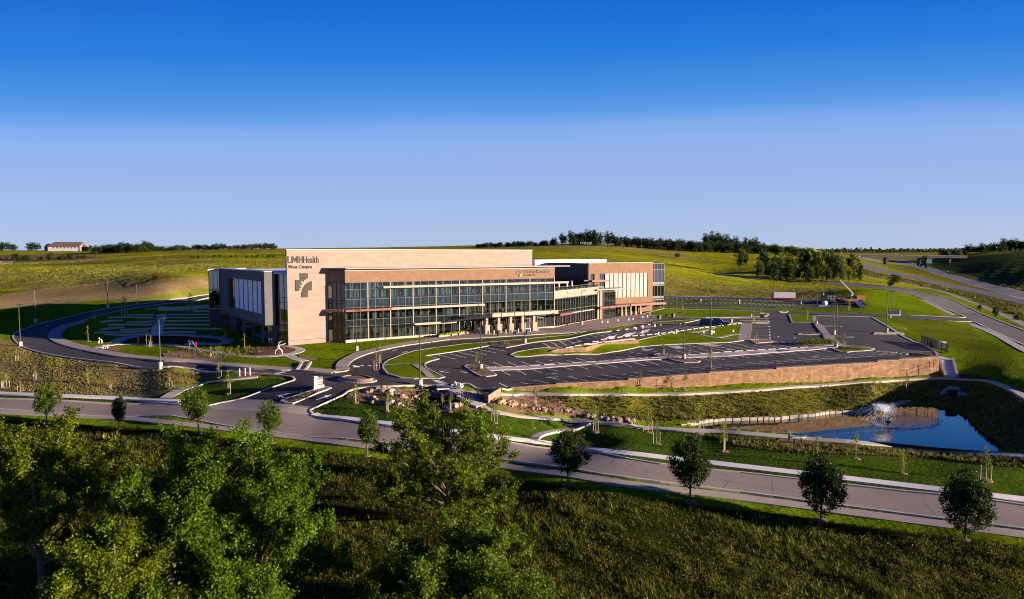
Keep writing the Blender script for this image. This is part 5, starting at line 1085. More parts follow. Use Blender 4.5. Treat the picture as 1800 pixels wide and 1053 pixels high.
# median bed and the roundabout
island('median_bed', [(494.5, 705), (500, 702), (551, 686), (571.5, 680.8), (581, 682.8), (573, 686), (514, 710), (505, 709)], 'mulch', kw=.35)
RC_ = [(593, 668), (598, 665.2), (610, 663.2), (628, 662.4), (646, 663.4), (657, 666), (663, 669), (659, 671.5), (645, 673.6), (628, 674.4), (610, 673.3), (598, 671)]
wp = smooth([p[:2] for p in atl(RC_)], 3, True); struct('roundabout_kerb', drape_poly(wp, .15, 1.5, .3), MATS['white_concrete'])
cc = np.mean(wp, 0); inner = [cc + (p - cc) * .8 for p in wp]; mb = MB(); inn = [cc + (p - cc) * .72 for p in wp]; zc = h1(*cc)
for i in range(len(inner)):
    j = (i + 1) % len(inner); a, b, c, e = inner[i], inner[j], inn[j], inn[i]; mb.loft([[(*a, zc), (*b, zc), (*c, zc), (*e, zc)], [(*a, zc + .55), (*b, zc + .55), (*c, zc + .55), (*e, zc + .55)]])
tag(mb.build('planter_wall', MATS['limestone_rock']), 'low round stone planter wall on the roundabout island', 'wall'); struct('planter_soil', drape_poly(inn, 0, 1.5, zf=lambda x, y: np.full(np.shape(x), zc + .42)), MATS['mulch'])
struct('kerbs', KERBS, MATS['white_concrete'])
# stone bench planters before the glass front
PB = [((772, 594), (793, 591.5)), ((783, 591.8), (806, 589.8)), ((797, 589.8), (819, 587.8)), ((812, 587), (833, 586.2)), ((834, 583.8), (850, 583))]
for i, (a, b) in enumerate(PB):
    A, B = at(*a)[:2], at(*b)[:2]; d = (B - A) / np.hypot(*(B - A)); r = empty('stone_planter', (*A, h1(*A)), math.atan2(d[1], d[0]), f'low stone bench planter before the glass facade, {["leftmost", "second from left", "middle", "second from right", "rightmost"][i]}', 'planter', 'stone planters before the facade'); L = np.hypot(*(B - A)); mb = MB(); mb.box((0, 0, -.2), (L, .7, .5)); mb.bevbox((L, -.3, -.2), (L + .5, 1.0, .62), .04); mb.build('body', MATS['stone_trim'], r)
    mb = MB()
    for k in range(int(L / .35)): mb.ball((.3 + k * .35, .35 + random.uniform(-.1, .1), .55), (.25, .25, .25 + random.random() * .15), 6, 4, 0, .5)
    mb.build('plants', MATS['lawn'], r)
# white lounge chairs at the crossing
for i, (px, py) in enumerate(((803, 680), (809, 683.2))):
    q = at(px, py); r = empty('white_chair', q + [0, 0, .1], 2.3 + i * .3, f'white moulded lounge chair on the small lawn by the crossing, {["left", "right"][i]} one', 'chair', 'lounge chairs by the crossing')
    mb = MB(); mb.loft([[(-.35, -.4, 0), (.35, -.4, 0), (.4, .4, 0), (-.4, .4, 0)], [(-.45, -.45, .2), (.45, -.45, .2), (.5, .45, .2), (-.5, .45, .2)], [(-.45, -.45, .42), (.45, -.45, .42), (.5, .45, .36), (-.5, .45, .36)]]); mb.build('seat', MATS['white_paint'], r)
    mb = MB(); mb.loft([[(-.5, .3, .3), (.5, .3, .3), (.5, .5, .3), (-.5, .5, .3)], [(-.42, .55, 1.0), (.42, .55, 1.0), (.42, .68, 1.0), (-.42, .68, 1.0)]]); mb.build('backrest', MATS['white_paint'], r)
    for s in (-1, 1): mb = MB(); mb.tube([(s * .48, -.4, .35), (s * .52, -.1, .66), (s * .5, .45, .7)], .07, 6); mb.build('armrest', MATS['white_paint'], r)
    r.scale = (.72, .72, .78)
# picnic table
q = at(778, 692); r = empty('table', q, .4, 'small white topped table on brown legs in the rock garden', 'table'); mb = MB(); mb.bevbox((-.9, -.4, .68), (.9, .4, .76), .02); mb.build('tabletop', MATS['white_paint'], r)
for s in (-1, 1):
    for t in (-1, 1): mb = MB(); mb.bar((s * .75, t * .3, -.2), (s * .7, t * .25, .68), .08); mb.build('leg', MATS['rail_brown'], r)
# footbridge
FB = empty('footbridge', (0, 0, 0), 0, 'small footbridge with brown cross braced railings on the curving path', 'bridge'); mb = MB(); A, B = at(815, 694.5), at(851, 712.5)
mb = ribbon_w([A[:2], B[:2]], 3.0, .12, .5, 1.0); mb.build('deck', MATS['white_concrete'], FB)
for (a, b) in (((811.3, 702), (831.3, 712.3)), ((838, 698.5), (857, 708.5))):
    A, B = at(*a), at(*b); n = 7; mb = MB()
    for i in range(n): q = A + (B - A) * i / (n - 1); mb.bar(q + [0, 0, -.4], q + [0, 0, 1.2], .09)
    for h in (.2, 1.15, .68): mb.bar(A + [0, 0, h], B + [0, 0, h], .08)
    for i in range(n - 1): q, w = A + (B - A) * i / (n - 1), A + (B - A) * (i + 1) / (n - 1); mb.bar(q + [0, 0, .2], w + [0, 0, 1.15], .05)
    mb.build('railing', MATS['rail_brown'], FB)
# exercise stations by the pond
mat('green_plastic', (.12, .30, .17), .5)
for i, (px, py, w) in enumerate(((1387, 777.5, .3), (1397, 780.5, .5), (1409, 780, .36))):
    q = at(px, py); r = empty('exercise_station', q, .2 * i, f'exercise station with a green top on the red pad, {["left and tallest", "middle and widest", "right and smallest"][i]} of three', 'exercise equipment', 'exercise stations on the red pad'); hh = (1.25, .8, .75)[i]
    mb = MB(); mb.tube([(0, 0, -.1), (0, 0, hh)], .12, 8); mb.tube([(0, 0, 0), (0, 0, .08)], .3, 10); mb.build('pedestal', MATS['metal_black'], r); mb = MB(); mb.loft([[(-w, -.3, hh), (w, -.3, hh), (w, .3, hh), (-w, .3, hh)], [(-w - .08, -.34, hh + .08), (w + .08, -.34, hh + .08), (w + .08, .34, hh + .08), (-w - .08, .34, hh + .08)], [(-w, -.3, hh + .16), (w, -.3, hh + .16), (w, .3, hh + .16), (-w, .3, hh + .16)]]); mb.build('top', MATS['green_plastic'], r)
# garden sculptures
mat('red_paint', (.55, .03, .04), .4)
q = at(243.5, 606); mb = MB(); mb.tube([q + [0, 0, -.2], q + [0, 0, .5], q + [.05, 0, 1.3], q + [0, 0, 1.9], q + [0, 0, 2.0]], [.22, .26, .22, .3, .1], 10); tag(mb.build('red_post', MATS['red_paint']), 'upright red rounded sculpture post by the curved garden walk', 'sculpture')
r = empty('pole_sculpture', at(341, 619), 0, 'sculpture of slanting white poles over the red mulch bed', 'sculpture'); q0 = np.array(r.location)
for a, b in (((331, 606, 600), (343, 617, 616)), ((338, 606, 600.5), (349, 619, 618)), ((335.5, 607, 600.5), (354.5, 620, 619))):
    w0 = at(a[0], 610); w1 = at(b[0], b[1]); p_ = aty(a[0], a[2] - 1, w0[1]) - q0; e_ = w1 - q0; mb = MB(); mb.tube([p_, e_ + [0, 0, -.1]], .07, 6); mb.build('pole', MATS['white_paint'], r)
mb = MB(); w0 = at(333, 611) - q0; mb.tube([w0 + [0, 0, -.1], w0 + [0, 0, 1.4]], .08, 6); w1 = at(345, 612) - q0; mb.tube([w1 + [0, 0, -.1], w1 + [0, 0, 1.3]], .08, 6); mb.bar(w0 + [0, 0, 1.3], w1 + [0, 0, 1.2], .08); mb.build('support', MATS['red_paint'], r)
def squiggle(name, pts, label, rad=.11):
    mb = MB()
    for ln in pts: mb.tube(ln, [rad] * (len(ln) - 1) + [rad * .5], 7)
    return tag(mb.build(name, MATS['white_paint']), label, 'sculpture')
q = at(490, 622); squiggle('arched_sculpture', [[q + [-.7, 0, -.1], q + [-.5, 0, .7], q + [0, 0, 1.1], q + [.2, 0, 1.6], q + [.9, 0, 1.75], q + [1.3, 0, 2.0]], [q + [.7, 0, -.1], q + [.5, .1, .7], q + [0, 0, 1.1], q + [-.1, 0, 1.5], q + [.1, 0, 2.1], q + [.5, 0, 2.3]], [q + [0, .3, -.1], q + [.1, .2, .6], q + [0, 0, 1.1]]], 'white arched sculpture of bent tubes near the sign wall')
q = at(176.5, 603.5); squiggle('looped_sculpture', [[q + [-.3, 0, -.1], q + [-.3, 0, .5], q + [-.1, 0, .9], q + [.2, 0, .8], q + [.35, 0, .4], q + [.3, 0, -.1]], [q + [-.1, 0, .9], q + [-.3, 0, 1.1], q + [-.1, 0, 1.25]]], 'small white looped sculpture at the end of the garden walk', .12)
q = at(185, 613.5); squiggle('standing_sculpture', [[q + [-.5, 0, -.1], q + [-.35, 0, .7]], [q + [0, 0, -.1], q + [.1, .1, .6]], [q + [.5, 0, .1], q + [.45, 0, .7], q + [.7, 0, .9]], [q + [-.35, 0, .7], q + [.45, 0, .7]]], 'low white sculpture on three legs beside the brick paving', .09)
# ------------------------------------------------------------ vehicles
mat('car_black', (.012, .013, .016), .22, spec=.6); mat('car_blue', (.02, .035, .075), .22, spec=.6); mat('car_white', (.75, .75, .75), .3, spec=.5); mat('car_silver', (.4, .42, .45), .25, spec=.5, metal=.4); mat('tyre', (.015, .015, .015), .8); mat('rim', (.45, .46, .48), .3, metal=.8); mat('car_glass', (.01, .013, .016), .05, spec=.8); mat('lamp_white', (.85, .85, .85), .2); mat('lamp_red', (.4, .01, .01), .3)
def car(name, label, loc, rz, m, L=4.9, Wd=1.95, Hh=1.75, suv=True, group=None):
    r = empty(name, loc, rz, label, 'car', group); x = L / 2; w = Wd / 2; h0, h1_ = .32, Hh * .56
    sec = [(-x, .45, h1_ * .82, .82), (-x + .12, .34, h1_ * 1.02, .94), (-x * .5, .3, h1_ * 1.04, 1), (0, .3, h1_ * 1.02, 1), (x * .45, .3, h1_ * 1.0, 1), (x * .8, .33, h1_ * .92, .95), (x * .97, .38, h1_ * .76, .86), (x, .45, h1_ * .62, .78)]
    mb = MB(); mb.loft([[(sx, -w * k, lo), (sx, -w * k * 1.02, (lo + hi) / 2), (sx, -w * k * .93, hi), (sx, w * k * .93, hi), (sx, w * k * 1.02, (lo + hi) / 2), (sx, w * k, lo)] for sx, lo, hi, k in sec]); mb.build('body', MATS[m], r)
    tb = -x * (.93 if suv else .72); mb = MB(); mb.loft([[(tb, -w * .86, h1_), (x * .42, -w * .88, h1_ * .98), (x * .42, w * .88, h1_ * .98), (tb, w * .86, h1_)], [(tb * .93, -w * .74, Hh * .95), (x * .12, -w * .76, Hh * .95), (x * .12, w * .76, Hh * .95), (tb * .93, w * .74, Hh * .95)]]); mb.build('windows', MATS['car_glass'], r)
    mb = MB(); mb.loft([[(tb * .94, -w * .75, Hh * .94), (x * .13, -w * .77, Hh * .94), (x * .13, w * .77, Hh * .94), (tb * .94, w * .75, Hh * .94)], [(tb * .88, -w * .68, Hh), (x * .04, -w * .7, Hh), (x * .04, w * .7, Hh), (tb * .88, w * .68, Hh)]]); mb.build('roof', MATS[m], r)
    for sx in (-x * .6, x * .62):
        for s in (-1, 1):
            mb = MB(); mb.tube([(sx, s * w * .78, .35), (sx, s * w * 1.01, .35)], .35, 14); t = mb.build('wheel', MATS['tyre'], r); mb = MB(); mb.tube([(sx, s * w * .9, .35), (sx, s * w * 1.02, .35)], .21, 10); mb.build('rim', MATS['rim'], t)
    for s in (-1, 1):
        mb = MB(); mb.box((x * .955, s * w * .62 - .16, h1_ * .58), (x * .99, s * w * .62 + .16, h1_ * .72)); mb.build('headlight', MATS['lamp_white'], r); mb = MB(); mb.box((-x * 1.0, s * w * .66 - .1, h1_ * .62), (-x * .975, s * w * .66 + .1, h1_ * .85)); mb.build('taillight', MATS['lamp_red'], r)
        mb = MB(); mb.ball((x * .36, s * w * 1.08, h1_ * 1.03), (.1, .12, .08), 6, 4); mb.build('mirror', MATS[m], r)
    return r
a, b = at(1238, 573.4), at(1260, 573.8); car('parked_van', 'black van parked in front of the lawn, nearer of two vehicles', (*((a + b)[:2] / 2), h1(*((a + b)[:2] / 2))), math.radians(-20), 'car_black', 5.2, 2.0, 1.95)
b = at(1263.5, 571.8); car('parked_pickup', 'dark blue pickup truck parked just behind the black van', b, math.radians(-20), 'car_blue', 5.4, 2.0, 1.8, False)
HC = [(1626.5, 471.6, 'car_black', 'dark car just ahead of the white truck on the highway', 1.0, 1), (1603.5, 463, 'car_white', 'white car far back on the highway below the overpass', 1.15, 1), (1605.5, 466.8, 'car_white', 'white car following the white truck on the highway', 1.0, 1), (1664, 478.6, 'car_silver', 'silver car on the outer highway shoulder side beside the bank', 1.0, -1), (1762, 504.5, 'car_black', 'dark car nearest on the highway at the right edge', 1.0, 1), (1571, 458.6, 'car_black', 'dark car farthest along the highway', 1.2, 1)]
def hwdir(q): e = at(1800, 519); s = at(1625, 469); return math.atan2(*(e - s)[:2][::-1])
for px, py, m, lab, s, dr_ in HC:
    q = at(px, py); car('highway_car', lab, q + [0, 0, .05], hwdir(q) + (0 if dr_ > 0 else math.pi), m, 4.7 * s, 1.85 * s, 1.5 * s, False, 'cars on the highway')
q = at(1617, 469.8); r = empty('semi_truck', q, hwdir(q), 'white semi truck with a long trailer on the highway', 'truck'); mb = MB(); mb.bevbox((-11, -1.25, 1.2), (1.5, 1.25, 4.0), .05); mb.build('trailer', MATS['car_white'], r); mb = MB(); mb.loft([[(2, -1.2, .6), (5.2, -1.2, .6), (5.2, 1.2, .6), (2, 1.2, .6)], [(2, -1.2, 1.8), (5.2, -1.1, 1.7), (5.2, 1.1, 1.7), (2, 1.2, 1.8)], [(2, -1.15, 3.6), (3.6, -1.1, 3.5), (3.6, 1.1, 3.5), (2, 1.15, 3.6)]]); cb = mb.build('cab', MATS['car_white'], r); mb = MB(); mb.quad((3.72, -1, 2.6), (4.6, -1, 1.95), (4.6, 1, 1.95), (3.72, 1, 2.6)); mb.build('windscreen', MATS['car_glass'], cb)
for sx in (-9.5, -8.3, 1, 4.4):
    for s in (-1, 1): mb = MB(); mb.tube([(sx, s * .95, .5), (sx, s * 1.25, .5)], .5, 12); mb.build('wheel', MATS['tyre'], r)
# contractor's yard at the rear lot
mat('yellow_paint', (.30, .13, .02), .45); mat('blue_tarp', (.03, .08, .20), .6); mat('grey_steel', (.42, .42, .40), .5, metal=.3); mat('orange', (.75, .18, .03), .6); mat('maroon', (.13, .035, .03), .6)
q = at(1377, 526.6); r = empty('site_trailer', q, math.radians(-3), 'pale box trailer with a red base on the rear lot', 'trailer'); mb = MB(); mb.bevbox((-3.9, -1.2, .75), (3.9, 1.2, 2.7), .05); mb.build('body', MATS['blue_grey_conc'], r); mb = MB(); mb.box((-3.9, -1.22, .35), (3.9, 1.22, .75)); mb.build('skirt', MATS['lamp_red'], r)
for sx in (-1, .2):
    for s in (-1, 1): mb = MB(); mb.tube([(sx, s * .9, .35), (sx, s * 1.2, .35)], .35, 10); mb.build('wheel', MATS['tyre'], r)
q = at(1499, 531.8); Yl = q[1]; r = empty('boom_lift', q, 0, 'yellow boom lift with a long raised grey boom at the rear lot', 'boom lift'); rel = lambda px, py: aty(px, py, Yl) - q
mb = MB(); mb.bevbox((-4.0, -1.2, .5), (3.4, 1.2, 1.3), .1); mb.build('chassis', MATS['yellow_paint'], r); mb = MB(); mb.bevbox((.6, -1.2, 1.3), (3.7, 1.2, 2.5), .15); mb.build('counterweight', MATS['yellow_paint'], r); mb = MB(); mb.bevbox((-1.6, -1.0, 1.3), (.6, 1.0, 1.9), .1); mb.build('turntable', MATS['metal_black'], r)
for sx in (-3, 2.4):
    for s in (-1, 1): mb = MB(); mb.tube([(sx, s * 1.0, .55), (sx, s * 1.4, .55)], .55, 12); mb.build('wheel', MATS['tyre'], r)
k1 = rel(1499, 515.5); k2 = rel(1476, 492); mb = MB(); mb.bar((-.8, 0, 1.8), k1, .6); mb.bar(k1, k2, .42); mb.build('boom', MATS['grey_steel'], r); mb = MB()
for z in (0, .55, 1.1): 
    for a, b in (((-.8, -.5), (.8, -.5)), ((.8, -.5), (.8, .5)), ((.8, .5), (-.8, .5)), ((-.8, .5), (-.8, -.5))): mb.bar((k2[0] - 1 + a[0], k2[1] + a[1], k2[2] - .6 + z), (k2[0] - 1 + b[0], k2[1] + b[1], k2[2] - .6 + z), .06)
mb.box((k2[0] - 1.8, k2[1] - .5, k2[2] - .65), (k2[0] - .2, k2[1] + .5, k2[2] - .6)); mb.build('basket', MATS['maroon'], r)
for px, lab, m in ((1463, 'dark steel storage rack on the rear lot, left of the maroon machine', 'grey_steel'), (1450, 'low dark storage rack on the rear lot, farther left', 'metal_black')):
    q = at(px, 529.5); r = empty('storage_rack', q, 0, lab, 'rack'); mb = MB()
    for sx in (-1.6, -.5, .5, 1.6):
        for s in (-.5, .5): mb.bar((sx, s, -.1), (sx, s, 2.2), .12)
    mb.build('frame', MATS[m], r)
    for z in (.5, 1.3, 2.15): mb = MB(); mb.box((-1.7, -.6, z), (1.7, .6, z + .1)); mb.build('shelf', MATS['metal_black'], r)
q = at(1476, 530); r = empty('skid_loader', q, 0, 'dark maroon machine parked beside the boom lift', 'machine'); mb = MB(); mb.bevbox((-1.4, -.8, .5), (1.4, .8, 1.5), .12); mb.build('body', MATS['maroon'], r); mb = MB(); mb.loft([[(-.6, -.7, 1.5), (.7, -.7, 1.5), (.7, .7, 1.5), (-.6, .7, 1.5)], [(-.5, -.6, 2.5), (.5, -.6, 2.5), (.5, .6, 2.5), (-.5, .6, 2.5)]]); mb.build('cab', MATS['car_glass'], r)
for sx in (-.9, .9):
    for s in (-1, 1): mb = MB(); mb.tube([(sx, s * .75, .45), (sx, s * 1.1, .45)], .45, 10); mb.build('wheel', MATS['tyre'], r)
A, B = at(1506, 534), at(1517, 540.5); mb = MB(); mb.loft([[(A[0] - 1, A[1], A[2]), (A[0] + 1, A[1], A[2]), (A[0] + 1, A[1], A[2] + .9), (A[0] - 1, A[1], A[2] + .9)], [(B[0] - 1.2, B[1], B[2]), (B[0] + 1.2, B[1], B[2]), (B[0] + 1.1, B[1], B[2] + .15), (B[0] - 1.1, B[1], B[2] + .15)]]); tag(mb.build('blue_ramp', MATS['blue_tarp']), 'blue ramp at the right corner of the rear lot', 'ramp')
q = at(1449.5, 538); r = empty('water_tank', q, .2, 'small white tank with a blue base on the rear lot', 'tank'); mb = MB(); mb.ball((0, 0, 1.0), (1.1, .8, .8), 10, 6); mb.build('tank', MATS['white_paint'], r); mb = MB(); mb.bevbox((-2.8, -.8, -.1), (.8, .8, .45), .05); mb.build('base', MATS['blue_tarp'], r)
q = at(1299, 534.4); r = empty('traffic_barrel', q, 0, 'orange and white traffic barrel beside the rear lot', 'barrel'); mb = MB(); mb.tube([(0, 0, 0), (0, 0, .6), (0, 0, 1.5), (0, 0, 1.6)], [.38, .34, .28, .2], 12); mb.build('body', MATS['orange'], r); mb = MB(); mb.tube([(0, 0, .62), (0, 0, .85)], [.355, .34], 12); mb.tube([(0, 0, 1.05), (0, 0, 1.25)], [.33, .315], 12); mb.build('stripes', MATS['white_paint'], r)
# ------------------------------------------------------------ terrace furniture (on the third floor deck)
def bpt(s, o, z): p = LV.p(s, z, o); w = A0 + p[0] * UU + p[1] * VV; return np.array([w[0], w[1], z])
for i, px in enumerate((982.5, 1004, 1019.5)):
    s = LV.S(px, -1.4); q = bpt(s, -1.4 - i * 1.2, 7.9); r = empty('parasol', q, 0, f'closed white parasol on the roof terrace, {["leftmost", "middle", "rightmost"][i]} of three', 'parasol', 'closed parasols on the terrace'); mb = MB(); mb.tube([(0, 0, 0), (0, 0, 2.9)], .04, 6); mb.tube([(0, 0, 0), (0, 0, .08)], .3, 10); mb.build('pole', MATS['metal_black'], r); mb = MB(); mb.tube([(0, 0, 1.0), (0, 0, 1.3), (0, 0, 2.2), (0, 0, 2.8), (0, 0, 2.95)], [.16, .3, .22, .09, .02], 9); mb.build('canopy', MATS['white_paint'], r)
for i in range(9):
    q = bpt(1.2 + i * 2.3, -.75, 7.9); r = empty('terrace_planter', q, math.atan2(UU[1], UU[0]), f'stone planter box along the terrace parapet, number {i + 1} from the left' if 0 else 'square stone planter box with shrubs along the roof terrace parapet', 'planter', 'planter boxes on the terrace'); mb = MB(); mb.bevbox((-.4, -.3, 0), (.4, .3, 1.3), .03); mb.build('box', MATS['stone_trim'], r); mb = MB(); mb.ball((0, 0, 1.4), (.4, .3, .28), 7, 5, 0, .5); mb.build('shrub', MATS['lawn'], r)
# ------------------------------------------------------------ pond: edging blocks, outfall, fountain
ED = smooth([p[:2] for p in [onz(a, b, -5.7) for a, b in ((1196, 748.5), (1218, 744.5), (1237, 740.5), (1273, 736.8), (1330, 735.5), (1371, 734.2), (1431, 728.2), (1456, 724.8), (1503, 723), (1535, 720.5), (1558, 711.8), (1587, 706.8), (1600, 705))]], 4)
ed = resample(ED, 1.05); mb = MB(); mb.bevbox((-.48, -.22, -.45), (.48, .22, .2), .06); e0 = mb.build('edging_block', MATS['pale_rock'])
for i in range(len(ed) - 1):
    a, b = ed[i], ed[i + 1]; o = e0 if i == 0 else e0.copy()
    if i: COL.objects.link(o)
    L = np.hypot(*(b - a)); place(o, (*((a + b) / 2), -5.72 + random.uniform(-.05, .05)), math.atan2(*(b - a)[::-1]) + random.uniform(-.05, .05), (L * random.uniform(.93, 1.0), 1, 1), 'pale limestone block in the row edging the far bank of the pond', 'limestone edging blocks of the pond'); o['category'] = 'stone block'
r = empty('stone_outfall', at(1668, 700), 0, 'stepped stone outfall with a dark opening above the pond', 'outfall'); q0 = np.array(r.location)
for a, b, z in (((1657, 689), (1690, 690), 1.1), ((1652, 694.5), (1664, 695), .7), ((1682, 695), (1698, 696.5), .7), ((1664, 685), (1686, 685.5), 1.5)):
    A, B = at(*a), at(*b); mb = MB(); mb.wallslab(A - q0, B - q0, A[2] - q0[2] - .6, A[2] - q0[2] + .5, .9); mb.build('slab', MATS['seat_stone'], r)
mb = MB(); A = at(1675, 697) - q0; mb.box((A[0] - .8, A[1], A[2] - .4), (A[0] + .8, A[1] + .6, A[2] + 1.1)); mb.build('opening', MATS['metal_black'], r)
mat('spray', (.75, .78, .82), .4)
m = MATS['spray']; nt = m.node_tree; b_ = nt.nodes['Principled BSDF']; b_.inputs['Alpha'].default_value = .5; b_.inputs['Subsurface Weight'].default_value = .0
fq = onz(1561, 741.5, POND_Z); FT = empty('fountain', fq, 0, 'fountain jet spraying a wind blown cone of water in the pond', 'fountain'); mb = MB(); mb.tube([(0, 0, -.3), (0, 0, .12)], [.5, .35], 10); mb.build('float', MATS['metal_black'], FT)
Vs, Fs = [], []
def streak(p, q, w):
    p, q = np.array(p), np.array(q); d = q - p; s = np.cross(d, [0.2, 1, 0.1]); s = s / (np.linalg.norm(s) + 1e-9) * w; k = len(Vs); Vs.extend([p - s, p + s, q + s * .6, q - s * .6]); Fs.append((k, k + 1, k + 2, k + 3))
for i in range(8500):
    th = random.uniform(0, 2 * math.pi); v = random.uniform(.8, 1.0); vh = 2.7 * v * random.uniform(.05, 1.0) ** .7; vz = 7.1 * v; T0 = random.uniform(0, .7) if i % 14 else random.uniform(.6, 1.2); dt = .03 + .05 * random.random()
    f = lambda t: np.array([vh * math.cos(th) * t - 1.3 * t * t, vh * math.sin(th) * t, max(0, vz * t - 4.9 * t * t) + .1]); streak(f(T0), f(T0 + dt), .007 + .009 * T0)
link('spray', npmesh('spray', np.array(Vs), np.array(Fs)), m, FT); Vs, Fs = [], []
for i in range(700):
    th = random.gauss(3.9, 1.3); rr = random.gauss(1.0, .05); p = onz(1594 + 58 * rr * math.cos(th), 742 - 11.5 * rr * math.sin(th), POND_Z) - fq; h = abs(random.gauss(0, .12)); streak(p + [0, 0, .01], p + [random.uniform(-.05, .05), 0, .08 + h], .04)
link('splash_ring', npmesh('splash_ring', np.array(Vs), np.array(Fs)), m, FT)
# ------------------------------------------------------------ boulders
def rock_mesh(seed, m):
    rd = random.Random(seed); mb = MB(); rings = []
    for i, (z, k) in enumerate(((-.5, .8), (-.1, 1.0), (.35, .85), (.62, .5))): rings.append([(k * (1 + rd.uniform(-.25, .25)) * math.cos(2 * math.pi * t / 7), k * .8 * (1 + rd.uniform(-.25, .25)) * math.sin(2 * math.pi * t / 7), z + rd.uniform(-.1, .1)) for t in range(7)])
    mb.loft(rings); o = mb.build('boulder', MATS[m]); return o
RK = [rock_mesh(i, m) for i, m in enumerate(('limestone_rock', 'pale_rock', 'brown_rock', 'limestone_rock'))]; used_r = [False] * 4
def rocks(px_list, n, grp, lab, s0=.25, s1=.62):
    lst = smooth(px_list, 6)
    for i in range(n):
        p = lst[random.randrange(len(lst))]; q = at(p[0] + random.gauss(0, 4), p[1] + random.gauss(0, 1.6)); k = random.choice((0, 0, 1, 2, 3)); o = RK[k] if not used_r[k] else RK[k].copy()
        if used_r[k]: COL.objects.link(o)
        used_r[k] = True; s = random.uniform(s0, s1); place(o, q + [0, 0, .15 * s], random.uniform(0, 6.3), (s, s * random.uniform(.7, 1.1), s * random.uniform(.6, 1.2)), lab, grp); o['category'] = 'boulder'
rocks([(650, 690), (668, 686), (685, 688), (700, 696), (712, 702)], 26, 'boulders at the head of the creek', 'rough boulder in the rock pile at the head of the creek by the roundabout', .3, .75)
rocks([(655, 700), (670, 706), (690, 710), (715, 716), (740, 718)], 18, 'boulders below the creek head', 'tan boulder on the mulch slope below the creek head')
rocks([(728, 712), (735, 700), (750, 692), (775, 693), (800, 697)], 26, 'boulders round the creek pool', 'boulder on the rim of the small creek pool', .25, .55)
rocks([(760, 718), (790, 715), (808, 712)], 10, 'boulders on the near rim of the pool', 'flat pale boulder on the near rim of the creek pool', .3, .7)
rocks([(862, 700), (880, 706), (900, 712), (920, 714), (945, 718), (970, 722)], 34, 'boulders below the footbridge', 'boulder beside the lower creek right of the footbridge', .22, .6)
rocks([(990, 722), (1010, 726), (1035, 733), (1070, 738), (1100, 741), (1125, 744)], 36, 'boulders along the lower creek', 'boulder along the lower creek before the pond', .2, .55)
RA, RB2 = at(856, 708)[:2], at(878, 694)[:2]; mb = ribbon_w([RA, RB2], .6, 1.1, 1.8, 1.0); tag(mb.build('stone_wall', MATS['limestone_rock']), 'rough tan stone wall beside the right footbridge railing', 'wall')
# ------------------------------------------------------------ far things: house on the ridge, overpass, road sign
mat('roof_brown', (.16, .095, .075), .8, .3, .1); mat('far_white', (.62, .58, .52), .8); mat('far_dark', (.05, .05, .06), .7)
Yr = 780; g = lambda px, py: aty(px, py, Yr); a, b = g(84, 440), g(143, 440); zg = min(h1(a[0], Yr), h1(b[0], Yr)); r = empty('ridge_building', (a[0], Yr, zg), 0, 'long white building with a brown gabled roof on the left ridge', 'building'); L = b[0] - a[0]; z1 = g(90, 433)[2] - zg; z2 = g(90, 425.3)[2] - zg
mb = MB(); mb.box((0, 0, -6), (L, 14, z1)); w = mb.build('wall', MATS['far_white'], r); mb = MB(); mb.loft([[(-.8, -1, z1), (L - 1.5, -1, z1), (L - 1.5, 15, z1), (-.8, 15, z1)], [(3.6, 6.5, z2), (L - 1.8, 6.5, z2), (L - 1.8, 7.5, z2), (3.6, 7.5, z2)]]); mb.build('roof', MATS['roof_brown'], r)
mb = MB(); mb.box((L - 1.5, -.5, -6), (L, 14.5, z1 + .6)); mb.build('end_wall', MATS['far_white'], r); mb = MB(); mb.loft([[(-4.5, 1, -5), (.2, 1, -5), (.2, 14, -5), (-4.5, 14, -5)], [(-4.5, 1, z1 * .9), (.2, 1, z1 * .9), (.2, 14, z1 * .9), (-4.5, 14, z1 * .9)], [(-4.0, 5, z2 * .82), (2, 5, z2 * .82), (2, 10, z2 * .82), (-4, 10, z2 * .82)]]); mb.build('side_wing', MATS['far_dark'], r)
for i in range(7): mb = MB(); mb.box((6 + i * 4.0, -.12, z1 - 2.2), (7.4 + i * 4.0, -.03, z1 - .9)); mb.build('window', MATS['far_dark'], w)
Yo = 1150; g = lambda px, py: aty(px, py, Yo); r = empty('overpass', (0, 0, 0), 0, 'long grey road overpass crossing the highway', 'bridge'); mb = MB(); a, b = g(1500, 449), g(1700, 454.5); c = g(1500, 452.5); mb.loft([[(a[0], Yo, g(1500, 452)[2]), (a[0], Yo + 12, g(1500, 452)[2]), (a[0], Yo + 12, g(1500, 447)[2]), (a[0], Yo, g(1500, 447)[2])], [(b[0], Yo, g(1700, 454)[2]), (b[0], Yo + 12, g(1700, 454)[2]), (b[0], Yo + 12, g(1700, 449.5)[2]), (b[0], Yo, g(1700, 449.5)[2])]]); mb.build('deck', MATS['highway_dark'], r)
mb = MB(); mb.loft([[(a[0], Yo - .6, g(1500, 448.4)[2]), (a[0], Yo - .3, g(1500, 448.4)[2]), (a[0], Yo - .3, g(1500, 446.6)[2]), (a[0], Yo - .6, g(1500, 446.6)[2])], [(b[0], Yo - .6, g(1700, 451)[2]), (b[0], Yo - .3, g(1700, 451)[2]), (b[0], Yo - .3, g(1700, 449.2)[2]), (b[0], Yo - .6, g(1700, 449.2)[2])]]); mb.build('parapet', MATS['highway_asphalt'], r)
for px in (1560, 1620, 1672): q = g(px, 452.5); mb = MB(); mb.box((q[0] - 1.4, Yo + 2, h1(q[0], Yo) - 3), (q[0] + 1.4, Yo + 10, q[2])); mb.build('pier', MATS['far_dark'], r)
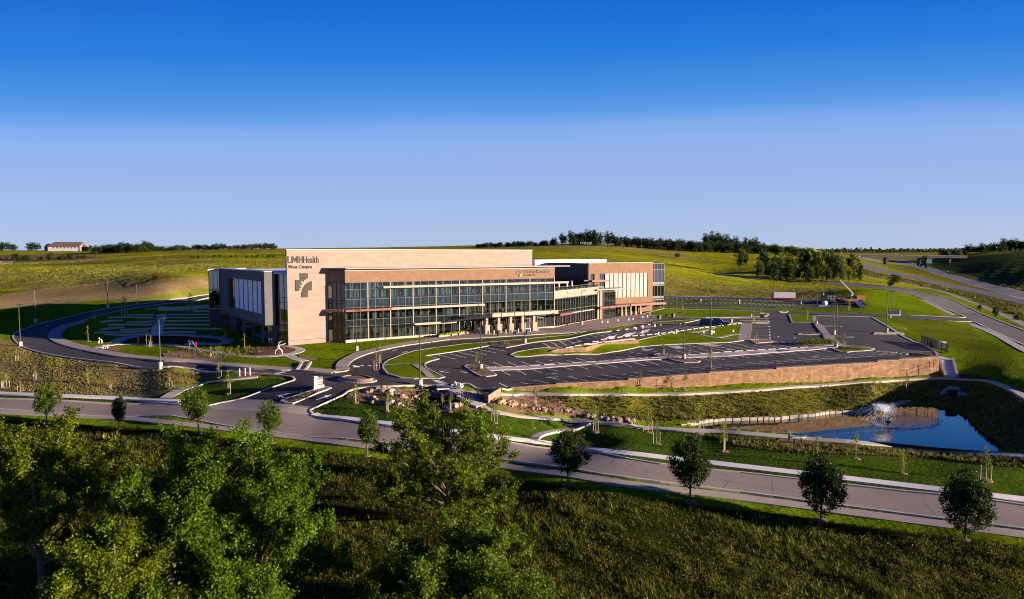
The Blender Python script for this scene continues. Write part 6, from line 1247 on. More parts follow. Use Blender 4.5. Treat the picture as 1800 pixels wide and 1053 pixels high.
Ys = 760; g = lambda px, py: aty(px, py, Ys); a, b = g(1628.5, 463), g(1638.5, 455.5); mat('sign_green', (.0, .16, .13), .5); r = empty('road_sign', (a[0], Ys, h1(a[0], Ys)), 0, 'large green road sign beside the highway near the overpass', 'road sign'); zb = h1(a[0], Ys); mb = MB(); mb.box((0, -.1, a[2] - zb), (b[0] - a[0], 0, b[2] - zb)); mb.build('panel', MATS['sign_green'], r)
for t in (.2, .8): mb = MB(); mb.bar(((b[0] - a[0]) * t, .1, -1), ((b[0] - a[0]) * t, .1, b[2] - zb), .2); mb.build('post', MATS['far_dark'], r)
# ------------------------------------------------------------ plants
def leafmat(name, rough=.6, trans=.35):
    m = bpy.data.materials.new(name); m.use_nodes = True; MATS[name] = m; nt = m.node_tree
    for n in list(nt.nodes): nt.nodes.remove(n)
    o = nt.nodes.new('ShaderNodeOutputMaterial'); a = nt.nodes.new('ShaderNodeAttribute'); a.attribute_name = 'tint'; d = nt.nodes.new('ShaderNodeBsdfDiffuse'); t = nt.nodes.new('ShaderNodeBsdfTranslucent'); x = nt.nodes.new('ShaderNodeMixShader'); x.inputs[0].default_value = trans
    g = nt.nodes.new('ShaderNodeBsdfGlossy'); g.inputs['Roughness'].default_value = .45; g.inputs[0].default_value = (.8, .85, .8, 1); y = nt.nodes.new('ShaderNodeMixShader'); y.inputs[0].default_value = .012
    for s in (d, t): nt.links.new(a.outputs['Color'], s.inputs[0])
    nt.links.new(d.outputs[0], x.inputs[1]); nt.links.new(t.outputs[0], x.inputs[2]); nt.links.new(x.outputs[0], y.inputs[1]); nt.links.new(g.outputs[0], y.inputs[2]); nt.links.new(y.outputs[0], o.inputs[0]); return m
leafmat('leaf'); leafmat('grass_blade', trans=.25)
mat('bark', (.12, .085, .06), .95, 3, .3, .03); mat('pale_bark', (.38, .31, .23), .95, 3, .2); mat('stake', (.55, .48, .38), .9)
def leaves(C, size, tint, rng, aspect=.62, up=.0):
    """one small folded-looking quad per centre"""
    n = len(C); d = rng.normal(size=(n, 3)); d[:, 2] += up; d /= np.linalg.norm(d, axis=1)[:, None]; e = rng.normal(size=(n, 3)); e -= (e * d).sum(1)[:, None] * d; e /= np.linalg.norm(e, axis=1)[:, None]
    s = (size * rng.uniform(.65, 1.3, n))[:, None]; a = d * s * .5; b = e * s * .5 * aspect
    V = np.stack([C - a, C + b * .9 - a * .1, C + a, C - b * .9 - a * .1], 1).reshape(-1, 3); F = np.arange(n * 4).reshape(n, 4); T = np.repeat(tint, 4, 0); return V, F, T
def tints(n, base, rng, var=.25, yel=.0):
    b = np.array(base)[None] * (1 + var * rng.normal(size=(n, 1))); b = np.clip(b, .003, 1)
    if yel: k = rng.random(n) < yel; b[k] = np.array((.30, .26, .02)) * rng.uniform(.6, 1.1, (k.sum(), 1))
    return b
def tree_obj(name, C, T, size, wood, parent, rng, aspect=.62, bark='bark', up=0, leafname='crown'):
    V, F, T4 = leaves(C, size, T, rng, aspect, up); link(leafname, npmesh(leafname, V, F, T4), MATS['leaf'], parent); wood.build('trunk', MATS[bark], parent)
def big_tree(label, loc, Hh, R, seed, base=(.085, .135, .012), nl=13, leaf=.15, cb=.28, tw=26, ecc=1.0, lean=(0, 0), dens=7, droop=0.0, nsub=8):
    tw = int(tw * 2.5); leaf *= 1.05; nsub += 3
    rng = np.random.default_rng(seed); r = empty('foreground_tree', loc, 0, label, 'tree'); w = MB(); C, TT = [], []
    w.tube([(0, 0, -1), (0, 0, Hh * cb * .5), (lean[0] * .3, lean[1] * .3, Hh * .55), (lean[0], lean[1], Hh * .85)], [.24, .2, .13, .04], 8)
    for i in range(nl):
        az = i * 2.399 + rng.uniform(-.4, .4); f = (i + .5) / nl; z0 = Hh * (cb * .55 + .4 * f * rng.uniform(.7, 1.0)); top = f ** .8
        rr = R * math.sqrt(max(.05, 1 - top ** 2.2)) * rng.uniform(.75, 1.1) + .5; z1 = Hh * (cb + (.97 - cb) * min(1, top * rng.uniform(.85, 1.06))) - droop * rr * .2
        p0 = np.array([lean[0] * z0 / Hh, lean[1] * z0 / Hh, z0]); p2 = np.array([lean[0] + rr * math.cos(az) * ecc, lean[1] + rr * math.sin(az), max(z1, z0 * .8)]); p1 = (p0 + p2) / 2 + np.array([0, 0, (.12 - .1 * droop) * rr]); bz = lambda t: (1 - t) ** 2 * p0 + 2 * t * (1 - t) * p1 + t * t * p2
        w.tube([bz(t) for t in (0, .35, .7, 1)], [.1, .07, .045, .015], 5)
        for j in range(nsub):
            t = .25 + .75 * (j + rng.random()) / nsub; q = bz(min(t, 1)); d = rng.normal(size=3) * .75; d += (p2 - p0) / np.linalg.norm(p2 - p0) * .6; d[2] += .5 - .5 * droop; d /= np.linalg.norm(d); Ls = R * rng.uniform(.22, .42) * (1.1 - .4 * t); e = q + d * Ls; w.tube([q, e], [.03, .008], 4)
            ct = 1 + .28 * rng.normal()
            for k in range(dens):
                s = q + (e - q) * rng.uniform(.25, 1.0); td = rng.normal(size=3); td[2] += .9 - 1.2 * droop; td /= np.linalg.norm(td); tl = rng.uniform(.45, 1.05); u = rng.random(tw)[:, None]
                C.append(s + td * tl * u + rng.normal(size=(tw, 3)) * .13); TT.append(tints(tw, np.array(base) * max(.5, ct), rng, .2, .012))
    tree_obj('t', np.concatenate(C), np.concatenate(TT), leaf, w, r, rng); return r
def gnd(px, d, z=None): x = (px - CX) / FPX * d; return np.array([x, d, h1(x, d) if z is None else z])
G1, G2 = (.095, .130, .004), (.068, .128, .004)
big_tree('tall loose tree with a dark forked trunk at the left edge of the picture', gnd(48, 43), 12.6, 4.6, 11, G1, 14, .17, .35, 24, ecc=1.15, dens=6)
big_tree('wide bright green tree at the lower left, left one of the middle pair', gnd(300, 38), 12.0, 4.0, 12, G2, 15, .155, .25, 28, dens=7)
big_tree('wide bright green tree at the lower left, right one of the middle pair', gnd(445, 40), 12.2, 4.2, 13, G2, 16, .155, .25, 28, dens=7)
big_tree('smaller leafy tree in front of the middle pair, toward the left', gnd(182, 32), 10.4, 2.9, 14, G1, 12, .14, .25, 26)
big_tree('low leafy tree nearest the lower edge, below the middle pair', gnd(265, 28), 8.6, 2.6, 15, G2, 11, .13, .25, 24)
big_tree('slim young tree leaning below the right tree of the middle pair', gnd(420, 33), 7.6, 1.9, 16, G2, 9, .13, .3, 20, dens=5)
big_tree('bushy dark tree in the lower left corner', gnd(20, 30), 7.0, 3.0, 17, (.07, .10, .012), 11, .14, .2, 22)
big_tree('large spreading tree standing alone in the grass at the centre, crown over the road', gnd(785, 55), 10.8, 6.0, 18, (.085, .122, .005), 23, .17, .14, 24, dens=5, lean=(-.5, 0))
big_tree('broad low drooping tree at the lower edge, right of centre', gnd(800, 38), 7.0, 6.0, 19, (.075, .115, .006), 22, .14, .25, 28, dens=8, droop=.7)
big_tree('small round shrubby tree left of the low drooping tree', gnd(650, 33), 3.6, 2.2, 20, G1, 9, .12, .2, 18, droop=.4)
big_tree('dense dark green tree at the very bottom left, under the bushy corner tree', gnd(110, 26), 6.4, 2.6, 22, (.06, .10, .010), 12, .13, .15, 24)
big_tree('low dark thicket tree at the bottom edge between the pair and the drooping tree', gnd(505, 30), 4.6, 2.0, 23, (.06, .095, .010), 10, .12, .15, 22, droop=.2)
for i, (px, d, hh, R, lab) in enumerate(((-40, 34, 4.0, 2.2, 'leafy shrub at the left edge below the tall loose tree'), (130, 37, 3.4, 2.2, 'dark shrub between the tall loose tree and the middle pair'), (235, 33, 3.6, 2.0, 'dark shrub filling the gap left of the middle pair'), (375, 34, 5.0, 2.2, 'leafy shrub filling the gap between the middle pair'), (350, 28, 4.6, 2.0, 'leafy shrub at the lower edge under the middle pair'), (530, 36, 3.6, 1.9, 'shrub at the right foot of the middle pair'), (180, 27, 4.2, 2.0, 'leafy shrub at the lower edge, second from the left'), (700, 36, 3.2, 2.0, 'shrub between the round shrubby tree and the drooping tree'), (905, 37, 3.0, 2.2, 'shrub at the right side of the drooping tree'))):
    o = big_tree(lab, gnd(px, d), hh, R, 90 + i, ((.05, .085, .006), (.07, .115, .006), (.06, .085, .010))[i % 3], 9, .13, .12, 17, dens=5, nsub=6); o.name = 'shrub'; o['category'] = 'shrub'
# ---- maples along the road
def maple(seed, Hh, R, base, name='street_tree', cb=.26, n=300, tw=34, leaf=.145, bark='bark', ragged=.5, mulch=True, upright=1.0):
    rng = np.random.default_rng(seed); r = empty(name, (0, 0, 0)); w = MB(); w.tube([(0, 0, -.3), (0, 0, Hh * cb), (0, 0, Hh * .8)], [.085, .075, .02], 8); C, TT = [], []
    for i in range(9): az = i * 2.4; w.tube([(0, 0, Hh * (cb + .04 * i)), (R * .55 * math.cos(az), R * .55 * math.sin(az), Hh * (cb + .12 + .06 * i))], [.035, .01], 4)
    c0 = Hh * (cb + (1 - cb) * .48); hz = Hh * (1 - cb) * .54
    lob = rng.normal(size=(9, 3)); lob /= np.linalg.norm(lob, axis=1)[:, None]; la = rng.uniform(-ragged, ragged, 9)
    for i in range(n):
        d = rng.normal(size=3); d /= np.linalg.norm(d); k = rng.random() ** .38 * (1 + (la * np.clip(lob @ d, 0, 1) ** 3).sum()); sh = 1 - .25 * max(0, d[2]) * upright; p = np.array([R * d[0] * k * sh, R * d[1] * k * sh, c0 + hz * d[2] * k])
        C.append(p + rng.normal(size=(tw, 3)) * .13); TT.append(tints(tw, np.array(base) * (1 + .22 * rng.normal()), rng, .15))
    tree_obj('t', np.concatenate(C), np.concatenate(TT), leaf, w, r, rng, .8, bark)
    if mulch:
        mb = MB(); mb.tube([(0, 0, -.1), (0, 0, .05), (0, 0, .1)], [.55, .5, .2], 10); mb.build('mulch_ring', MATS['mulch'], r)
    return r
MAP = [maple(31, 5.0, 1.6, (.036, .056, .009), n=300), maple(32, 5.0, 1.5, (.07, .11, .010), n=280), maple(33, 5.0, 1.65, (.025, .04, .008), n=330)]; mu = [0, 0, 0]
for px, by, ty, v, lab in ((82, 747, 676, 1, 'round street maple at the left edge, half behind the leafy foreground tree'), (209, 754, 699, 0, 'smallest dark street maple, with a thin bare top beside the left road'), (349, 761, 681, 1, 'full green street maple on the verge left of the entry'), (478, 779, 708, 1, 'open crowned street maple facing the entry drive'), (645, 801, 726, 1, 'street maple half hidden by the large centre tree'), (998, 853, 757, 0, 'round street maple right of the large centre tree'), (1213, 883, 775, 0, 'round dark street maple, second from the right group\'s left'), (1443, 915, 806, 2, 'dark pointed street maple below the exercise pad'), (1697, 950, 834, 2, 'largest dark street maple, nearest the right edge')):
    q = at(px, by); hh = aty(px, ty, q[1])[2] - q[2]; o = MAP[v] if not mu[v] else copy_tree(MAP[v]); mu[v] = 1; s = hh / 5.0
    k = .72 if px == 209 else 1.0; place(o, q, random.uniform(0, 6), (s * k, s * k, s), lab, 'young maples along the road'); o['category'] = 'tree'
# ---- staked saplings
def sapling(seed, base, leafy=34, stakes=2, bark='pale_bark', shape=1.0):
    rng = np.random.default_rng(seed); r = empty('sapling', (0, 0, 0)); w = MB(); w.tube([(0, 0, -.2), (0, 0, 1.2), (0, 0, 2.8)], [.045, .035, .01], 6); C, TT = [], []
    for i in range(leafy):
        t = rng.random(); z = 1.05 + 1.9 * t; rr = .62 * shape * math.sqrt(max(.02, (1 - t) * (.25 + t) * 1.6)) * rng.uniform(.3, 1.05); az = rng.uniform(0, 6.3); p = np.array([rr * math.cos(az), rr * math.sin(az), z]); C.append(p + rng.normal(size=(13, 3)) * .085); TT.append(tints(13, base, rng, .25))
        if i % 3 == 0: w.tube([(0, 0, z - .25), p], [.012, .005], 3)
    tree_obj('t', np.concatenate(C), np.concatenate(TT), .12, w, r, rng, .7, bark)
    for s in range(stakes):
        a = math.pi * s + .4; mb = MB(); mb.tube([(.5 * math.cos(a), .5 * math.sin(a), -.2), (.5 * math.cos(a), .5 * math.sin(a), 1.35)], .03, 5); mb.build('stake', MATS['stake'], r)
    mb = MB(); mb.tube([(0, 0, -.1), (0, 0, .04), (0, 0, .09)], [.6, .55, .2], 9); mb.build('mulch_ring', MATS['mulch'], r); return r
SAP = [sapling(41, (.20, .22, .016), 40), sapling(42, (.12, .16, .016), 34), sapling(43, (.20, .12, .028), 26), sapling(44, (.13, .10, .05), 9, 0), sapling(45, (.17, .20, .02), 46, 0, 'pale_bark', 1.25)]; su = [0] * 5
SL = [(4, 681, 652, 0, 'bright sapling at the far left of the bank'), (12, 682, 655, 0, 'bright sapling second from the left edge on the bank'), (36, 688, 664, 2, 'thin sapling by the silt strip at the left'), (62, 668, 641, 1, 'sapling halfway up the dry bank at left'), (30, 634, 612, 1, 'sapling near the top of the dry bank below the tan lamp'), (155, 676, 648, 4, 'wide bushy sapling on the dry bank'), (194, 684, 662, 2, 'brownish sapling at the foot of the dry bank'), (298, 682, 653, 2, 'orange sapling at the right end of the dry bank'), (332, 693, 668, 1, 'sapling by the fork of the path left of the entry'), (385, 663, 634, 1, 'sapling between loop road and path'), (403, 691, 652, 1, 'sapling on the entry lawn'), (212, 706, 688, 3, 'bare forked sapling behind the smallest street maple'),
      (155, 600, 571, 3, 'tufted brown sapling on the mound by the loop road'), (258, 608, 586, 3, 'bare staked sapling by the red post'), (265, 610, 588, 2, 'brown staked sapling right of the red post'), (349, 607, 587, 3, 'thin bare sapling behind the slanting poles'), (397, 605, 577, 4, 'feathery sapling by the curved garden walk end'), (430, 611, 585, 3, 'bare spreading sapling by the shaded wing'), (371, 630, 608, 1, 'sapling in the mulch right of the slanting poles'), (219, 556, 521, 1, 'shaded sapling behind the top seat walls'), (335, 548, 515, 1, 'shaded sapling by the terrace wall'), (165, 562, 540, 1, 'shaded sapling left of the seat walls'),
      (625, 707, 673, 0, 'sapling with three stakes at the left end of the rock garden'), (681, 722, 690, 0, 'yellow green sapling behind the centre tree in the rock garden'), (721, 716, 694, 0, 'bushy yellow green sapling left of the creek pool'), (778, 714, 692, 4, 'bright bushy sapling on the near side of the pool'), (792, 723, 689, 1, 'slender sapling beside the creek pool'), (869, 743, 708, 1, 'grey green sapling on the lawn right of the footbridge'), (937, 752, 727, 3, 'thin sapling in the lawn below the lower creek'), (941, 712, 680, 1, 'slender sapling on the slope above the lower creek'), (1047, 759, 712, 0, 'yellow green sapling by the path junction'), (1139, 760, 713, 0, 'yellow green sapling left of the pond\'s tip'), (1154, 780, 735, 1, 'green sapling on the lawn below the pond\'s tip'), (1228, 763, 708, 0, 'yellow sapling at the left tip of the pond'), (1273, 794, 741, 0, 'brightest yellow sapling on the lawn below the pond'), (1436, 815, 770, 1, 'sapling right of the red exercise pad'), (1504, 806, 761, 4, 'sapling by the path below the blue of the pond'), (1587, 832, 789, 0, 'pointed green sapling on the lawn below the pond\'s middle'), (1733, 844, 786, 1, 'thin sapling below the pond at the right edge'), (1535, 689, 664, 1, 'sapling on the slope below the long wall, left of two'), (1593, 686, 660, 1, 'sapling on the slope below the long wall, right of two'),
      (662, 650, 612, 2, 'reddish staked sapling on the roundabout side of the lawn island'), (668, 637, 605, 1, 'staked sapling at the far end of the lawn island'), (838, 648, 616, 1, 'sapling with three stakes in the planting island'), (1062, 602, 588, 1, 'small sapling at the middle of the short wall'), (1167, 624, 602, 1, 'sapling in the walkway\'s middle planting island, left of the lamp'), (1212, 627, 606, 1, 'sapling behind the walkway\'s middle lamp'), (1250, 648, 607, 4, 'taller sapling at the long wall\'s middle'), (1126, 677, 652, 1, 'sapling before the long wall, leftmost'), (1184, 686, 662, 3, 'bare sapling before the long wall'), (1203, 685, 654, 1, 'sapling before the long wall, right of the bare one'), (1329, 600, 580, 1, 'sapling in the bed below the small bays'), (1325, 567, 541, 1, 'tree by the end of the long lawn, left of two'), (1337, 557, 540, 0, 'tree by the end of the long lawn, right of two'), (1419, 563, 543, 0, 'sapling on the small square lawn by the central lane'), (1484, 612, 583, 1, 'sapling in the lawn island at the foot of the walkway'), (1493, 546, 529, 0, 'sapling behind the back drive'), (1200, 545, 527, 1, 'sapling on the strip before the rear lots'), (1592, 580, 566, 1, 'sapling on the right slope by the lot edge')]
for i, (px, by, ty, v, lab) in enumerate(SL):
    q = at(px, by); hh = aty(px, ty, q[1])[2] - q[2]; o = SAP[v] if not su[v] else copy_tree(SAP[v]); su[v] = 1; s = max(.6, min(1.9, hh / 3.0)); place(o, q, random.uniform(0, 6), (s * .95, s * .95, hh / 3.0), lab, 'saplings planted on the campus'); o['category'] = 'sapling'
# ---- far trees
def far_tree(seed, base, Hh=10, R=4.4, n=60, tall=1.0):
    rng = np.random.default_rng(seed); r = empty('tree', (0, 0, 0)); w = MB(); w.tube([(0, 0, -1.5), (0, 0, Hh * .3), (.2, 0, Hh * .75)], [.28, .22, .06], 6); C, TT = [], []
    for i in range(n):
        d = rng.normal(size=3); d /= np.linalg.norm(d); k = rng.random() ** .33 * rng.uniform(.75, 1.12); p = np.array([R * d[0] * k, R * d[1] * k, Hh * .55 + Hh * .46 * d[2] * k]); C.append(p + rng.normal(size=(16, 3)) * .55); TT.append(tints(16, np.array(base) * (1 + .25 * rng.normal()), rng, .15))
        if i % 9 == 0: w.tube([(0, 0, Hh * .3), p], [.1, .03], 4)
    tree_obj('t', np.concatenate(C), np.concatenate(TT), .85, w, r, rng, .8); return r
DK = (.030, .050, .012); MD = (.075, .100, .014); LT = (.15, .16, .018)
FT_ = [far_tree(51, DK, 10, 4.6), far_tree(52, DK, 10, 3.8), far_tree(53, MD, 10, 3.6), far_tree(54, LT, 10, 3.2, 52), far_tree(55, (.025, .04, .012), 10, 3.0, 50)]; fu = [0] * 5
def put_tree(px, d, hpx, v, lab, grp, wide=1.0):
    q = gnd(px, d); hh = 1.3 * hpx * d / FPX; o = FT_[v] if not fu[v] else copy_tree(FT_[v]); fu[v] = 1; s = hh / 10; place(o, q - [0, 0, .4], random.uniform(0, 6), (s * wide, s * wide, s), lab, grp); o['category'] = 'tree'
for px, d, h, v, w in ((988, 655, 15, 0, 1.1), (1003, 650, 18, 0, 1.1), (1018, 655, 17, 1, 1.3), (1030, 648, 20, 0, 1), (1041, 650, 21, 1, 1.2), (1054, 645, 17, 0, 1.2), (1068, 648, 19, 0, 1.2), (1079, 650, 16, 1, 1.3), (1087, 645, 12, 0, 1.2), (1010, 642, 11, 1, 1.3), (1048, 640, 11, 0, 1.3), (975, 655, 10, 0, 1.3)): put_tree(px, d, h, v, 'large dark rounded tree in the grove crowning the middle ridge', 'grove on the middle ridge', w)
for i in range(34): put_tree(838 + i * 4.2 + random.uniform(-3, 3), 655 + random.uniform(-8, 8), random.uniform(4, 8), random.choice((0, 1, 4)), 'small dark tree on the ridge left of the big grove', 'ridge trees left of the grove', 1.5)
for i in range(74): put_tree(1094 + i * 3.3 + random.uniform(-3, 3), 690 + random.uniform(-25, 25), random.uniform(10, 15), random.choice((0, 1, 4, 4)), 'dark tree in the long belt along the ridge right of the grove', 'belt of ridge trees right of the grove', 1.15)
for px, h in ((1240, 17), (1252, 20), (1262, 18), (1275, 17), (1290, 15), (1310, 14), (1326, 15)): put_tree(px, 730, h + 4, 0, 'taller dark tree standing out of the ridge belt right of the grove', 'taller trees of the ridge belt', 1.1)
for i in range(24): put_tree(1330 + i * 7 + random.uniform(-3, 3), 700 + random.uniform(-20, 20), random.uniform(11, 15), random.choice((0, 1)), 'dark tree in the belt above the tall grove on the right', 'belt above the right grove', 1.3)
for i in range(34):
    px = 1338 + (i % 17) * 10.8 + random.uniform(-4, 4); bk = i < 17; put_tree(px, (430 if bk else 402) + random.uniform(-8, 8), (34 if bk else 28) * random.uniform(.8, 1.12) * (1 - .1 * (px > 1490)), random.choice((2, 2, 3, 3, 1)), ('slender' if not bk else 'tall leafy') + ' olive green tree in the grove beside the access road' + (', back row' if bk else ', front row'), 'back row of the roadside grove' if bk else 'front row of the roadside grove', .62)
for px, d, h, v, w, lab in ((1304, 470, 31, 2, .8, 'single tall tree on the slope left of the roadside grove'), (1574, 400, 16, 2, 1.1, 'low bushy tree right of the roadside grove'), (1566, 372, 10, 4, 1.3, 'dark shrub by the pavement right of the grove'), (1624, 1000, 17, 1, 1.0, 'lone tree on the horizon beyond the overpass'), (1200, 500, 8, 2, 1.4, 'small shrub on the slope above the glazed end'), (1180, 520, 9, 2, 1.4, 'dark shrub on the hillside above the right wing')): put_tree(px, d, h, v, lab, None, w) if 0 else None
for px, d, h, v, w, lab in ((1304, 470, 31, 2, .8, 'single tall tree on the slope left of the roadside grove'), (1574, 400, 16, 2, 1.1, 'low bushy tree right of the roadside grove'), (1566, 372, 10, 4, 1.3, 'dark shrub by the pavement right of the grove'), (1624, 1000, 17, 1, 1.0, 'lone tree on the horizon beyond the overpass'), (1190, 560, 8, 2, 1.4, 'small shrub on the hillside above the right wing'), (1753, 225, 15, 4, .9, 'dark shrub beside the right pavement, larger one'), (1724, 250, 9, 4, 1.1, 'dark shrub beside the right pavement, smaller one'), (1790, 215, 10, 4, 1.2, 'dark shrub at the right edge beside the pavement'), (1655, 1350, 12, 1, 1.2, 'dark tree at the left end of the right hill')):
    put_tree(px, d, h, v, lab, 'single trees', w)
for i in range(16): px = 1665 + i * 10 + random.uniform(-3, 3); put_tree(px, 1350 + random.uniform(-30, 30), random.uniform(8, 14) * (1.2 if px > 1700 else 1), random.choice((0, 1, 4)), 'dark tree on the crest of the right hill', 'trees on the right hill', 1.4)
for px, h in ((0, 7), (8, 9), (18, 8), (27, 6), (57, 9), (65, 8), (150, 5), (160, 5)): put_tree(px, 785, h + 3, random.choice((0, 1)), 'small dark tree on the left ridge beside the long white building', 'trees beside the ridge building', 1.3)
for i in range(58): px = 172 + i * 5.5 + random.uniform(-3, 3); put_tree(px, 640 + random.uniform(-20, 20), (random.uniform(9, 14) if 170 < px < 265 else random.uniform(5, 9)), random.choice((0, 1, 2, 4)), 'dark tree in the broken belt along the left ridge', 'belt of trees along the left ridge', 1.7)
for i in range(26): px = -10 + i * 6.4 + random.uniform(-2, 2); put_tree(px, 520 + random.uniform(-15, 15), random.uniform(4, 8) * (1.5 if i in (6, 9, 16) else 1), random.choice((1, 2, 4)), 'bush in the hedge line below the brown field on the left', 'hedge below the brown field', 1.4)
for i in range(16): px = 340 + i * 9.5; put_tree(px, 430 + random.uniform(-8, 8), random.uniform(3, 6), random.choice((2, 3)), 'bush on the slope behind the sign wall at left', 'bushes behind the sign wall', 1.5)
# distant wooded horizon (one mass)
C, TT = [], []; rng = np.random.default_rng(66)
for i in range(1500): x = rng.uniform(700, 3200); y = rng.uniform(3600, 4600); p = np.array([x, y, h1(x, y) + rng.uniform(0, 14)]); C.append(p + rng.normal(size=(3, 3)) * [12, 12, 4]); TT.append(tints(3, (.04, .06, .02), rng, .2))
V, F, T4 = leaves(np.concatenate(C), 22, np.concatenate(TT), rng, .6); o = link('distant_woods', npmesh('distant_woods', V, F, T4), MATS['leaf']); tag(o, kind='stuff', label='far wooded horizon beyond the overpass')
# ---- grasses and low plants
def tufts(name, poly, n, hgt, wid, base, seed, blades=4, var=.3, a=(-.8, .8), y=(20, 300), clump=0, tip=1.35, spread=.35, extra=None, low=0):
    rng = np.random.default_rng(seed); A = rng.uniform(*a, n); Y = np.exp(rng.uniform(math.log(y[0]), math.log(y[1]), n)); X = A * Y; Z = H(X, Y); f = Y * CP - (Z - CAMZ) * SP; px = CX + FPX * X / f; py = CY - FPX * (Y * SP + (Z - CAMZ) * CP) / f
    k = np.zeros(n, bool)
    for pl in poly: k |= pip(px, py, pl)
    X, Y, Z = X[k], Y[k], Z[k]; n = len(X); pat = (np.sin(X * .31 + 1.7 * np.sin(Y * .23 + seed)) + np.sin(Y * .47 + 1.3 * np.sin(X * .37)) + np.sin(X * 1.1 + Y * .8)) / 3
    if low: pat = .4 * pat + low * .8 * np.sin(X * .021 + 1.9 * np.sin(Y * .017)) * np.sin(Y * .043 + 1.2 * np.sin(X * .03))
    if clump: k = rng.random(n) < np.clip(.5 + clump * pat, 0.03, 1); X, Y, Z, pat = X[k], Y[k], Z[k], pat[k]; n = len(X)
    hh = hgt * rng.uniform(.6, 1.3, n) * (1 + .45 * pat); T0 = np.array(base)[None] * (1 + var * (.6 * rng.normal(size=(n, 1)) + .8 * pat[:, None])) 
    if extra is not None: m = rng.random(n) < extra[1]; T0[m] = np.array(extra[0])[None] * rng.uniform(.7, 1.2, (m.sum(), 1))
    T0 = np.clip(T0, .004, .8); az = rng.uniform(0, 2 * math.pi, (n, blades)); ln = rng.uniform(.1, 1.0, (n, blades)) * spread; rt = rng.uniform(0, .5, (n, blades)) * wid * 3
    bx = X[:, None] + rt * np.cos(az * 3); by = Y[:, None] + rt * np.sin(az * 3); bz = np.repeat((Z - .05)[:, None], blades, 1); tx = bx + hh[:, None] * ln * np.cos(az); ty = by + hh[:, None] * ln * np.sin(az); tz = bz + hh[:, None] * rng.uniform(.7, 1.1, (n, blades)); w = wid * rng.uniform(.6, 1.3, (n, blades)); sx, sy = -np.sin(az) * w, np.cos(az) * w
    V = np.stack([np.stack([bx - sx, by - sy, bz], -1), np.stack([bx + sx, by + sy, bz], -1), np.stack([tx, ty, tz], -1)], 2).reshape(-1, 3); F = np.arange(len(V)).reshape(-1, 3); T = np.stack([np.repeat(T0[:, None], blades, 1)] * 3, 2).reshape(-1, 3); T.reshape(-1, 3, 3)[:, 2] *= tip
    o = link(name, npmesh(name, V, F, T), MATS['grass_blade']); return tag(o, kind='stuff')
FGP = [(-900, 775), (0, 742), (250, 755), (400, 773), (600, 799), (900, 845), (1100, 874), (1500, 923), (1800, 965), (2700, 1090), (2700, 1400), (-900, 1400)]
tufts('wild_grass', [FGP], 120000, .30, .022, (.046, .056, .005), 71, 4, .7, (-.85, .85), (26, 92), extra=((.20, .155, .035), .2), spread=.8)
tufts('tall_weeds', [[(p[0], p[1] + 18) for p in FGP]], 14000, .5, .03, (.10, .118, .008), 72, 9, .4, (-.85, .85), (26, 85), clump=1.3, spread=.9)  # paler base colour paints sunlit specks over the dim grass
rng = np.random.default_rng(171); C, TT = [], []; n = 3200; A = rng.uniform(-.8, .8, n); Y = np.exp(rng.uniform(math.log(34), math.log(80), n)); X = A * Y; f = Y * CP - (H(X, Y) - CAMZ) * SP; Zg = H(X, Y); pxx = CX + FPX * X / f; pyy = CY - FPX * (Y * SP + (Zg - CAMZ) * CP) / f
for i in np.where(pip(pxx, pyy, [(p[0], p[1] + 14) for p in FGP]) & (np.sin(X * .4 + 2 * np.sin(Y * .3)) + rng.normal(size=n) * .9 > .2))[0]:
    s = rng.uniform(.3, 1.0); m_ = int(30 + 90 * s); d = rng.normal(size=(m_, 3)); d /= np.linalg.norm(d, axis=1)[:, None]; C.append(np.array([X[i], Y[i], Zg[i] + .45 * s]) + d * np.array([1, 1, .7]) * s * rng.random((m_, 1)) ** .4); TT.append(tints(m_, np.array(((.05, .082, .005), (.095, .115, .006), (.13, .125, .008), (.035, .06, .005), (.17, .13, .03))[rng.integers(5)]), rng, .3))
V, F, T4 = leaves(np.concatenate(C), .12, np.concatenate(TT), rng, .5); o = link('weed_clumps', npmesh('weed_clumps', V, F, T4), MATS['leaf']); tag(o, kind='stuff')
tufts('goldenrod', [[(172, 762), (200, 757), (215, 765), (195, 776), (175, 774)], [(965, 872), (980, 872), (980, 884), (965, 884)]], 9000, .55, .05, (.36, .29, .02), 73, 5, .3, (-.7, .2), (50, 85), spread=.6, extra=((.12, .13, .02), .5))
BANK = [(-300, 606), (0, 598), (25, 604), (45, 616), (93, 628), (155, 637), (218, 646), (300, 653), (372, 658), (340, 672), (300, 680), (255, 690), (200, 697), (0, 686), (-300, 676)]
tufts('dry_grass', [BANK], 62000, .2, .08, (.21, .165, .055), 74, 6, .28, (-.9, -.4), (96, 150), clump=.5, tip=1.15, spread=.7, extra=((.115, .12, .02), .35))
POS = [(930, 698), (1120, 697), (1200, 696), (1320, 690), (1400, 684), (1500, 677), (1600, 671), (1680, 671), (1760, 685), (1800, 710), (2000, 785), (1770, 792), (1720, 748), (1660, 705), (1590, 705), (1556, 708), (1450, 722), (1240, 739), (1100, 740), (1000, 722)]
tufts('slope_grass', [POS, [(1240, 765), (1380, 778), (1500, 786), (1640, 797), (1820, 808), (1820, 826), (1640, 806), (1500, 800), (1380, 797), (1290, 784)]], 34000, .38, .06, (.15, .135, .03), 75, 5, .35, (-.05, .85), (75, 130), spread=.8, extra=((.09, .10, .02), .3))
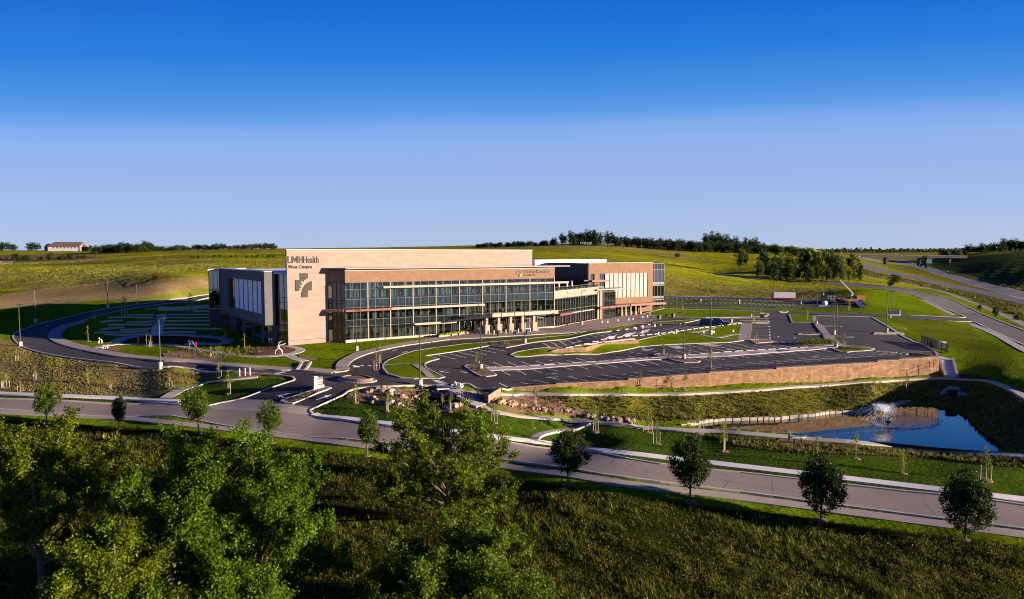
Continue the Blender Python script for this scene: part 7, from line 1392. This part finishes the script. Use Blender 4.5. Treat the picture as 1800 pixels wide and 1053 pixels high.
tufts('bed_plants', [[(612, 692), (640, 685), (700, 687), (790, 692), (745, 694), (728, 706), (735, 716), (830, 716), (800, 724), (700, 718), (608, 700)], [(862, 700), (940, 705), (1060, 730), (1100, 742), (930, 727)], [(285, 622), (310, 612), (440, 608), (505, 612), (440, 625), (340, 633)], [(498, 703), (552, 686.5), (575, 682), (516, 708)], [(602, 668), (628, 663.5), (655, 668), (628, 672.5)], [(860, 603), (922, 602), (892, 610)], [(824, 645), (846, 645), (860, 656), (840, 658)], [(1160, 624), (1215, 633), (1200, 637)]], 26000, .4, .07, (.10, .10, .02), 76, 6, .35, (-.55, .3), (88, 165), clump=.5, spread=.9, extra=((.17, .20, .02), .25))
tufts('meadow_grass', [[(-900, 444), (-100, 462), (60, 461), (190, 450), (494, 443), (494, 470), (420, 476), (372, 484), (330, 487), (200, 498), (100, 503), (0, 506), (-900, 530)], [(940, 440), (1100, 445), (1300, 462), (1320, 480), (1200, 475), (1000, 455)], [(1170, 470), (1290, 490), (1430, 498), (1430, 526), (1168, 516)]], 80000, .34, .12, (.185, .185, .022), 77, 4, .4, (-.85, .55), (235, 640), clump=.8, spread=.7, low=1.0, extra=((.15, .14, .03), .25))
tufts('verge_scrub', [[(1440, 474), (1560, 492), (1680, 516), (1800, 563), (1900, 600), (1900, 566), (1800, 541), (1680, 511), (1540, 481), (1480, 463)]], 14000, 1.3, .25, (.12, .115, .025), 78, 5, .35, (.4, .9), (150, 700), clump=.8, spread=.8)
hp = atl([(1406, 606.5), (1420, 606), (1435, 605), (1450, 604.2), (1461, 604.5)]); r = empty('hedge', hp[0], 0, 'low clipped green hedge in the bed by the crossing of the two walkways', 'hedge'); C = []; rng = np.random.default_rng(81)
for a, b in zip(hp[:-1], hp[1:]):
    for i in range(36): C.append(a + (b - a) * rng.random() - hp[0] + rng.normal(size=(14, 3)) * [.5, .6, .3] + [0, 0, .55])
C = np.concatenate(C); V, F, T4 = leaves(C, .26, tints(len(C), (.10, .15, .012), rng, .25), rng, .7); link('foliage', npmesh('foliage', V, F, T4), MATS['leaf'], r); mb = MB()
for p in hp: mb.tube([p - hp[0] + [0, 0, -.1], p - hp[0] + [0, 0, .6]], .05, 5)
mb.build('stems', MATS['bark'], r)
